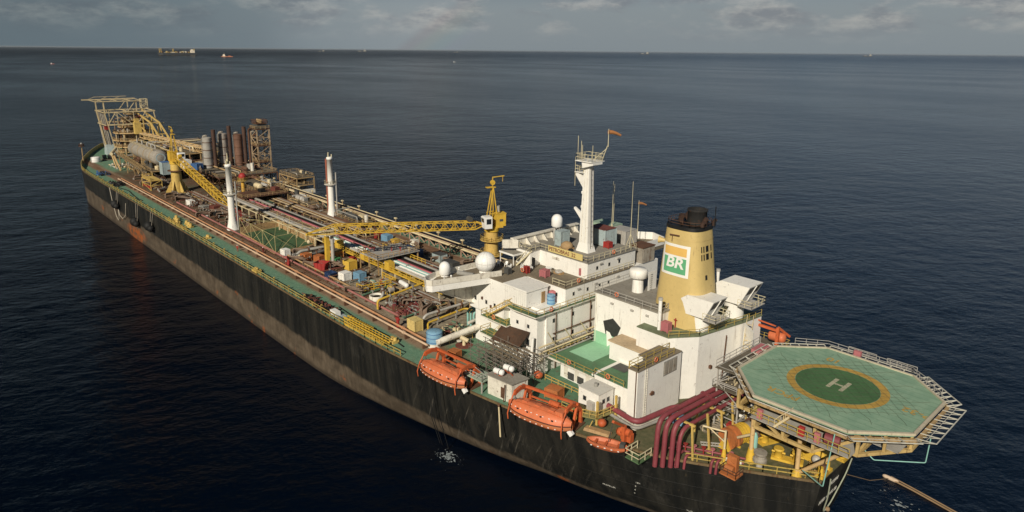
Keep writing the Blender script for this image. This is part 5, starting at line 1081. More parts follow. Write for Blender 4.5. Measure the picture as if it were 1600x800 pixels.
for z,xo in((4.4,0),(5.0,.7),(5.6,0)): s.tube([(4.9-xo,13,z),(4.4-xo,-12,z+.3)],.16,8)
s.build('pipe',CREAM,PB)
s=DB(); s.bar((5.1,13,4.2),(4.6,-12,4.5),.18); s.bar((3.9,13,4.2),(3.4,-12,4.5),.18); [s.bar((5.0,13-i*2.1,4.25),(3.8,13-i*2.1,4.25),.12) for i in range(12)]; [s.bar((4.5,12-i*4.4,0),(4.5,12-i*4.4,4.3),.22) for i in range(6)]; s.rail([(5.2,13,4.3),(4.7,-12,4.5)],1.0,1.6,.05); s.build('frame',GALV,PB)
for i,(y,tx,tz) in enumerate(((9.5,2.2,8.6),(5.4,2.0,8.2),(1.2,2.2,8.4))): s=DB(); s.tube([(4.2,y,5.2),(tx+1.6,y+2.6,tz)],.1,6); s.build('stay',CREAM,PB)
o=thing('mushroom_valve','pale valve head on a round maroon deck plate in front of the bridge house','valve',(24,14.4,D)); s=DB(); s.cyl(24,14.4,.02,.12,1.7,1.7,20); s.build('deck_plate',BROWN,o); s=DB(); s.cyl(24,14.4,.1,1.2,.35,.3,10); s.drum((23.2,14,1.1),(24.6,14.7,1.6),.42,12); s.build('body',CREAM,o); s=DB(); s.drum((25,14.8,.7),(25,14.8,.8),.5,12); s.build('handwheel',WHITE2,o)
tank('chemical_tank','big light blue tank on a white ring base near the forward lifeboat','tank',27.6,18.8,.9,1.55,2.4,LBLUE,BLUE); o=thing('tank_base','round white plinth under the big light blue tank','plinth',(27.6,18.8,D)); s=DB(); s.cyl(27.6,18.8,0,.88,1.3,1.3,18); s.build('ring',WHITE2,o); s=DB(); s.box(26.9,27.3,17.3,17.6,.1,.6); s.build('valve_box',GRAY,o)
s=DB(); s.pipe([(26.2,19.4,1.3),(24.6,11.2,2.6),(24,9,2.8)],.62,14,2); o=single(s,'cargo_main',WHITE2,'fat white pipe slanting up to the front of the bridge house','pipe')
s=DB(); s.rail([(27,17.6,0),(25.6,11,0)],1.4,1.6,.06); single(s,'pipe_fence',YELP,'yellow railing under the fat white pipe','railing')
crate('deck_box','orange brown box behind the forward lifeboat davit','box',21.0,19.0,0,1.8,1.6,1.4,ORBX,.2)
crate('deck_box','rusty orange box behind the after lifeboat davit','box',-1.6,15.8,0,2.4,2.0,1.6,ORBX,.2)
o=thing('tarpaulin','crumpled blue tarpaulin at the forward end of the forward lifeboat','tarpaulin',(20.4,25,D)); s=DB(); rr=random.Random(5); [s.ball(20.6+rr.uniform(-.8,.8),24.6+rr.uniform(-.5,.5),.5+rr.uniform(0,.5),rr.uniform(.35,.7),7,.8) for i in range(9)]; s.build('sheet',BLUE,o); s=DB(); s.ball(19.9,25.3,.6,.45,10); s.build('white_float',DOME,o)
# ------------------------------------------------------------------ deck cranes
def crane_top(o,ang,L,boom_dz,hx=0.0,col=YEL,cab=DOME):
    """slewing part; local x towards the boom tip, origin at the top of the pedestal"""
    c,n=math.cos(ang),math.sin(ang)
    def T(q): q.v=[(v[0]*c-v[1]*n,v[0]*n+v[1]*c,v[2]) for v in q.v]; return q
    q=MB(); q.cyl(0,0,-.3,.6,2.0,2.0,18); q.box(-2.6,2.4,-1.6,1.6,.6,1.0); bld(T(q),'turntable',col,o)
    q=MB(); q.box(-3.4,-.6,-1.5,1.5,1.0,4.3); q.box(-3.5,-.5,-1.6,1.6,4.3,4.45); mh=bld(T(q),'machinery_house',col,o)
    q=MB(); q.box(-2.6,-1.6,1.5,1.54,2.3,2.9); q.box(-3.44,-3.4,-1,1,2.2,2.7); bld(T(q),'dark_panel',DGRAY,mh)
    q=MB(); q.drum((-1.6,.4,4.4),(-1.6,.4,6.3),.5,10); bld(T(q),'exhaust',GALV,mh)
    q=MB(); q.vprism([(1.0,1.0),(3.0,1.0),(3.3,3.9),(2.9,4.1),(1.0,4.1)],-3.0,-.7); q.v=[(a,-b,z) for a,b,z in q.v]; q.f=[f[::-1] for f in q.f]; cb=bld(T(q),'cab',cab,o)
    q=MB(); q.add([(3.08,.95,1.9),(3.08,2.75,1.9),(3.3,2.75,3.7),(3.3,.95,3.7)],[(0,1,2,3)]); q.add([(1.3,3.03,2.2),(2.6,3.03,2.2),(2.6,3.03,3.6),(1.3,3.03,3.6)],[(0,1,2,3)]); bld(T(q),'cab_window',GLASS,cb)
    q=MB()
    for y in(-1.2,1.2): q.bar((1.4,y,1.0),(-.2,y*.3,11.5),.24); q.bar((-.9,y,4.4),(-.2,y*.3,11.5),.24); q.bar((1.1,y*.95,4.4),(-1.8,y*.95,4.8),.16)
    q.box(-.9,1.6,-.6,.6,11.2,11.4); q.drum((-.2,-.25,12.5),(-.2,.25,12.5),.65,14); q.bar((-.2,0,11.5),(-.2,0,14.0),.2); q.bar((-.2,0,13.9),(-3.4,0,14.1),.22); q.bar((-3,0,14),(-3,0,12.6),.1); bld(T(q),'mast_frame',col,o)
    a=Vector((2.0,0,1.6)); k=.86; tip=Vector((L,0,boom_dz)); m=a.lerp(tip,k); m.z=a.z+(tip.z-a.z)*k+(.9 if boom_dz>-4 else 0)
    q=MB(); q.truss(a+Vector((3,0,0)),m,2.0,1.9,26,.22,.13)
    for y in(-1,1):
        for z in(-.95,.95): q.bar(a+Vector((0,y*.6,0)),a+Vector((3,y,z)),.24); q.bar(m+Vector((0,y,z)),tip+Vector((0,y*.25,z*.2)),.2)
    q.bar(m+Vector((0,-1,.95)),m+Vector((0,1,.95)),.2); q.bar(m.lerp(tip,.5)+Vector((0,-.6,.4)),m.lerp(tip,.5)+Vector((0,.6,.4)),.12)
    q.bar(tip+Vector((-.6,-.4,0)),tip+Vector((.5,.4,0)),.5); bm=bld(T(q),'boom',col,o)
    q=MB(); [q.tube([(-.2,y,12.6),m.lerp(a,.05)+Vector((0,y,1.1))],.016,5) for y in(-.5,.5)]; q.tube([tip,tip+Vector((0,0,-1.6))],.05,5); bld(T(q),'hoist_wire',DGRAY,o)
    q=MB(); q.drum((6.2,-.6,a.z+1.7),(6.2,.6,a.z+1.7),.75,14); bld(T(q),'boom_winch',DGRAY if boom_dz>-4 else col,bm)
    q=MB(); q.lathe([(.01,-.5),(.4,-.3),(.45,.2),(.1,.5)],0,0,10); q.v=[(v[0]+tip.x,v[1]+tip.y,v[2]+tip.z-1.9) for v in q.v]; bld(T(q),'hook_block',CREAM,bm)
K2=thing('deck_crane','yellow pedestal crane with grey cab and long level boom laid across the ship','crane',(59.2,-23,D+9.8))
q=MB(); q.cyl(0,0,-9.8,-.3,1.8,1.65,20); bld(q,'pedestal',M('worn yellow pedestal',(.62,.42,.12),.6,.35,.2,dirt=.25),K2)
for z in(-2.6,-6.6):
    q=MB(); q.cyl(0,0,z-.18,z,3.1,3.1,20); pf=bld(q,'platform',YELP,K2)
    q=MB(); q.rail([(3*math.cos(a*.4),3*math.sin(a*.4),z) for a in range(17)],1.1,1.3,.05); bld(q,'railing',YELP,pf)
q=MB(); q.bar((1.9,0,-9.5),(1.9,0,-1),.1); q.bar((2.2,.5,-9.5),(2.2,.5,-1),.1); [q.bar((1.95,0,-9.5+i*.5),(2.2,.5,-9.5+i*.5),.07) for i in range(17)]; bld(q,'ladder',YELP,K2)
crane_top(K2,math.atan2(20.2+23,74.5-59.2),46.5,3.2)
K1=thing('deck_crane','older yellow crane forward with buttressed pedestal and boom lowered towards the tall white post','crane',(211.8,9.2,D+11.6))
q=MB(); q.cyl(0,0,-11.6,-.3,2.0,1.8,20); pd=bld(q,'pedestal',YELP,K1)
q=MB()
for k in range(6): a=k*PI/3+.3; q.add([(2*math.cos(a),2*math.sin(a),-11.5),(4.3*math.cos(a),4.3*math.sin(a),-11.5),(2.0*math.cos(a),2.0*math.sin(a),-7.0),(2*math.cos(a)+.2*math.sin(a),2*math.sin(a)-.2*math.cos(a),-11.5),(4.3*math.cos(a)+.2*math.sin(a),4.3*math.sin(a)-.2*math.cos(a),-11.5),(2.0*math.cos(a)+.2*math.sin(a),2.0*math.sin(a)-.2*math.cos(a),-7.0)],[(0,1,2),(5,4,3),(1,4,5,2)])
bld(q,'buttress',YELP,pd); q=MB(); q.cyl(0,0,-3.0,-2.8,3,3,18); bld(q,'ring',RUST,pd)
crane_top(K1,math.atan2(8.3-9.2,160-211.8),52,-8.2)
BR=thing('boom_rest','yellow and grey post holding up the tip of the long crane boom','boom rest',(87,10,D))
def at_h(x,y,h0,h1,r,m,nm,par,n=10): q=DB(); q.tube([(x,y,h0),(x,y,h1)],r,n); return q.build(nm,m,par)
q=DB(); q.bar((86.6,10.2,0),(80.6,13.0,11.0) if 0 else (86.6,10.2,8.8),1.0); q.build('post',YEL,BR)
q=DB(); q.tube([(85.2,9.4,0),(85.2,9.4,9.2)],.45,10); q.build('pipe_leg',GALV,BR); q=DB(); q.box(84,88,8.2,11.6,8.8,9.3); q.rail([(84,8.2,9.3),(88,8.2,9.3),(88,11.6,9.3),(84,11.6,9.3)],1,1.2,.06); q.build('cradle',CREAM,BR)
# ------------------------------------------------------------------ white vent posts
def vent_post(lab,x,y,H_,hp):
    o=thing('vent_post',lab,'vent post',(x,y,D)); q=DB(); q.lathe([(1.9,0),(1.5,1.4),(1.12,3.2),(1.0,4.6),(.98,hp)],x,y,20); q.build('column',WHITE,o)
    q=DB(); q.lathe([(.9,hp),(.9,H_-.8),(1.0,H_-.8),(1.0,H_),(.6,H_+.2)],x,y,20); q.build('upper_column',WHITE,o)
    q=DB(); q.cyl(x,y,hp-.1,hp+.15,2.1,2.1,20); pf=q.build('platform',WHITE2,o); q=DB(); q.rail([(x+2.0*math.cos(a*.45),y+2.0*math.sin(a*.45),hp+.15) for a in range(15)],1.1,1.3,.06); q.build('railing',RAILW,pf)
    for k in range(3): q=DB(); q.tube([(x+.7*math.cos(k*2.1),y+.7*math.sin(k*2.1),H_),(x+.7*math.cos(k*2.1),y+.7*math.sin(k*2.1),H_+1.6-.3*k)],.18,8); q.build('vent_pipe',RAILW,o)
    q=DB(); q.tube([(x-1.7,y-1.1,0),(x-1.7,y-1.1,hp+4)],.22,8); q.build('riser',GALV,o); return o
v1=vent_post('tall white vent post on the port side of the pipe deck beside the netted court',140.4,14.6,20.6,11.4); q=DB(); q.tube([(140.4,14.6,20.6),(140.4,14.6,24.2)],.25,8,.1); q.build('top_spike',RAILW,v1)
v2=vent_post('tall white vent post on the starboard side with a rust red riser',134.2,-16.4,20.6,11.6); q=DB(); q.tube([(135.6,-15.9,.2),(135.6,-15.9,20)],.36,10); q.build('red_riser',M('rust red riser',(.32,.10,.06),.6,.3,.2),v2)
# ------------------------------------------------------------------ pipe racks and pipelines along the deck
def pipe_part(par,pts,r,m,nm='pipe',n=8): q=DB(); q.pipe(pts,r,n,r*3); return q.build(nm,m,par)
CR=thing('pipe_rack','long central pipe rack of white, teal and purple pipes on steel legs','pipe rack',(110,0,D))
q=DB()
for x in range(46,184,6): q.bar((x,-4.6,0),(x,-4.6,2.6),.3); q.bar((x,4.0,0),(x,4.0,2.6),.3); q.bar((x,-4.8,2.45),(x,4.2,2.45),.32)
q.bar((46,-4.6,2.3),(178,-4.6,2.3),.2,.3); q.bar((46,4.0,2.3),(178,4.0,2.3),.2,.3)
q.build('frame',CREAM,CR)
for y,r,m,x0,x1,z in ((2.6,.42,GALV,44,178,3.05),(1.75,.26,WHITE2,44,98,2.95),(1.75,.26,GRAY,98.2,174,2.95),(1.0,.24,DOME,44,104,2.95),(1.0,.24,CONC,104.2,176,2.95),(.35,.22,TEAL,44,110,2.9),(.35,.22,RUST,110.2,172,2.9),(-.25,.22,DOME,44,96,2.9),(-.25,.22,MISTY,96.2,180,2.9),(-.85,.24,TEAL,44,90,2.85),(-1.45,.26,PINK,44,170,2.9),(-1.98,.22,PURP,44,178,2.85),(-2.65,.36,BLACK,44,150,3.0),(-3.5,.42,GRAY,44,184,3.05),(-4.25,.24,RUST,44,178,2.9)):
    pipe_part(CR,[(x0,y,z),(x1,y,z)],r,m)
q=DB(); q.box(44,100,3.5,4.6,2.62,2.75); q.bar((44,4.65,2.65),(100,4.65,2.65),.14,.28); q.rail([(44,4.6,2.75),(60,4.6,2.75),(74,4.6,2.75),(100,4.6,2.75)],1.1,1.8,.07); q.build('walkway',YEL,CR)
q=DB(); q.rail([(64,-5.0,2.7),(84,-5.0,2.7)],1.2,1.7,.08); q.build('railing',YEL,CR)
for x in(66.4,78,91.5): q=DB(); q.box(x-1,x+1,3.2,4.9,2.8,4.8); q.build('valve_cabinet',YEL,CR)
q=DB()
for x in range(52,180,12):
    for k in range(3): y=-3.5+k*3.0; q=DB(); q.drum((x+k,y,2.95),(x+k+.35,y,2.95),.55,10); q.build('flange',GRAY,CR)
SR=thing('pipe_rack','long tan pipe rack running along the starboard side','pipe rack',(130,-22,D)); q=DB()
for x in range(50,216,5): q.bar((x,-21.2,0),(x,-21.2,2.0),.26); q.bar((x,-23.6,0),(x,-23.6,2.0),.26); q.bar((x,-21,1.95),(x,-24,1.95),.26); q.bar((x,-21.2,2),(x+2.5,-21.2,.6),.16); q.bar((x+2.5,-21.2,.6),(x+5,-21.2,2),.16)
q.build('frame',M('pinkish tan frame',(.46,.30,.21),.6,.4,.25),SR)
for y,r,m,z in((-21.1,.3,CREAM,2.35),(-22.0,.3,PINK,2.3),(-22.9,.34,BLACK,2.4),(-23.8,.3,CREAM,2.35)): pipe_part(SR,[(48,y,z),(212,y,z)],r,m)
q=DB(); q.bar((46,-21,2.9),(212,-21,2.9),.16); [q.bar((x,-21,2.2),(x,-21,2.9),.12) for x in range(48,212,4)]; q.build('handrail',CREAM,SR)
S2=thing('pipe_line','pale pipe on low stools near the starboard rail','pipe',(120,-25,D)); pipe_part(S2,[(50,-25.2,.9),(196,-25.2,.9)],.28,CREAM,'run')
for x in range(52,196,6): q=DB(); q.box(x-.2,x+.2,-25.5,-24.9,0,.65); q.build('stool',RUST,S2)
def pipeline(lab,y,z,r,m,x0,x1,st=6,nm='pipe_line'):
    o=thing(nm,lab,'pipe',((x0+x1)/2,y,D)); pipe_part(o,[(x0,y,z),(x1,y,z)],r,m,'run',10); x=x0+1
    while x<x1: q=DB(); q.box(x-.18,x+.18,y-.4,y+.4,0,z-r*.8); q.build('stool',RUST,o); x+=st
    x=x0+8
    while x<x1: q=DB(); q.drum((x-.25,y,z),(x+.25,y,z),r*1.6,10); q.build('flange',m,o); x+=24
    return o
COP=M('copper tan pipe',(.62,.44,.30),.45,.2,.15)
pipeline('outer of the two long copper tan pipelines along the port side',20.9,1.0,.22,COP,27,252)
pipeline('inner of the two long copper tan pipelines along the port side',19.7,1.0,.22,M('darker copper pipe',(.52,.27,.14),.45,.3,.2),29,252)
pipeline('dull red pipeline parallel to and inboard of the copper tan pair',16.2,.55,.26,M('dull red pipe',(.36,.15,.13),.6,.3,.2),44,190)
pipeline('thin brown pipeline just outboard of the dull red one',17.4,.45,.16,RUST,60,200,8)
pipeline('light tan pipeline beside the containers and skips',15.0,.8,.22,HTAN,66,100,4)
def crosspipe(lab,pts,r,m,st=True,nm='deck_pipe'):
    o=thing(nm,lab,'pipe',(pts[0][0],pts[0][1],D)); pipe_part(o,pts,r,m,'run')
    for p,s_ in zip(pts,pts[1:]):
        p,s_=Vector(p),Vector(s_)
        if (s_-p).length>4:
            for t in(.25,.75): c=p.lerp(s_,t); q=DB(); q.drum(c,c+(s_-p).normalized()*.3,r*1.7,10); q.bar((c.x,c.y,0),(c.x,c.y,max(.05,c.z)),.2); q.build('support',GRAY if r<.3 else RUST,o)
    return o
crosspipe('yellow pipe sloping across the deck forward of the rust heap',[(50.5,17.3,.4),(50.5,17.3,2.4),(51.6,4.6,3.2)],.25,YEL)
crosspipe('yellow pipe with a dog leg beside the blue tank',[(33.5,16.0,.4),(35.4,14.8,1.2),(36.0,4.6,1.6),(33.2,3.0,1.4),(32.8,2.6,.2)],.22,YEL)
crosspipe('grey pipe with elbow crossing in front of the bridge house',[(38.6,14.0,.2),(38.4,13.2,1.6),(38.0,1.2,1.9)],.3,GALV)
crosspipe('thin green pipe crossing the tan deck from the red pipeline to the rack',[(42.6,16.0,.5),(43.6,4.0,.6)],.2,M('dark green pipe',(.10,.19,.12),.55,.2,.2))
crosspipe('dark green pipe passing the yellow railed pen',[(60,15.6,.5),(62,4.4,.6)],.26,M('dark green pipe',(.10,.19,.12)))
crosspipe('silver elbow pipe rising beside the white hatch ring',[(55.0,14.4,.1),(54.4,13.4,1.9),(58.4,11.2,1.9)],.3,GALV)
crosspipe('black pipe sloping over the valves near the netted court',[(97,13.4,.4),(94,8,2.0),(93.2,3.6,2.6)],.4,DGRAY)
crosspipe('grey pipe alongside the black one by the netted court',[(99.4,13.2,.3),(98.6,12.2,1.7),(96.2,4.0,2.4)],.4,GRAY)
crosspipe('white pipe by the front of the bridge house under the wing',[(28.8,9.4,1.8),(29.0,2.0,2.3)],.34,WHITE2)
crosspipe('rust brown pipe crossing the dark deck just ahead of the court',[(152,15.4,.5),(152,-18,.6)],.3,RUST)
crosspipe('rust brown pipe crossing the dark deck at the crane pedestal',[(196,16,.5),(198,-6,.6)],.3,RUST)
for i in range(4):
    x=28.4+i*.95; crosspipe(('teal gooseneck pipe by the wing bracket, farthest aft','second teal gooseneck pipe by the wing bracket','third teal gooseneck pipe by the wing bracket','teal gooseneck pipe by the wing bracket, farthest forward')[i],[(x,7.6,.1),(x,7.6,3.4),(x,5.2,3.6),(x,4.4,2.9)],.24,TEAL)
def module(lab,x0,x1,y0,y1,levels,seed,m,pipes=10,deckm=GRAT):
    """open process deck: legs, grated floors, pipework, small vessels"""
    o=thing('process_module',lab,'process module',((x0+x1)/2,(y0+y1)/2,D)); rr=random.Random(seed); q=DB()
    nx=max(1,round((x1-x0)/7)); ny=max(1,round((y1-y0)/6)); H_=levels[-1]
    for i in range(nx+1):
        for j in range(ny+1):
            x,y=x0+(x1-x0)*i/nx,y0+(y1-y0)*j/ny; q.bar((x,y,0),(x,y,H_),.36)
            if j in(0,ny) and i<nx:
                for a,b in zip([0]+list(levels),levels): q.bar((x,y,a if i%2 else b),(x+(x1-x0)/nx,y,b if i%2 else a),.2)
    for h in levels:
        for i in range(nx+1): x=x0+(x1-x0)*i/nx; q.bar((x,y0,h-.3),(x,y1,h-.3),.3,.4)
        for j in range(ny+1): y=y0+(y1-y0)*j/ny; q.bar((x0,y,h-.3),(x1,y,h-.3),.3,.4)
    q.build('frame',m,o)
    for h in levels: q=DB(); q.box(x0,x1,y0,y1,h-.12,h); q.build('floor',deckm,o)
    q=DB()
    for h in levels: q.rail([(x0,y0,h),(x1,y0,h),(x1,y1,h),(x0,y1,h),(x0,y0,h)],1.1,2.2,.07)
    q.build('railing',TAND,o)
    for k in range(pipes):
        h=rr.choice([0]+list(levels)); z=h+rr.uniform(.5,2.2); q=DB(); xa,xb=sorted((rr.uniform(x0,x1),rr.uniform(x0,x1))); y=rr.uniform(y0,y1); q.pipe([(xa,y,h),(xa,y,z),(xb,y,z),(xb,rr.uniform(y0,y1),z),(xb,y1 if k%2 else y0,z)],rr.uniform(.16,.4),8); q.build('pipe',rr.choice([GALV,RUST,CREAM,GRAY,TAND,CONC]),o)
    for k in range(max(3,pipes//2)):
        h=rr.choice(levels); x,y=rr.uniform(x0+1,x1-1),rr.uniform(y0+1,y1-1); q=DB()
        if k%3==0: r=rr.uniform(.7,1.2); q.drum((x-2,y,h+r+.3),(x+2,y,h+r+.3),r,12,.4)
        elif k%3==1: q.rbox(x,y,h,rr.uniform(1.2,2.6),rr.uniform(1,2),rr.uniform(1,2.4),rr.uniform(0,.3))
        else: q.cyl(x,y,h,h+rr.uniform(1.5,3.4),rr.uniform(.5,.9),None,12)
        q.build('small_vessel',rr.choice([GALV,CONC,CREAM,RUST,WHITE2,DGRAY]),o)
    return o
def side_rack(lab,x0,x1,y,h,ms,seed):
    o=thing('pipe_rack',lab,'pipe rack',((x0+x1)/2,y,D)); rr=random.Random(seed); w=.55*len(ms)/2+.3; q=DB()
    for x in range(x0,x1+1,5): q.bar((x,y-w,0),(x,y-w,h),.2); q.bar((x,y+w,0),(x,y+w,h),.2); q.bar((x,y-w,h-.1),(x,y+w,h-.1),.22)
    q.bar((x0,y-w,h-.2),(x1,y-w,h-.2),.16); q.bar((x0,y+w,h-.2),(x1,y+w,h-.2),.16); q.build('frame',TAND,o)
    for i,m in enumerate(ms):
        yy=y-w+.4+i*.55; xa,xb=x0+rr.uniform(0,8),x1-rr.uniform(0,8); e=rr.choice((-1,1))
        pipe_part(o,[(xa,yy+e*rr.uniform(1,4),.4),(xa,yy,.4),(xa,yy,h+.2),(xb,yy,h+.2),(xb,yy,.4),(xb,yy-e*rr.uniform(1,4),.4)],rr.uniform(.12,.22),m,'pipe',7)
side_rack('rusty secondary pipe rack on the starboard deck beside the red risered vent post',100,184,-11.2,1.8,(RUST,MISTY,GRAY,TAND,RUST,CREAM,MISTY),61)
side_rack('low brown pipe rack running from the port vent post to the forward crane',142,204,7.6,1.5,(RUST,CONC,MISTY,BROWN,GRAY),62)
side_rack('small rusty pipe rack between the skips and the central rack',56,100,-7.6,1.6,(MISTY,RUST,GRAY,TAND,BROWN),63)
side_rack('short grey brown pipe rack on the tan deck before the bridge house',42,66,5.9,1.2,(MISTY,GRAY,RUST,CONC),64)
rr=random.Random(65)
for i,x in enumerate((106,113,121,128,147,156,163,178,186,193,203,212)):
    y0,y1=(-19.6,-13.4) if i%3 else (-20,-5.4)
    o=crosspipe('rusty pipe crossing the starboard side of the dark cargo deck',[(x,y0,.2),(x,y0,.8+.1*(i%3)),(x+rr.uniform(-3,3),y1,.8+.1*(i%3)),(x+rr.uniform(-3,3),y1+1,.1)],.18,(RUST,MISTY,GRAY)[i%3]); o['group']='rusty cross pipes on the starboard cargo deck'
for i,x in enumerate((71,76,81,88,140,145,150,158,166,173,181,190,199)):
    o=crosspipe('rusty pipe crossing the port side of the dark cargo deck',[(x,15.2,.2),(x,15.2,.7+.1*(i%3)),(x+rr.uniform(-3,3),5.8,.7+.1*(i%3)),(x+rr.uniform(-3,3),5.4,.1)],.17,(MISTY,RUST,BROWN)[i%3]); o['group']='rusty cross pipes on the port cargo deck'
module('low rusty valve module on the starboard deck near the second vent post',112,128,-19.4,-14,(2.2,),46,RUST,10)
module('tan valve module between the brown crossing platform and the starboard rack',150,163,-19.6,-14.4,(2.0,),47,TAND,8)
# platforms crossing the racks
def platform(lab,x0,x1,y0,y1,h,m,rm,nm='cross_platform'):
    o=thing(nm,lab,'platform',((x0+x1)/2,(y0+y1)/2,D)); q=DB(); q.box(x0,x1,y0,y1,h-.22,h); q.build('deck',m,o)
    q=DB(); 
    for x in(x0+.4,(x0+x1)/2,x1-.4):
        for y in(y0+.4,y1-.4): q=DB(); q.bar((x,y,0),(x,y,h-.2),.28); q.build('leg',TAND,o)
    q=DB(); q.rail([(x0,y0,h),(x1,y0,h),(x1,y1,h),(x0,y1,h),(x0,y0,h)],1.1,1.6,.07); q.build('railing',rm,o); return o
P1=platform('pale grey platform bridging the central pipe rack',70,79.5,-7.5,5.2,4.6,GALV,TAND)
for i in range(6): q=DB(); x,y=71.2+i*1.5,-5+1.7*i; q.tube([(x,y,4.6),(x,y,5.5)],.14,6); q.lathe([(.4,0),(.4,.1)],x,y,10,5.5); q.build('valve',RED if i%3 else CREAM,P1)
P2=platform('brown crossing platform aft of the second tower with a dark red box on it',166,178,-16,1,3.8,RUST,TAND)
crate('deck_box','dark red box standing on the brown crossing platform','box',171,-13,3.8,3.6,2.6,2.2,BROWN,.2); crate('deck_box','black machinery on the brown crossing platform','machinery',173,-8.6,3.8,3.0,2.2,1.5,BLACK)
P3=platform('narrow yellow railed stage in front of the bridge house',36,42,-1.0,3.2,2.8,GALV,YEL)
# netted sports court
CT=thing('sports_court','fenced sports court with green floor, tan walls and a frame of crossed poles','court',(119.5,9.3,D))
cc=[(105.2,16.2),(132.8,15.2),(134.2,2.6),(106.2,3.4)]
q=DB(); q.add([(a,b,.03) for a,b in cc],[(0,3,2,1)]); q.build('floor',TURF,CT)
for (a,b),(c_,d_),h in((cc[0],cc[1],.9),(cc[1],cc[2],2.2),(cc[2],cc[3],2.4),(cc[3],cc[0],.7)): q=DB(); q.bar((a,b,h/2),(c_,d_,h/2),.12,h); q.build('wall',HTAN,CT)
q=DB(); C4=[Vector((*p,0)) for p in cc]; up=Vector((0,0,5.2))
for i in range(4):
    a,b=C4[i],C4[(i+1)%4]; k=3 if i%2==0 else 2
    for j in range(k):
        p,r=a.lerp(b,j/k),a.lerp(b,(j+1)/k); q.bar(p,p+up,.11); q.bar(p+up,r+up,.09)
        if i in(0,3): q.bar(p,r+up,.09); q.bar(p+up,r,.09)
for j in(1,2): q.bar(C4[0].lerp(C4[1],j/3)+up,C4[3].lerp(C4[2],j/3)+up,.09)
q.bar(C4[0]+up,C4[2]+up,.08); q.bar(C4[1]+up,C4[3]+up,.08); q.build('net_frame',M('straw pole paint',(.50,.42,.20),.6,.3,.2),CT)
# ------------------------------------------------------------------ containers, skips and boxes
def skip(lab,x,y,l,w,h,m,a):
    o=thing('open_skip',lab,'skip',(x,y,D)); o.rotation_euler=(0,0,a); q=MB()
    q.vprism([(-l/2+.5,0),(l/2-.5,0),(l/2,h),(l/2-.1,h),(l/2-.6,.12),(-l/2+.6,.12),(-l/2+.1,h),(-l/2,h)],-w/2,w/2); 
    for e in(-1,1): q.vprism([(-l/2+.5,0),(l/2-.5,0),(l/2,h),(-l/2,h)],e*w/2-.05,e*w/2+.05)
    bld(q,'bin',m,o); q=MB(); [q.bar((k*l/2*.75,-w/2-.08,.1),(k*l/2*.85,-w/2-.08,h),.14) for k in(-1,-.3,.4,1)]; [q.bar((k*l/2*.75,w/2+.08,.1),(k*l/2*.85,w/2+.08,h),.14) for k in(-1,-.3,.4,1)]; bld(q,'rib',m,o); return o
CA=.12
crate('cargo_box','orange box at the outboard forward corner of the skip cluster','box',94.6,12.4,0,3.0,2.6,2.7,ORBX,CA); crate('cargo_box','second orange box just inboard of the first in the skip cluster','box',91.0,10.4,0,3.0,2.4,2.6,ORBX,CA+.1)
crate('cargo_box','tall orange box with a flat black lid','box',90.0,5.9,0,4.2,3.2,3.7,M('light orange box',(.66,.32,.10),.55,.15,.15),CA,None,3,DGRAY)
skip('open red skip between orange and blue boxes',84.4,13.0,3.4,2.6,2.2,RED,CA+.5); skip('open dark blue skip outboard of the white box',77.4,14.2,2.6,2.0,1.5,NAVY,CA)
crate('cargo_box','bright green box in the middle of the skip cluster','box',85.6,8.6,0,3.2,2.6,2.8,GRN2,CA+.2); crate('cargo_box','yellow box with upright ribs in the skip cluster','box',80.4,7.2,0,3.4,3.2,3.2,M('clean yellow box',(.68,.46,.08),.5,.1,.1),CA)
crate('cargo_box','white box at the after end of the skip cluster','box',73.4,12.5,0,3.0,2.8,2.8,WHITE,CA); crate('cargo_box','light blue box beside the white one','box',71.0,9.8,0,3.2,2.6,2.8,LBLUE,CA)
crate('cargo_box','dark red box behind the yellow ribbed one','box',83.4,3.9,0,3.6,2.6,2.6,RED,CA+.15); crate('cargo_box','black box with a white painted mark behind the skips','box',81.0,1.6+.6,0,2.6,1.6,2.4,BLACK,CA); crate('cargo_box','small rusty box forward of the tall orange one','box',95.6,7.2,0,2.0,1.8,1.4,RUST,CA)
crate('shipping_container','dark navy container on the starboard side behind the pale platform','container',78.6,-11.0,0,9.0,3.0,3.6,NAVY,.0,None,9,M('navy roof',(.07,.13,.24),.6,.2,.2)); crate('workshop_container','grey container workshop near the bridge wing on the starboard deck','container',63.2,-12.4,0,6.0,3.0,3.0,DGRAY,0,None,6); crate('workshop_container','pale grey shed with dark frame beside the navy container','shed',71.0,-14.6,0,4.6,3.2,2.8,PALEB,0,None,3,DGRAY)
crate('cargo_box','orange box beside the grey workshop container','box',70.2,-8.8,0,3.8,2.2,2.0,M('amber box',(.62,.30,.04),.5,.15,.15)); crate('cargo_box','light blue box far out on the starboard deck','box',97.2,-14.6,0,3.8,2.6,2.6,LBLUE,.1); crate('cargo_box','yellow box next to the far light blue one','box',91.4,-13.8,0,2.6,2.4,2.6,YEL,.1); crate('cargo_box','red box forward of the far light blue one','box',101.6,-14.2,0,1.8,2.2,2.4,RED,.1); crate('cargo_box','white box aft of the far yellow one','box',87.2,-17.6,0,2.4,2.2,2.6,WHITE2,.1)
crate('cargo_box','rust coloured low crate near the grey workshop','crate',58.0,-9.4,0,3.8,2.6,1.2,ORBX,.1)
crate('deck_hut','small yellow hut with an open red doorway beside the copper pipelines','hut',36.4,17.2,0,3.4,2.6,3.2,M('cream yellow hut',(.64,.50,.20),.55,.25,.15),0,None,3); 
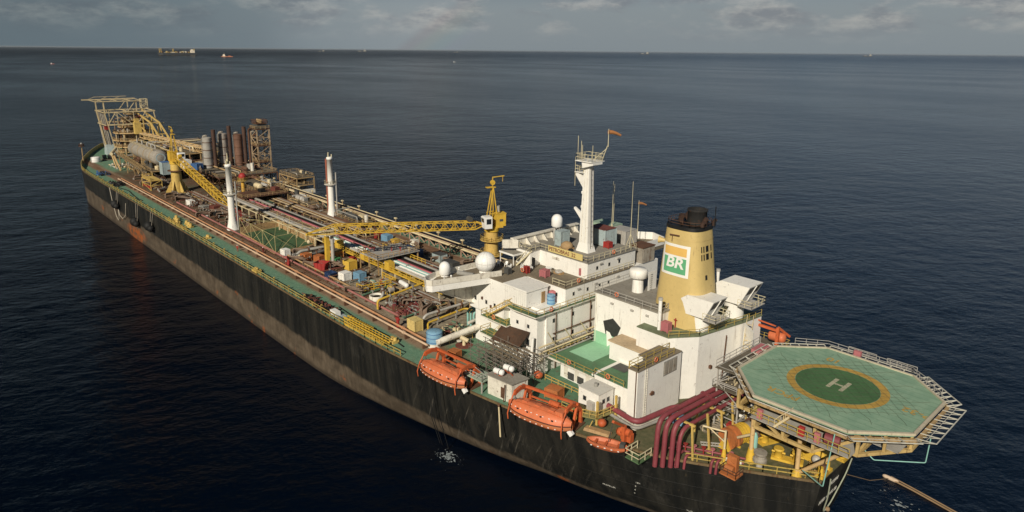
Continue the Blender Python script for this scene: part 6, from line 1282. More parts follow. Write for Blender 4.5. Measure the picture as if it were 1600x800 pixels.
crate('deck_box','white equipment box beside the netted court','box',103.0,14.4,0,2.9,2.2,2.3,WHITE,.1); crate('deck_box','white board like box on the dark deck aft of the forward crane','box',183.6,13.4,0,4.2,2.4,2.6,WHITE,.1); crate('deck_box','maroon box beside the lowered boom','box',168.6,10.0,0,4.6,3.2,2.8,BROWN,.1); crate('deck_box','black machinery skid beside the maroon box','machinery',160.4,11.4,0,5.0,3.4,1.8,BLACK,.2); crate('deck_box','green box under the lowered boom','box',157.0,7.0,0,4.0,3.0,1.8,GRN2,.1); crate('deck_box','grey machine cover aft of the white board like box','machinery',174.5,12.0,0,4.0,2.6,1.7,GRAY,.2)
crate('deck_box','white box on the starboard side near the second vent post','box',160,-12.6,0,2.6,2.2,2.4,WHITE,.1); crate('deck_box','green roofed pump house on the starboard deck aft of the tower','pump house',166,-8.0,0,5.0,3.6,1.8,M('dark green roof',(.06,.11,.08),.6,.2,.2),.1)
o=thing('fire_monitor','red fire monitor standing by the copper pipes near the court','fire monitor',(93.6,17.8,D)); q=DB(); q.cyl(93.6,17.8,0,1.6,.45,.3,10); q.build('stand',RED,o); q=DB(); q.tube([(93.6,17.8,1.6),(93.6,17.9,2.3),(92.2,19.0,2.9)],.26,8); q.build('barrel',RED,o)
o=thing('fire_monitor','red hydrant post beside the yellow hut','hydrant',(40,19.0,D)); q=DB(); q.cyl(40,19.0,0,2.2,.35,.3,10); q.build('stand',RED,o); q=DB(); q.drum((39.4,19.0,1.8),(40.6,19.0,1.8),.24,8); q.build('outlet',RED,o)
o=thing('fire_monitor','red monitor tower forward of the port vent post','fire monitor',(146,10.4,D)); q=DB(); q.lattice(145.4,146.6,9.8,11,0,4.4,3,.16,.12); q.build('stand',RED,o); q=DB(); q.tube([(146,10.4,4.4),(146,10.6,5.0),(145,11.6,5.4)],.25,8); q.build('barrel',RED,o)
o=thing('valve_column','orange yellow valve column with a red hood forward of the vent post','valve column',(186,-6.8,D)); q=DB(); q.cyl(186,-6.8,0,.4,1.2,1.2); q.cyl(186,-6.8,.4,6.4,.7,.6,12); q.build('column',M('orange yellow',(.62,.36,.06),.5,.25,.15),o); q=DB(); q.cyl(186,-6.8,6.4,6.6,1.9,1.9,14); q.rail([(186+1.8*math.cos(a*.63),-6.8+1.8*math.sin(a*.63),6.6) for a in range(11)],1,1.1,.07); q.build('platform',YELP,o); q=DB(); q.ball(186,-6.8,8.0,1.4,14); q.build('hood',RED,o)
# yellow railed pen, hatch, scrap heaps
o=thing('railed_pen','yellow railed pen of stored gear aft of the skips','pen',(64,9,D)); q=DB(); q.rail([(68.0,5.2,0),(61.4,5.4,0),(62.2,14.2,0),(64.6,14.3,0)],1.9,1.5,.11,2); q.build('railing',YEL,o)
q=DB(); q.box(62.4,66.8,6.0,12.8,0,.12); q.build('grating',GRAT,o)
def heap(nm,lab,cat,cx,cy,lx,ly,h,cnt,ms,seed,h0=0):
    """a pile of plates, bars and drums"""
    o=thing(nm,lab,cat,(cx,cy,D+h0)); rr=random.Random(seed)
    for gi,m in enumerate(ms):
        q=DB()
        for i in range(int(cnt*1.9)):
            x,y=cx+rr.uniform(-.5,.5)*lx,cy+rr.uniform(-.5,.5)*ly; z=h0+rr.uniform(.05,h); a=rr.uniform(0,PI); L=rr.uniform(.3,1.5); k=rr.random(); z=h0+(z-h0)*.7
            if k<.45: q.bar((x-L*math.cos(a),y-L*math.sin(a),z*.5+h0*.5),(x+L*math.cos(a),y+L*math.sin(a),z+rr.uniform(-.1,.3)),rr.uniform(.08,.24))
            elif k<.75: q.rbox(x,y,h0,rr.uniform(.3,.9),rr.uniform(.3,.8),z-h0+.15,a)
            else: q.drum((x,y,h0+.28),(x+.7*math.cos(a),y+.7*math.sin(a),h0+.28),.27,10)
        q.build(('scrap','bars','drums','plates')[gi%4],m,o)
    return o
heap('gear_pile','pile of hoses and drums inside the yellow railed pen','gear',65,9.4,3.6,5.4,1.5,10,(DGRAY,CREAM,TEAL,RED),21,.12)
heap('scrap_heap','dark rusty scrap heap beside the yellow pipe','scrap heap',47.5,10.2,8.5,10,1.6,26,(RUST,BROWN,M('dull maroon',(.20,.05,.05)),GRAY),22)
heap('gear_pile','jumble of pumps, hoses and red drums in front of the blue tank','gear',30.4,13.2,4.4,7.5,1.6,18,(DGRAY,BROWN,M('dark green pipe',(.10,.19,.12)),CREAM),23)
heap('gear_pile','grey and black valves heaped between the court and the skips','gear',98.4,9.4,4.5,8,1.7,18,(DGRAY,GRAY,BLACK,CREAM),24)
heap('hose_pile','rust and black heap of hoses behind the port railing amidships','hoses',62.4,25.2,13,1.9,1.2,24,(BROWN,BLACK,RUBBER,RUST),25)
heap('scrap_heap','rusty clutter on the dark deck just forward of the forward crane','scrap',226,10,14,9,1.4,26,(RUST,DGRAY,TAND,GRAY),26)
heap('gear_pile','tools and planks between pipe rack and navy container','gear',86,-9.6,7,4,1.3,14,(RED,WOOD,GRAY,ORBX),27)
heap('gear_pile','mixed gear beyond the far boxes on the starboard side','gear',110,-15,9,7,1.2,18,(TAND,WHITE2,GRAY,RUST),28)
heap('gear_pile','scattered pallets on the dark deck starboard of the port vent post','gear',150,-4,11,9,1.0,16,(WOOD,WHITE2,DGRAY,BROWN),29)
heap('gear_pile','mooring gear and hoses on the green forecastle','gear',292,8,14,12,1.3,24,(DGRAY,GRAY,CREAM,WHITE2),30)
heap('gear_pile','blue and black machinery at the port rail of the forecastle','machinery',273,22,7,4,2.0,14,(NAVY,BLACK,DGRAY,BLUE),31)
heap('gear_pile','black tarred heap by the port rail forward','machinery',243,23.0,10,4.2,1.6,16,(BLACK,RUBBER,DGRAY,BLACK),32)
o=thing('hatch_ring','white round hatch coaming beside the silver elbow pipe','hatch',(57,13.6,D)); q=DB(); q.lathe([(1.7,0),(1.7,.9),(1.5,1.0),(1.3,.9),(1.3,.5)],57,13.6,20); q.build('coaming',WHITE2,o); q=DB(); q.cyl(57,13.6,.3,.5,1.3,1.3); q.build('cover',GRAY,o)
o=thing('cargo_hatch','low grey square hatch in the scrap area before the bridge house','hatch',(45.2,6.6,D)); q=DB(); q.box(43.6,46.8,5,8.4,0,1.2); q.build('coaming',CONC,o); q=DB(); q.box(43.4,47,4.8,8.6,1.2,1.35); q.build('lid',GALV,o)
o=thing('reel_frame','yellow wire reel frame behind the yellow railed pen','reel',(57.6,9.4,D)); q=DB(); [q.bar((57+i*.9,8.6,0),(57.4+i*.6,9.4,2.0),.16) for i in range(3)]; [q.bar((57+i*.9,10.2,0),(57.4+i*.6,9.4,2.0),.16) for i in range(3)]; q.build('frame',YEL,o); q=DB(); q.drum((57.6,8.8,1.1),(57.6,10,1.1),.7,14); q.build('reel',CONC,o)
o=thing('white_canopy','white slim cover lying along the central rack walkway','cover',(56.8,6.2,D)); q=DB(); q.drum((55.4,6.4,2.0),(58.6,6.0,2.0),.55,12,.4); q.build('cover',DOME,o); q=DB(); [q.bar((x,6.2,0),(x,6.2,1.6),.18) for x in(55.8,58.2)]; q.build('stand',GRAY,o)
# scattered offcuts, hose coils and pallets: three kinds, copied about
def scatter(name,lab,cat,group,build,n,seed,xr,ys):
    first=True; rr=random.Random(seed); P=build()
    for i in range(n):
        x=rr.uniform(*xr); y=rr.uniform(*rr.choice(ys))
        if 103<x<136.5 and 2<y<17: continue
        o=P if first else copy_tree(P); first=False; place(o,(x,y,D),rr.uniform(0,PI),None,group)
def k1():
    o=thing('pipe_offcuts','small bundle of rusty pipe lengths lying on the cargo deck','pipe bundle'); q=MB(); [q.tube([(-1.6+.2*i,-.5+.32*i,.16),(1.7-.3*i,-.45+.32*i,.16)],.15,6) for i in range(4)]; bld(q,'pipes',RUST,o); q=MB(); [q.box(x-.1,x+.1,-.8,.8,0,.06) for x in(-1,1)]; bld(q,'dunnage',WOOD,o); return o
def k2():
    o=thing('hose_coil','dark hose coil lying on the cargo deck','hose'); q=MB(); q.tube([((.8-.02*t)*math.cos(t*.6),(.8-.02*t)*math.sin(t*.6),.1+.02*t) for t in range(26)],.11,5); bld(q,'coil',RUBBER,o); q=MB(); q.cyl(.8,.1,.05,.3,.16,.16,8); bld(q,'coupling',GALV,o); return o
def k3():
    o=thing('pump_skid','low grey pump skid with brown pipes on the cargo deck','pump'); q=MB(); q.box(-1.3,1.3,-.8,.8,0,.25); bld(q,'bed',BROWN,o); q=MB(); q.drum((-1,0,.8),(.2,0,.8),.5,12); q.rbox(.7,0,.25,.8,.9,.9); bld(q,'pump',GRAY,o); q=MB(); q.pipe([(.8,0,1.1),(.8,0,1.9),(.8,1.5,1.9),(.8,1.5,0)],.14,6); q.pipe([(-.6,0,1.2),(-.6,0,1.6),(-2.2,0,1.6),(-2.2,0,0)],.12,6); bld(q,'pipe',RUST,o); return o
def k4():
    o=thing('pipe_bend_set','set of three rust brown pipe bends rising from the cargo deck','pipe'); q=MB(); [q.pipe([(-2+.7*i,-1,0),(-2+.7*i,-1,1.1+.3*i),(-2+.7*i,3,1.1+.3*i),(2.6,3+.4*i,1.1+.3*i),(2.6,3+.4*i,0)],.2,7) for i in range(3)]; bld(q,'bends',MISTY,o); q=MB(); [q.drum((-2+.7*i,.9,1.1+.3*i),(-2+.7*i,1.15,1.1+.3*i),.33,10) for i in range(3)]; bld(q,'flange',GRAY,o); return o
YS=((5.5,14.5),(5.5,14.5),(-19.5,-5.6))
scatter('pipe_offcuts','','','bundles of rusty pipe on the cargo deck',k1,64,51,(42,262),YS)
scatter('hose_coil','','','hose coils on the cargo deck',k2,34,52,(42,240),YS)
scatter('pump_skid','','','pump skids on the cargo deck',k3,46,53,(44,255),YS)
scatter('pipe_bend_set','','','pipe bends on the cargo deck',k4,60,54,(40,250),YS)
# small repeated fittings
VS=thing('valve_stand','small rusty valve stand among the deck pipework','valve stand'); GV='rusty valve stands on the cargo deck'
q=MB(); q.cyl(0,0,0,1.1,.16,.16,8); bld(q,'stem',RUST,VS); q=MB(); q.lathe([(.42,1.1),(.42,1.22)],0,0,12); bld(q,'wheel',RUST,VS); q=MB(); q.drum((-.5,0,.35),(.5,0,.35),.3,10); bld(q,'body',GRAY,VS)
KS=.62
rr=random.Random(77); first=True
for i in range(70):
    x=rr.uniform(40,262); y=rr.choice([rr.uniform(6,15),rr.uniform(-19,-6)])
    if 104<x<136 and y>0: continue
    o=VS if first else copy_tree(VS); first=False; place(o,(x,y,D),rr.uniform(0,3),None,GV)
BT=thing('air_vent','small grey gooseneck air vent at the edge of the green deck strip','air vent'); GB='gooseneck air vents along the deck edge'
q=MB(); q.pipe([(0,0,0),(0,0,.85),(0,-.32,.85),(0,-.32,.5)],.1,8); bld(q,'neck',RAILY,BT); q=MB(); q.cyl(0,0,0,.08,.24,.24,10); bld(q,'flange',RUST,BT); first=True
for i in range(26):
    for sd in(1,-1):
        x=60+i*8.2
        o=BT if first else copy_tree(BT); first=False; place(o,(x,sd*(edge_y(x)-1.4),D),0 if sd>0 else PI,None,GB)
CP=thing('cable_post','stubby tan post carrying a lamp beside the starboard rail','lamp post'); GC_='lamp posts along the starboard rail'
q=MB(); q.bar((0,0,0),(0,0,2.6),.24); bld(q,'post',TAND,CP); q=MB(); q.box(-.5,.5,-.3,.3,2.6,3.0); bld(q,'lamp',CREAM,CP); first=True
for i in range(13): o=CP if first else copy_tree(CP); first=False; place(o,(64+i*11.5,-26,D),0,None,GC_)
o=thing('fairlead_set','cluster of yellow roller fairleads and chocks on the port deck edge','fairlead',(157,25.2,D)); q=DB(); rr=random.Random(8)
for i in range(7): x=151+i*2.4; y=24.6+rr.uniform(-1.2,1.2); q.rbox(x,y,0,1.6,1.2,.5,rr.uniform(-.3,.3)); q.cyl(x-.4,y,.5,1.4,.4,.36,10); q.cyl(x+.5,y,.5,1.2,.36,.3,10)
q.build('roller',YELP,o); q=DB(); [q.rbox(150+i*3,26.2,0,2.0,.9,.7) for i in range(6)]; q.build('chock',YELP,o)
for lab,x,y in(('yellow chock platform on the port deck edge abreast the court',94,26.2),('small cream chock on the green strip beside the white vent post',134,24.4),('small cream chock on the green strip near the forward lifeboat',34,23.8)): o=thing('deck_chock',lab,'chock',(x,y,D)); q=DB(); q.rbox(x,y,0,3.0 if y>26 else 1.4,1.4,.6); q.build('base',YELP,o); q=DB(); q.cyl(x-.4,y,.6,1.2,.4,.34,10); q.cyl(x+.6,y,.6,1.1,.4,.34,10); q.build('roller',YELP,o)
o=thing('gangway_ladder','long yellow accommodation ladder stowed along the port edge','ladder',(40,26.4,D)); q=DB(); q.bar((33.6,26.4,.5),(47.6,26.9,.5),.2,.4); q.bar((33.4,25.2,.5),(47.6,25.7,.5),.2,.4); [q.bar((34+i*.8,25.2,.6),(34+i*.8,26.5,.6),.3,.08) for i in range(17)]; q.build('stringer',YEL,o); q=DB(); q.rail([(33.6,26.5,.6),(47.6,27,.6)],1.1,1.2,.06); q.rail([(33.4,25.2,.6),(47.6,25.7,.6)],1.1,1.2,.06); q.build('handrail',YEL,o)
o=thing('ladder_rack','upper yellow ladder section lying inboard of the long stowed ladder','ladder',(46.4,24.2,D)); q=DB(); q.bar((41.6,23.8,.6),(51,24.3,.6),.18,.3); q.bar((41.6,24.8,.6),(51,25.3,.6),.18,.3); [q.bar((42+i*.9,23.8,.7),(42+i*.9,24.9,.7),.2,.08) for i in range(10)]; q.build('stringer',YEL,o); q=DB(); [q.box(x-.15,x+.15,23.8,25.2,0,.45) for x in(43,49.6)]; q.build('stool',RUST,o)
o=thing('equipment_pad','white box on a pale green plate by the port railing amidships','box',(54.2,25,D)); q=DB(); q.rbox(54.6,25.3,.1,2.4,1.2,.9); q.build('casing',WHITE,o); q=DB(); q.rbox(53.8,25,0,3.6,2.2,.1); q.build('plate',PALEB,o)
o=thing('mooring_rope','black rope snaking over the green deck strip forward','rope',(218,24,D)); q=DB(); q.tube([(236,24.6,.1),(226,23.2,.1),(216,24.2,.1),(206,24.8,.1),(203,24.2,.1)],.16,6); q.build('rope',RUBBER,o)
o=thing('mooring_rope','black rope along the green deck strip beside the yellow ladders','rope',(40,22.8,D)); q=DB(); q.tube([(58,22.6,.1),(46,23.4,.1),(36,23.0,.1),(31,23.6,.1)],.12,6); q.build('rope',RUBBER,o)
# fenders and ropes hung on the bow side
for lab,x,z in(('black fender hung on the bow shoulder inside the white rope loop',226.5,10.0),('black fender low on the hull, second from the bow',199.5,8.0),('black fender hung on frayed ropes, third from the bow',181.0,10.0)):
    o=thing('hull_fender',lab,'fender',(x,28.2,z)); q=MB(); q.ball(x,28.6,z,1.5,14,1.1); q.ball(x-1.6,28.4,z-.6,1.1,12); q.build('body',RUBBER,o); q=MB(); q.tube([(x,28.0,z+1.2),(x,27.5,D+.2)],.09,6); q.tube([(x-1.4,28,z+.4),(x-2.4,27.5,D+.2)],.08,6); q.build('lashing',CONC,o)
o=thing('hanging_rope','pale rope hanging in two loops down the bow side','rope',(228,27.6,6)); q=MB(); q.tube([(237,27.6,D+.2),(234,27.8,10),(229,28,4.6),(226,28,3.4),(224.6,28,4.6),(225.4,27.9,9)],.13,6); q.tube([(225.4,27.9,9),(223.4,28,6.0),(219,28,5.4),(214.5,27.9,7.5),(213.4,27.7,12.4)],.13,6); q.build('rope',M('pale rope',(.40,.36,.29),.9),o)
# ------------------------------------------------------------------ process plant and turret forward
PV=thing('pressure_vessel','long horizontal dull tan pressure vessel with domed ends forward of the crane','pressure vessel',(264,5.6,D)); q=DB(); q.drum((245,5.6,9.4),(283,5.6,9.4),3.2,22,1.6); q.build('shell',CONC,PV)
for x in(249,258,267,276): q=DB(); q.drum((x-.15,5.6,9.4),(x+.15,5.6,9.4),3.3,22); q.build('band',TAND,PV)
q=DB(); q.drum((243.6,5.6,9.4),(244.2,5.6,9.4),2.0,18); q.build('end_cap',PALEB,PV)
for x in(251,264,277): q=DB(); q.prism([(x-.6,3),(x+.6,3),(x+.6,8.2),(x-.6,8.2)],4.2,8.2); q.build('saddle',TAND,PV)
q=DB(); [q.tube([(x,5.6,12.4),(x,5.6,14.2)],.3,8) for x in(250,256,262,270,278)]; q.pipe([(250,5.6,14),(262,5.6,14.3),(262,1,14.3)],.25,8); q.build('nozzle',GALV,PV)
q=DB(); q.rail([(246,3.4,12.2),(282,3.4,12.2)],1.1,2,.07); q.rail([(246,7.8,12.2),(282,7.8,12.2)],1.1,2,.07); q.build('top_railing',CREAM,PV)
module('tan vessel support module under the long pressure vessel',243,286,1.4,9.8,(4.2,),41,TAND,16)
module('rusty heater module under the three grey stacks',203,246,-28,-4,(5.4,),42,RUST,22)
module('dark process module between pressure vessel and stacks',246,290,-25,-1,(5,10),43,TAND,26)
module('low dark manifold module aft of the forward crane',176,202,-19,-8,(3.6,),44,RUST,14)
o=module('tan lattice module standing on the starboard edge aft of the tall tower',184,200,-35,-27.6,(2.2,5.2),45,TAND,8); q=DB(); q.box(183.8,200.2,-35.2,-27.4,-1.6,-.05); q.build('outboard_base',WHITE2,o)
crate('control_cabin','white control cabin with a dark window by the forward crane','cabin',234,-1.4,5.4,5.0,3.6,4.2,WHITE,.1); crate('control_cabin','grey cabinet block with a blue roof beside the vessel end','cabin',238.5,5.2,3.0,4.6,4.6,6.2,PALEB,0,None,4,BLUE); crate('pump_unit','bright blue pump unit between crane and stacks','pump',228,-4.0,5.4,4.6,3.2,3.0,BLUE,.3); 
def stack(lab,x,y,h0,h1,r,m,m2):
    o=thing('heater_stack',lab,'stack',(x,y,D+h0)); q=DB(); q.cyl(x,y,h0,h1,r,r,20); q.lathe([(r,h1),(r*.7,h1+.3),(.3,h1+.4)],x,y,20); q.build('shell',m,o)
    for k in range(4): q=DB(); z=h0+1+(h1-h0-1)*k/3.6; q.cyl(x,y,z,z+.25,r+.12,r+.12,20); q.build('hoop',RUST,o)
    q=DB(); q.tube([(x-1.0,y-r-.75,h0-2),(x-1.0,y-r-.75,h1+3.4)],.85,12); q.build('flue',m2,o)
    q=DB(); q.pipe([(x+r+.8,y+.6,h0),(x+r+.8,y+.6,h1+.6),(x,y,h1+.9)],.42,8); q.build('side_pipe',CONC,o)
    q=DB(); q.tube([(x,y,h0-2.6),(x,y,h0)],r*.75,14); q.build('skirt',DGRAY,o)
    q=DB(); [q.bar((x+.3*k,y+r+.25,h0),(x+.3*k,y+r+.25,h1),.1) for k in(0,2)]; [q.bar((x,y+r+.25,h0+i),(x+.6,y+r+.25,h0+i),.08) for i in range(int(h1-h0))]; q.build('ladder',GRAY,o); return o
GS=M('weathered grey stack',(.36,.34,.30),.6,.25,.2,dirt=.4); FL=M('dark rust flue',(.075,.042,.03),.75,.5,.35)
stack('first grey heater stack from the bow, with a dark rusty flue',228.5,-9.0,5.6,18.4,1.85,GS,FL)
stack('middle grey heater stack, rust stained at its foot',230,-16.2,5.6,19.4,1.8,M('grey stack with rust',(.38,.34,.29),.6,.62,.25),FL)
stack('rust brown heater stack next to the lattice tower',227,-21.6,5.6,19.0,1.75,M('rusty stack',(.17,.09,.06),.7,.6,.3),FL)
TW=thing('lattice_tower','tall rusty lattice tower with equipment on top at the starboard side','tower',(221,-29,D)); q=DB(); q.lattice(217.2,223.8,-31.8,-26.2,0,21.6,6,.46,.26,.97); q.build('frame',M('two tone tower',(.40,.30,.19),.6,.75,.35),TW)
for h in(7.2,14.4,21.6): q=DB(); q.box(217,224,-32,-26,h,h+.2); pf=q.build('floor',RUST,TW); q=DB(); q.rail([(217,-26,h+.2),(224,-26,h+.2),(224,-32,h+.2),(217,-32,h+.2),(217,-26,h+.2)],1.2,1.8,.08); q.build('railing',TAND,pf)
for k in range(5): q=DB(); x=224.3+.3*k; y=-25.4-k*1.1; q.pipe([(x,y,0),(x,y,21-k*1.4),(222,y,22.0-k*1.4)],.42,8); q.build('riser',(RUST,CONC,RUST,TAND,CONC)[k],TW)
q=DB(); q.box(218,223,-31,-27,21.9,24.0); q.build('equipment_house',DGRAY,TW); q=DB(); q.box(217.6,223.4,-31.4,-26.6,24.0,24.2); q.rail([(217.6,-26.6,24.2),(223.4,-26.6,24.2),(223.4,-31.4,24.2),(217.6,-31.4,24.2),(217.6,-26.6,24.2)],1.4,1.4,.09); q.build('top_deck',RUST,TW)
for k in range(4): q=DB(); q.cyl(218.4+k*1.4,-29,24.2,25.8,.45,.4,10); q.build('top_vessel',TAND,TW)
# turret structure on the bow
TU=thing('turret_structure','tall tan steel turret frame with stacked round platforms on the bow','turret',(332,-3,D)); q=DB()
for x in(337,320):
    for y0,y1 in((5.6,8.6),(-17.6,-14.2)):
        q.bar((x,y0 if x>330 else y0*.9,0 if y0>0 else 10),(x+1.5,y1,23.6),0.58 if x>330 else 0.43)
    q.bar((x+1.4,9.2,23.4),(x+1.4,-15,23.2),0.58); q.bar((x+.7,7.6,17.2),(x+.7,-18.6,16.6),0.65)
    for a,b in(((7.4,17.2),(3.6,23.3)),((2.8,23.3),(-3.6,17)),((-6,17),(-10.6,23.2))): q.bar((x+1,a[0],a[1]),(x+1,b[0],b[1]),0.32)
    for y in(3.0,-4.6): q.bar((x+1,y,17),(x+1,y,23.3),0.30)
    q.bar((x+1.4,8.4,23.4),(x+1.4,8.6,29),0.50); q.bar((x+1.4,-6.4,23.3),(x+1.4,-6.4,29),0.43); q.bar((x+1.4,-2,23.3),(x+1.4,-6,28.6),0.30)
for y in(8.6,-15,-3): q.bar((321.4,y,23.3),(338.4,y,23.3),0.36); q.bar((320.7,y,17),(337.7,y,17),0.36)
q.bar((338,14.8,29),(338,-9,28.7),0.50); q.bar((321,12,29),(321,-9,28.7),0.43)
for y in(12,8.4,2,-4,-9): q.bar((338,y,29),(321,y,28.9),0.25)
for x in(338,321): [q.bar((x,y,29),(x,y-3,30.3),0.18) or q.bar((x,y-3,30.3),(x,y-6,29),0.18) for y in(12,6,0)]; q.bar((x,12,30.3) if 0 else (x,9,30.3),(x,-6,30.3),0.22)
q.build('frame',M('pale tan turret steel',(.60,.48,.28),.55,.35,.2,dirt=.25),TU)
q=DB()
for i in range(5): y=7.0-.55*i; q.tube([(339-.8*i,y+1.2,22.6),(339.4-.8*i,y-1.0,1)],.32,8)
q.build('riser_bundle',CONC,TU); q=DB(); q.prism([(341,6.6),(341,1.2),(334,1.2),(334,6.6)],0,5.4,[(340,6.4),(340,2.6),(336,2.6),(336,6.4)]); q.build('riser_base',PALEB,TU)
for h,r in((2.6,7.6),(5.2,8.6),(8.6,9.4),(12.4,8.8),(15.4,6.4),(18.8,4.6),(22.0,3.2)):
    q=DB(); q.cyl(328,-4.6,h-.3,h,r,r,28); pf=q.build('round_platform',TAN,TU); q=DB(); q.rail([(328+r*.98*math.cos(a*PI/12),-4.6+r*.98*math.sin(a*PI/12),h) for a in range(25)],1.2,2.4,.09); q.build('railing',TAND,pf)
    rr=random.Random(int(h*10)); q=DB()
    for k in range(int(r*2.6)):
        a=rr.uniform(0,6.28); d=rr.uniform(2,r-.8); x_,y_=328+d*math.cos(a),-4.6+d*math.sin(a)
        if k%3: q.rbox(x_,y_,h,rr.uniform(.5,1.6),rr.uniform(.5,1.2),rr.uniform(.6,2.4),rr.uniform(0,3))
        else: q.tube([(x_,y_,h),(x_,y_,h+rr.uniform(2,3.4))],rr.uniform(.15,.4),7)
    q.build('swivel_gear',rr.choice([RUST,DGRAY,CONC]),pf)
q=DB(); [q.bar((328+7.6*math.cos(a),-4.6+7.6*math.sin(a),0),(328+7.6*math.cos(a),-4.6+7.6*math.sin(a),12.4),.35) for a in[k*PI/4 for k in range(8)]]; q.build('platform_leg',CREAM,TU)
q=DB(); q.lathe([(4.2,0),(4.2,6),(3.2,7),(3.2,12),(2.2,13),(2.2,18.6),(1.2,19.4),(1.2,22.4)],328,-4.6,22); q.build('swivel_stack',CONC,TU)
for k in range(14):
    a=k*.45+.2; q=DB(); r_=5.2+2.6*(k%3)/2; q.pipe([(328+r_*math.cos(a),-4.6+r_*math.sin(a),0),(328+r_*math.cos(a),-4.6+r_*math.sin(a),9+5*(k%3)),(328+1.5*math.cos(a),-4.6+1.5*math.sin(a),10+5*(k%3))],.28,7); q.build('riser_pipe',(RUST,TAND,MISTY,CONC)[k%4],TU)
for y,z,m in((-11.5,18,RED),(5.4,13.4,RED),(-8,9.3,CREAM)): q=DB(); q.box(334,336,y-1,y+1,z,z+1.9); q.build('cabinet',m,TU)
q=DB(); q.box(309,312,-4.6,-1.6,13,18.8); q.box(310,311.6,-4,-2,18.8,20.6); q.build('yellow_cabin',YELP,TU)
q=DB(); q.lattice(336,339,-15.6,-12.6,23.4,28.6,3,.25,.16); q.build('ladder_cage',CREAM,TU)
BG=thing('sloping_gantry','tan and yellow sloping truss leading aft and down from the turret frame','gantry',(305,-9,D)); q=DB()
for y in(-8,-12): q.bar((334,y,23),(305,y,18.6),.6); q.bar((305,y,18.6),(284,y,8.6),.6); q.bar((330,y,17),(300,y,9.2),.5); q.bar((318,y,20.6),(318,y,9),.4); q.bar((305,y,18.6),(300,y,9.2),.45); q.bar((305,y,18.6),(311,y,9.2),.45); q.bar((295,y,13.8),(290,y,9),.4); q.bar((311,y,9.2),(284,y,8.6),.4)
for x,z in((318,20.6),(305,18.6),(295,13.8),(284,8.6),(311,9.2)): q.bar((x,-8,z),(x,-12,z),.4)
q.build('truss',M('yellow tan truss',(.60,.42,.14),.55,.35,.2),BG); q=DB(); [q.bar((284,y,0),(284,y,8.6),.5) for y in(-8,-12)]; [q.bar((311,y,0),(311,y,9.2),.5) for y in(-8,-12)]; q.build('leg',TAND,BG)
TB=thing('pipe_bridge','long tan truss bridge carrying pipes from the turret aft to the stacks','gantry',(280,-10,D)); q=DB(); q.truss((308,-4.4,12.4),(240,-12.6,11.4),2.6,2.2,22,.26,.16); q.build('truss',TAN,TB)
for k in range(3): pipe_part(TB,[(308,-3.6-k*.8,13.0),(240,-11.8-k*.8,12.0)],.26,(CREAM,RUST,GALV)[k])
q=DB(); [q.bar((x,-12.4+(x-240)*.12,0),(x,-12.4+(x-240)*.12,11),.4) for x in(246,262,278,294)]; q.build('leg',TAND,TB)
o=thing('white_gantry','pale pipe gantry leg standing on the forward deck beside the vessel','gantry',(288,11,D)); q=DB(); q.tube([(284,15.6,7.4),(300,10,7.6)],.7,12); q.build('cross_pipe',CREAM,o); q=DB(); [q.bar((285+k,14.6,7.2),(279+k*2.2,13.6,0),.5) for k in(0,3)]; q.build('leg',TAN,o)
o=thing('walk_bridge','brown stepped footbridge running aft from the pale gantry over the port deck','footbridge',(266,12.6,D)); q=DB(); q.bar((290,12,6.8),(243,13.0,4.6),1.4,.2); q.build('deck',GRAT,o); q=DB(); q.rail([(290,11.3,6.9),(243,12.3,4.7)],1.2,2,.09); q.rail([(290,12.7,6.9),(243,13.7,4.7)],1.2,2,.09); q.build('railing',TAND,o); q=DB(); [q.bar((x,12.8,0),(x,12.8,4.6+(x-243)*.045),.35) for x in(246,258,270,282)]; q.build('leg',TAND,o)
o=thing('yellow_stage','yellow and red pipe stage at the foot of the forward crane','platform',(226,14,D)); q=DB(); q.lattice(221,233,12.2,16.4,0,3.8,2,.24,.16); q.build('frame',YELP,o); q=DB(); q.box(221,233,12.2,16.4,3.8,3.95); q.rail([(221,16.4,3.95),(233,16.4,3.95),(233,12.2,3.95)],1.1,1.6,.08); q.build('deck',YELP,o); q=DB(); [q.drum((223+k*2,16.0,.8),(224+k*2,16.0,.8),.5,10) for k in range(5)]; q.build('red_drum',RED,o)
tank('storage_tank','white dome topped tank on the port side of the green forecastle','tank',314.3,16.3,0,2.1,2.6,DOME,CONC)
o=thing('bow_mast','thin tan light mast at the port side of the bow','mast',(312,22,D)); q=DB(); q.tube([(312,22,0),(312,22,9.2)],.3,8,.2); q.build('pole',TAND,o); q=DB(); q.cyl(312,22,8.4,8.6,1.3,1.3,12); q.rail([(312+1.2*math.cos(a),22+1.2*math.sin(a),8.6) for a in range(7)],1,1,.09); q.build('top_platform',RUST,o); q=DB(); q.ball(312,22,9.8,.45,8); q.build('lamp',GALV,o)
o=thing('windlass','dark anchor windlass on the green forecastle behind the white tank','windlass',(318,9,D)); q=DB(); [q.drum((318,6+k*2.4,1.5),(318,7.6+k*2.4,1.5),1.2,14) for k in range(3)]; q.build('drum',DGRAY,o); q=DB(); q.box(315.6,320.4,5.6,12.8,0,.5); q.build('bed',GRAT,o)
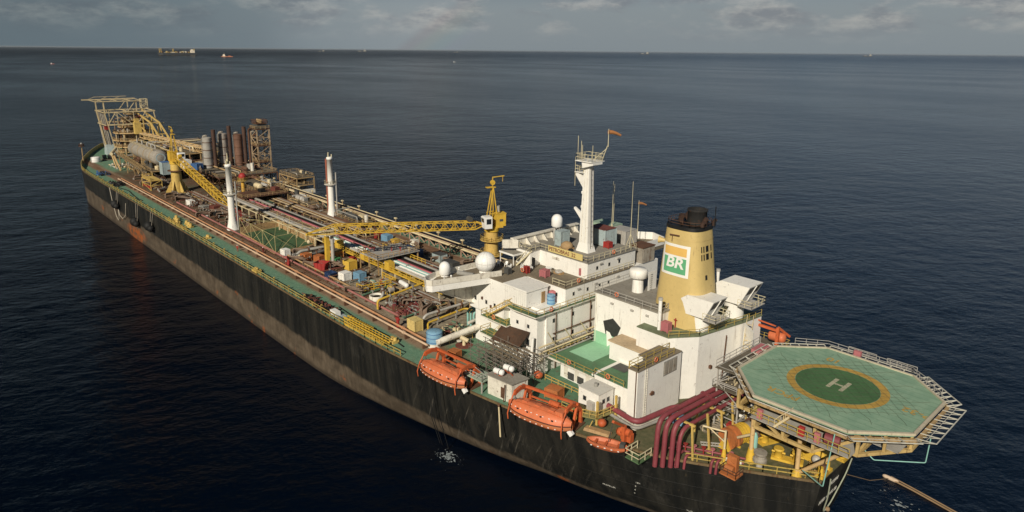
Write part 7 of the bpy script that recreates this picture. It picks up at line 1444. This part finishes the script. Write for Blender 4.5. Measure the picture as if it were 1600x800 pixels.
# ------------------------------------------------------------------ people
def person(lab,x,y,z,rz,suit,arm):
    o=thing('person',lab,'person',(x,y,z)); o.rotation_euler=(0,0,rz)
    V=[((0,0,.95),.15),((0,0,1.2),.15),((0,0,1.42),.15),((0,0,1.54),.06),((.01,0,1.66),.105),((.015,0,1.72),.09),
       ((0,.1,.9),.1),((.05,.12,.5),.075),((.02,.13,.08),.06),((.16,.14,.05),.05),((0,-.1,.9),.1),((-.05,-.12,.5),.075),((-.1,-.13,.08),.06),((.04,-.14,.05),.05),
       ((0,.2,1.42),.07),((.03,.27,1.15),.052),((.12*arm,.28,.9),.042),((0,-.2,1.42),.07),((.05,-.28,1.15),.052),((.2*arm,-.24,.95),.042)]
    Eg=[(0,1),(1,2),(2,3),(3,4),(4,5),(0,6),(6,7),(7,8),(8,9),(0,10),(10,11),(11,12),(12,13),(2,14),(14,15),(15,16),(2,17),(17,18),(18,19)]
    me=bpy.data.meshes.new('body'); me.from_pydata([v for v,_ in V],Eg,[]); me.materials.append(suit); ob=bpy.data.objects.new('body',me); COL.objects.link(ob); ob.parent=o
    ob.modifiers.new('skin','SKIN'); sk=me.skin_vertices[0]
    for i,(_,r) in enumerate(V): sk.data[i].radius=(r,r)
    sk.data[0].use_root=True; sb=ob.modifiers.new('smooth','SUBSURF'); sb.levels=1; sb.render_levels=1
    q=MB(); q.lathe([(.135,1.74),(.13,1.80),(.09,1.86),(.01,1.89)],.012,0,12); bld(q,'helmet',DOME,o)
    q=MB(); q.ball(.05,0,1.68,.085,10,1.15); bld(q,'face',SKIN,o); return o
person('person in red coverall walking on the green strip outboard of the pipelines',115.2,22.9,D,2.6,COVR,1); person('person in dark red coverall standing inboard of the pipelines by the court',108.6,18.3,D,.4,M('dark red coverall',(.22,.03,.03),.85),.4)
person('person in red coverall standing by the red fire monitor',92.4,19.0,D,1.4,COVR,.8)
# ------------------------------------------------------------------ air over the sea
def haze():
    m=bpy.data.materials.new('sea haze'); m.use_nodes=True; t=m.node_tree
    for n in list(t.nodes):
        if n.type=='BSDF_PRINCIPLED': t.nodes.remove(n)
    v=t.nodes.new('ShaderNodeVolumePrincipled'); v.inputs['Color'].default_value=(.80,.88,.95,1); v.inputs['Density'].default_value=HAZE; v.inputs['Anisotropy'].default_value=.2
    t.links.new(v.outputs[0],[n for n in t.nodes if n.type=='OUTPUT_MATERIAL'][0].inputs['Volume'])
    q=MB(); q.box(-320000,320000,-320000,320000,-4,82); tag(q.build('haze',m),kind='stuff')
HAZE=.8e-5
if HAZE: haze()
# ------------------------------------------------------------------ ships far off
def far_ship(lab,cat,x,y,L,head,hullm,housem,gearm,kind):
    o=thing('distant_ship',lab,cat,(x,y,0)); o.rotation_euler=(0,0,head); b=L*.16; f=L*.062
    q=MB(); q.prism([(-L/2,-b/2*.8),(L*.38,-b/2),(L/2,0),(L*.38,b/2),(-L/2,b/2*.8)],-2,f,[(-L/2,-b/2*.85),(L*.40,-b/2),(L*.53,0),(L*.40,b/2),(-L/2,b/2*.85)]); bld(q,'hull',hullm,o)
    if kind=='fpso':
        rr=random.Random(6)
        q=MB(); q.box(-L*.44,-L*.34,-b*.4,b*.4,f,f+L*.07); q.box(-L*.40,-L*.36,-b*.3,b*.3,f+L*.07,f+L*.1); bld(q,'deckhouse',housem,o); q=MB(); q.cyl(-L*.44,0,f,f+L*.11,L*.014); bld(q,'funnel',BUFF,o)
        for m in(gearm,CREAM,WHITE2,RUST):
            q=MB(); [q.box(x_,x_+rr.uniform(5,16),-b*.35,b*.35,f,f+rr.uniform(5,17)) for x_ in[rr.uniform(-L*.3,L*.4) for i in range(8)]]; bld(q,'process_deck',m,o)
        q=MB(); q.lattice(L*.42,L*.47,-8,8,f,f+L*.12,4,2,1.2); q.lattice(L*.1,L*.13,-5,5,f,f+L*.11,4,1.6,1); bld(q,'tower',gearm,o)
    else:
        a=-1 if kind=='aft' else 1
        q=MB(); q.box(a*L*.16,a*L*.38,-b*.4,b*.4,f,f+L*.12); q.box(a*L*.2,a*L*.34,-b*.35,b*.35,f+L*.12,f+L*.18); bld(q,'deckhouse',housem,o); q=MB(); q.tube([(a*L*.24,0,f+L*.18),(a*L*.24,0,f+L*.32)],L*.008,6); bld(q,'mast',housem,o)
        q=MB(); q.box(-a*L*.34,-a*L*.1,-b*.3,b*.3,f,f+L*.05); bld(q,'deck_cargo',gearm,o)
    return o
hd=math.atan2(-2138-90,7247+72)
far_ship('distant black hulled production ship near the horizon','ship',7247,-2138,345,hd+PI/2+.15,M('hazed black hull',(.05,.055,.06),.6),M('distant white',(.8,.7,.55),.6),YELP,'fpso')  # far hull tints are greyed, distance haze painted into the colour
far_ship('distant orange and white supply boat near the far production ship','boat',5752,-2063,88,hd+PI/2-.1,M('hazed orange hull',(.45,.17,.09),.6),M('distant white',(.8,.7,.55)),M('hazed orange hull',(.45,.17,.09)),'fore')
far_ship('small red and white workboat alone on the open sea','boat',3340,-456,17,hd+1.2,M('hazed red hull',(.36,.08,.06),.6),WHITE,GRAY,'fore')
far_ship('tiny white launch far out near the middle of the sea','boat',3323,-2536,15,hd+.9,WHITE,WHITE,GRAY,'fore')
for i,(u,L,lab) in enumerate(((-293,190,'faint ship on the horizon beside the rainbow foot, the smaller one'),(-231,280,'faint long ship on the horizon at the rainbow foot'),(-88,150,'faint ship on the horizon between rainbow and radar mast'),(200,300,'faint long ship on the horizon between radar mast and funnel'),(540,260,'faint ship on the horizon beyond the funnel and helideck'))):
    az=YAW-math.atan(u/1069); d=19000+i*900; far_ship(lab,'ship',-72+d*math.cos(az),91+d*math.sin(az),L,az+PI/2,M('hazed black hull',(.05,.055,.06)),GRAY,GRAY,'aft')  # black hull lifted to blue grey, haze painted in
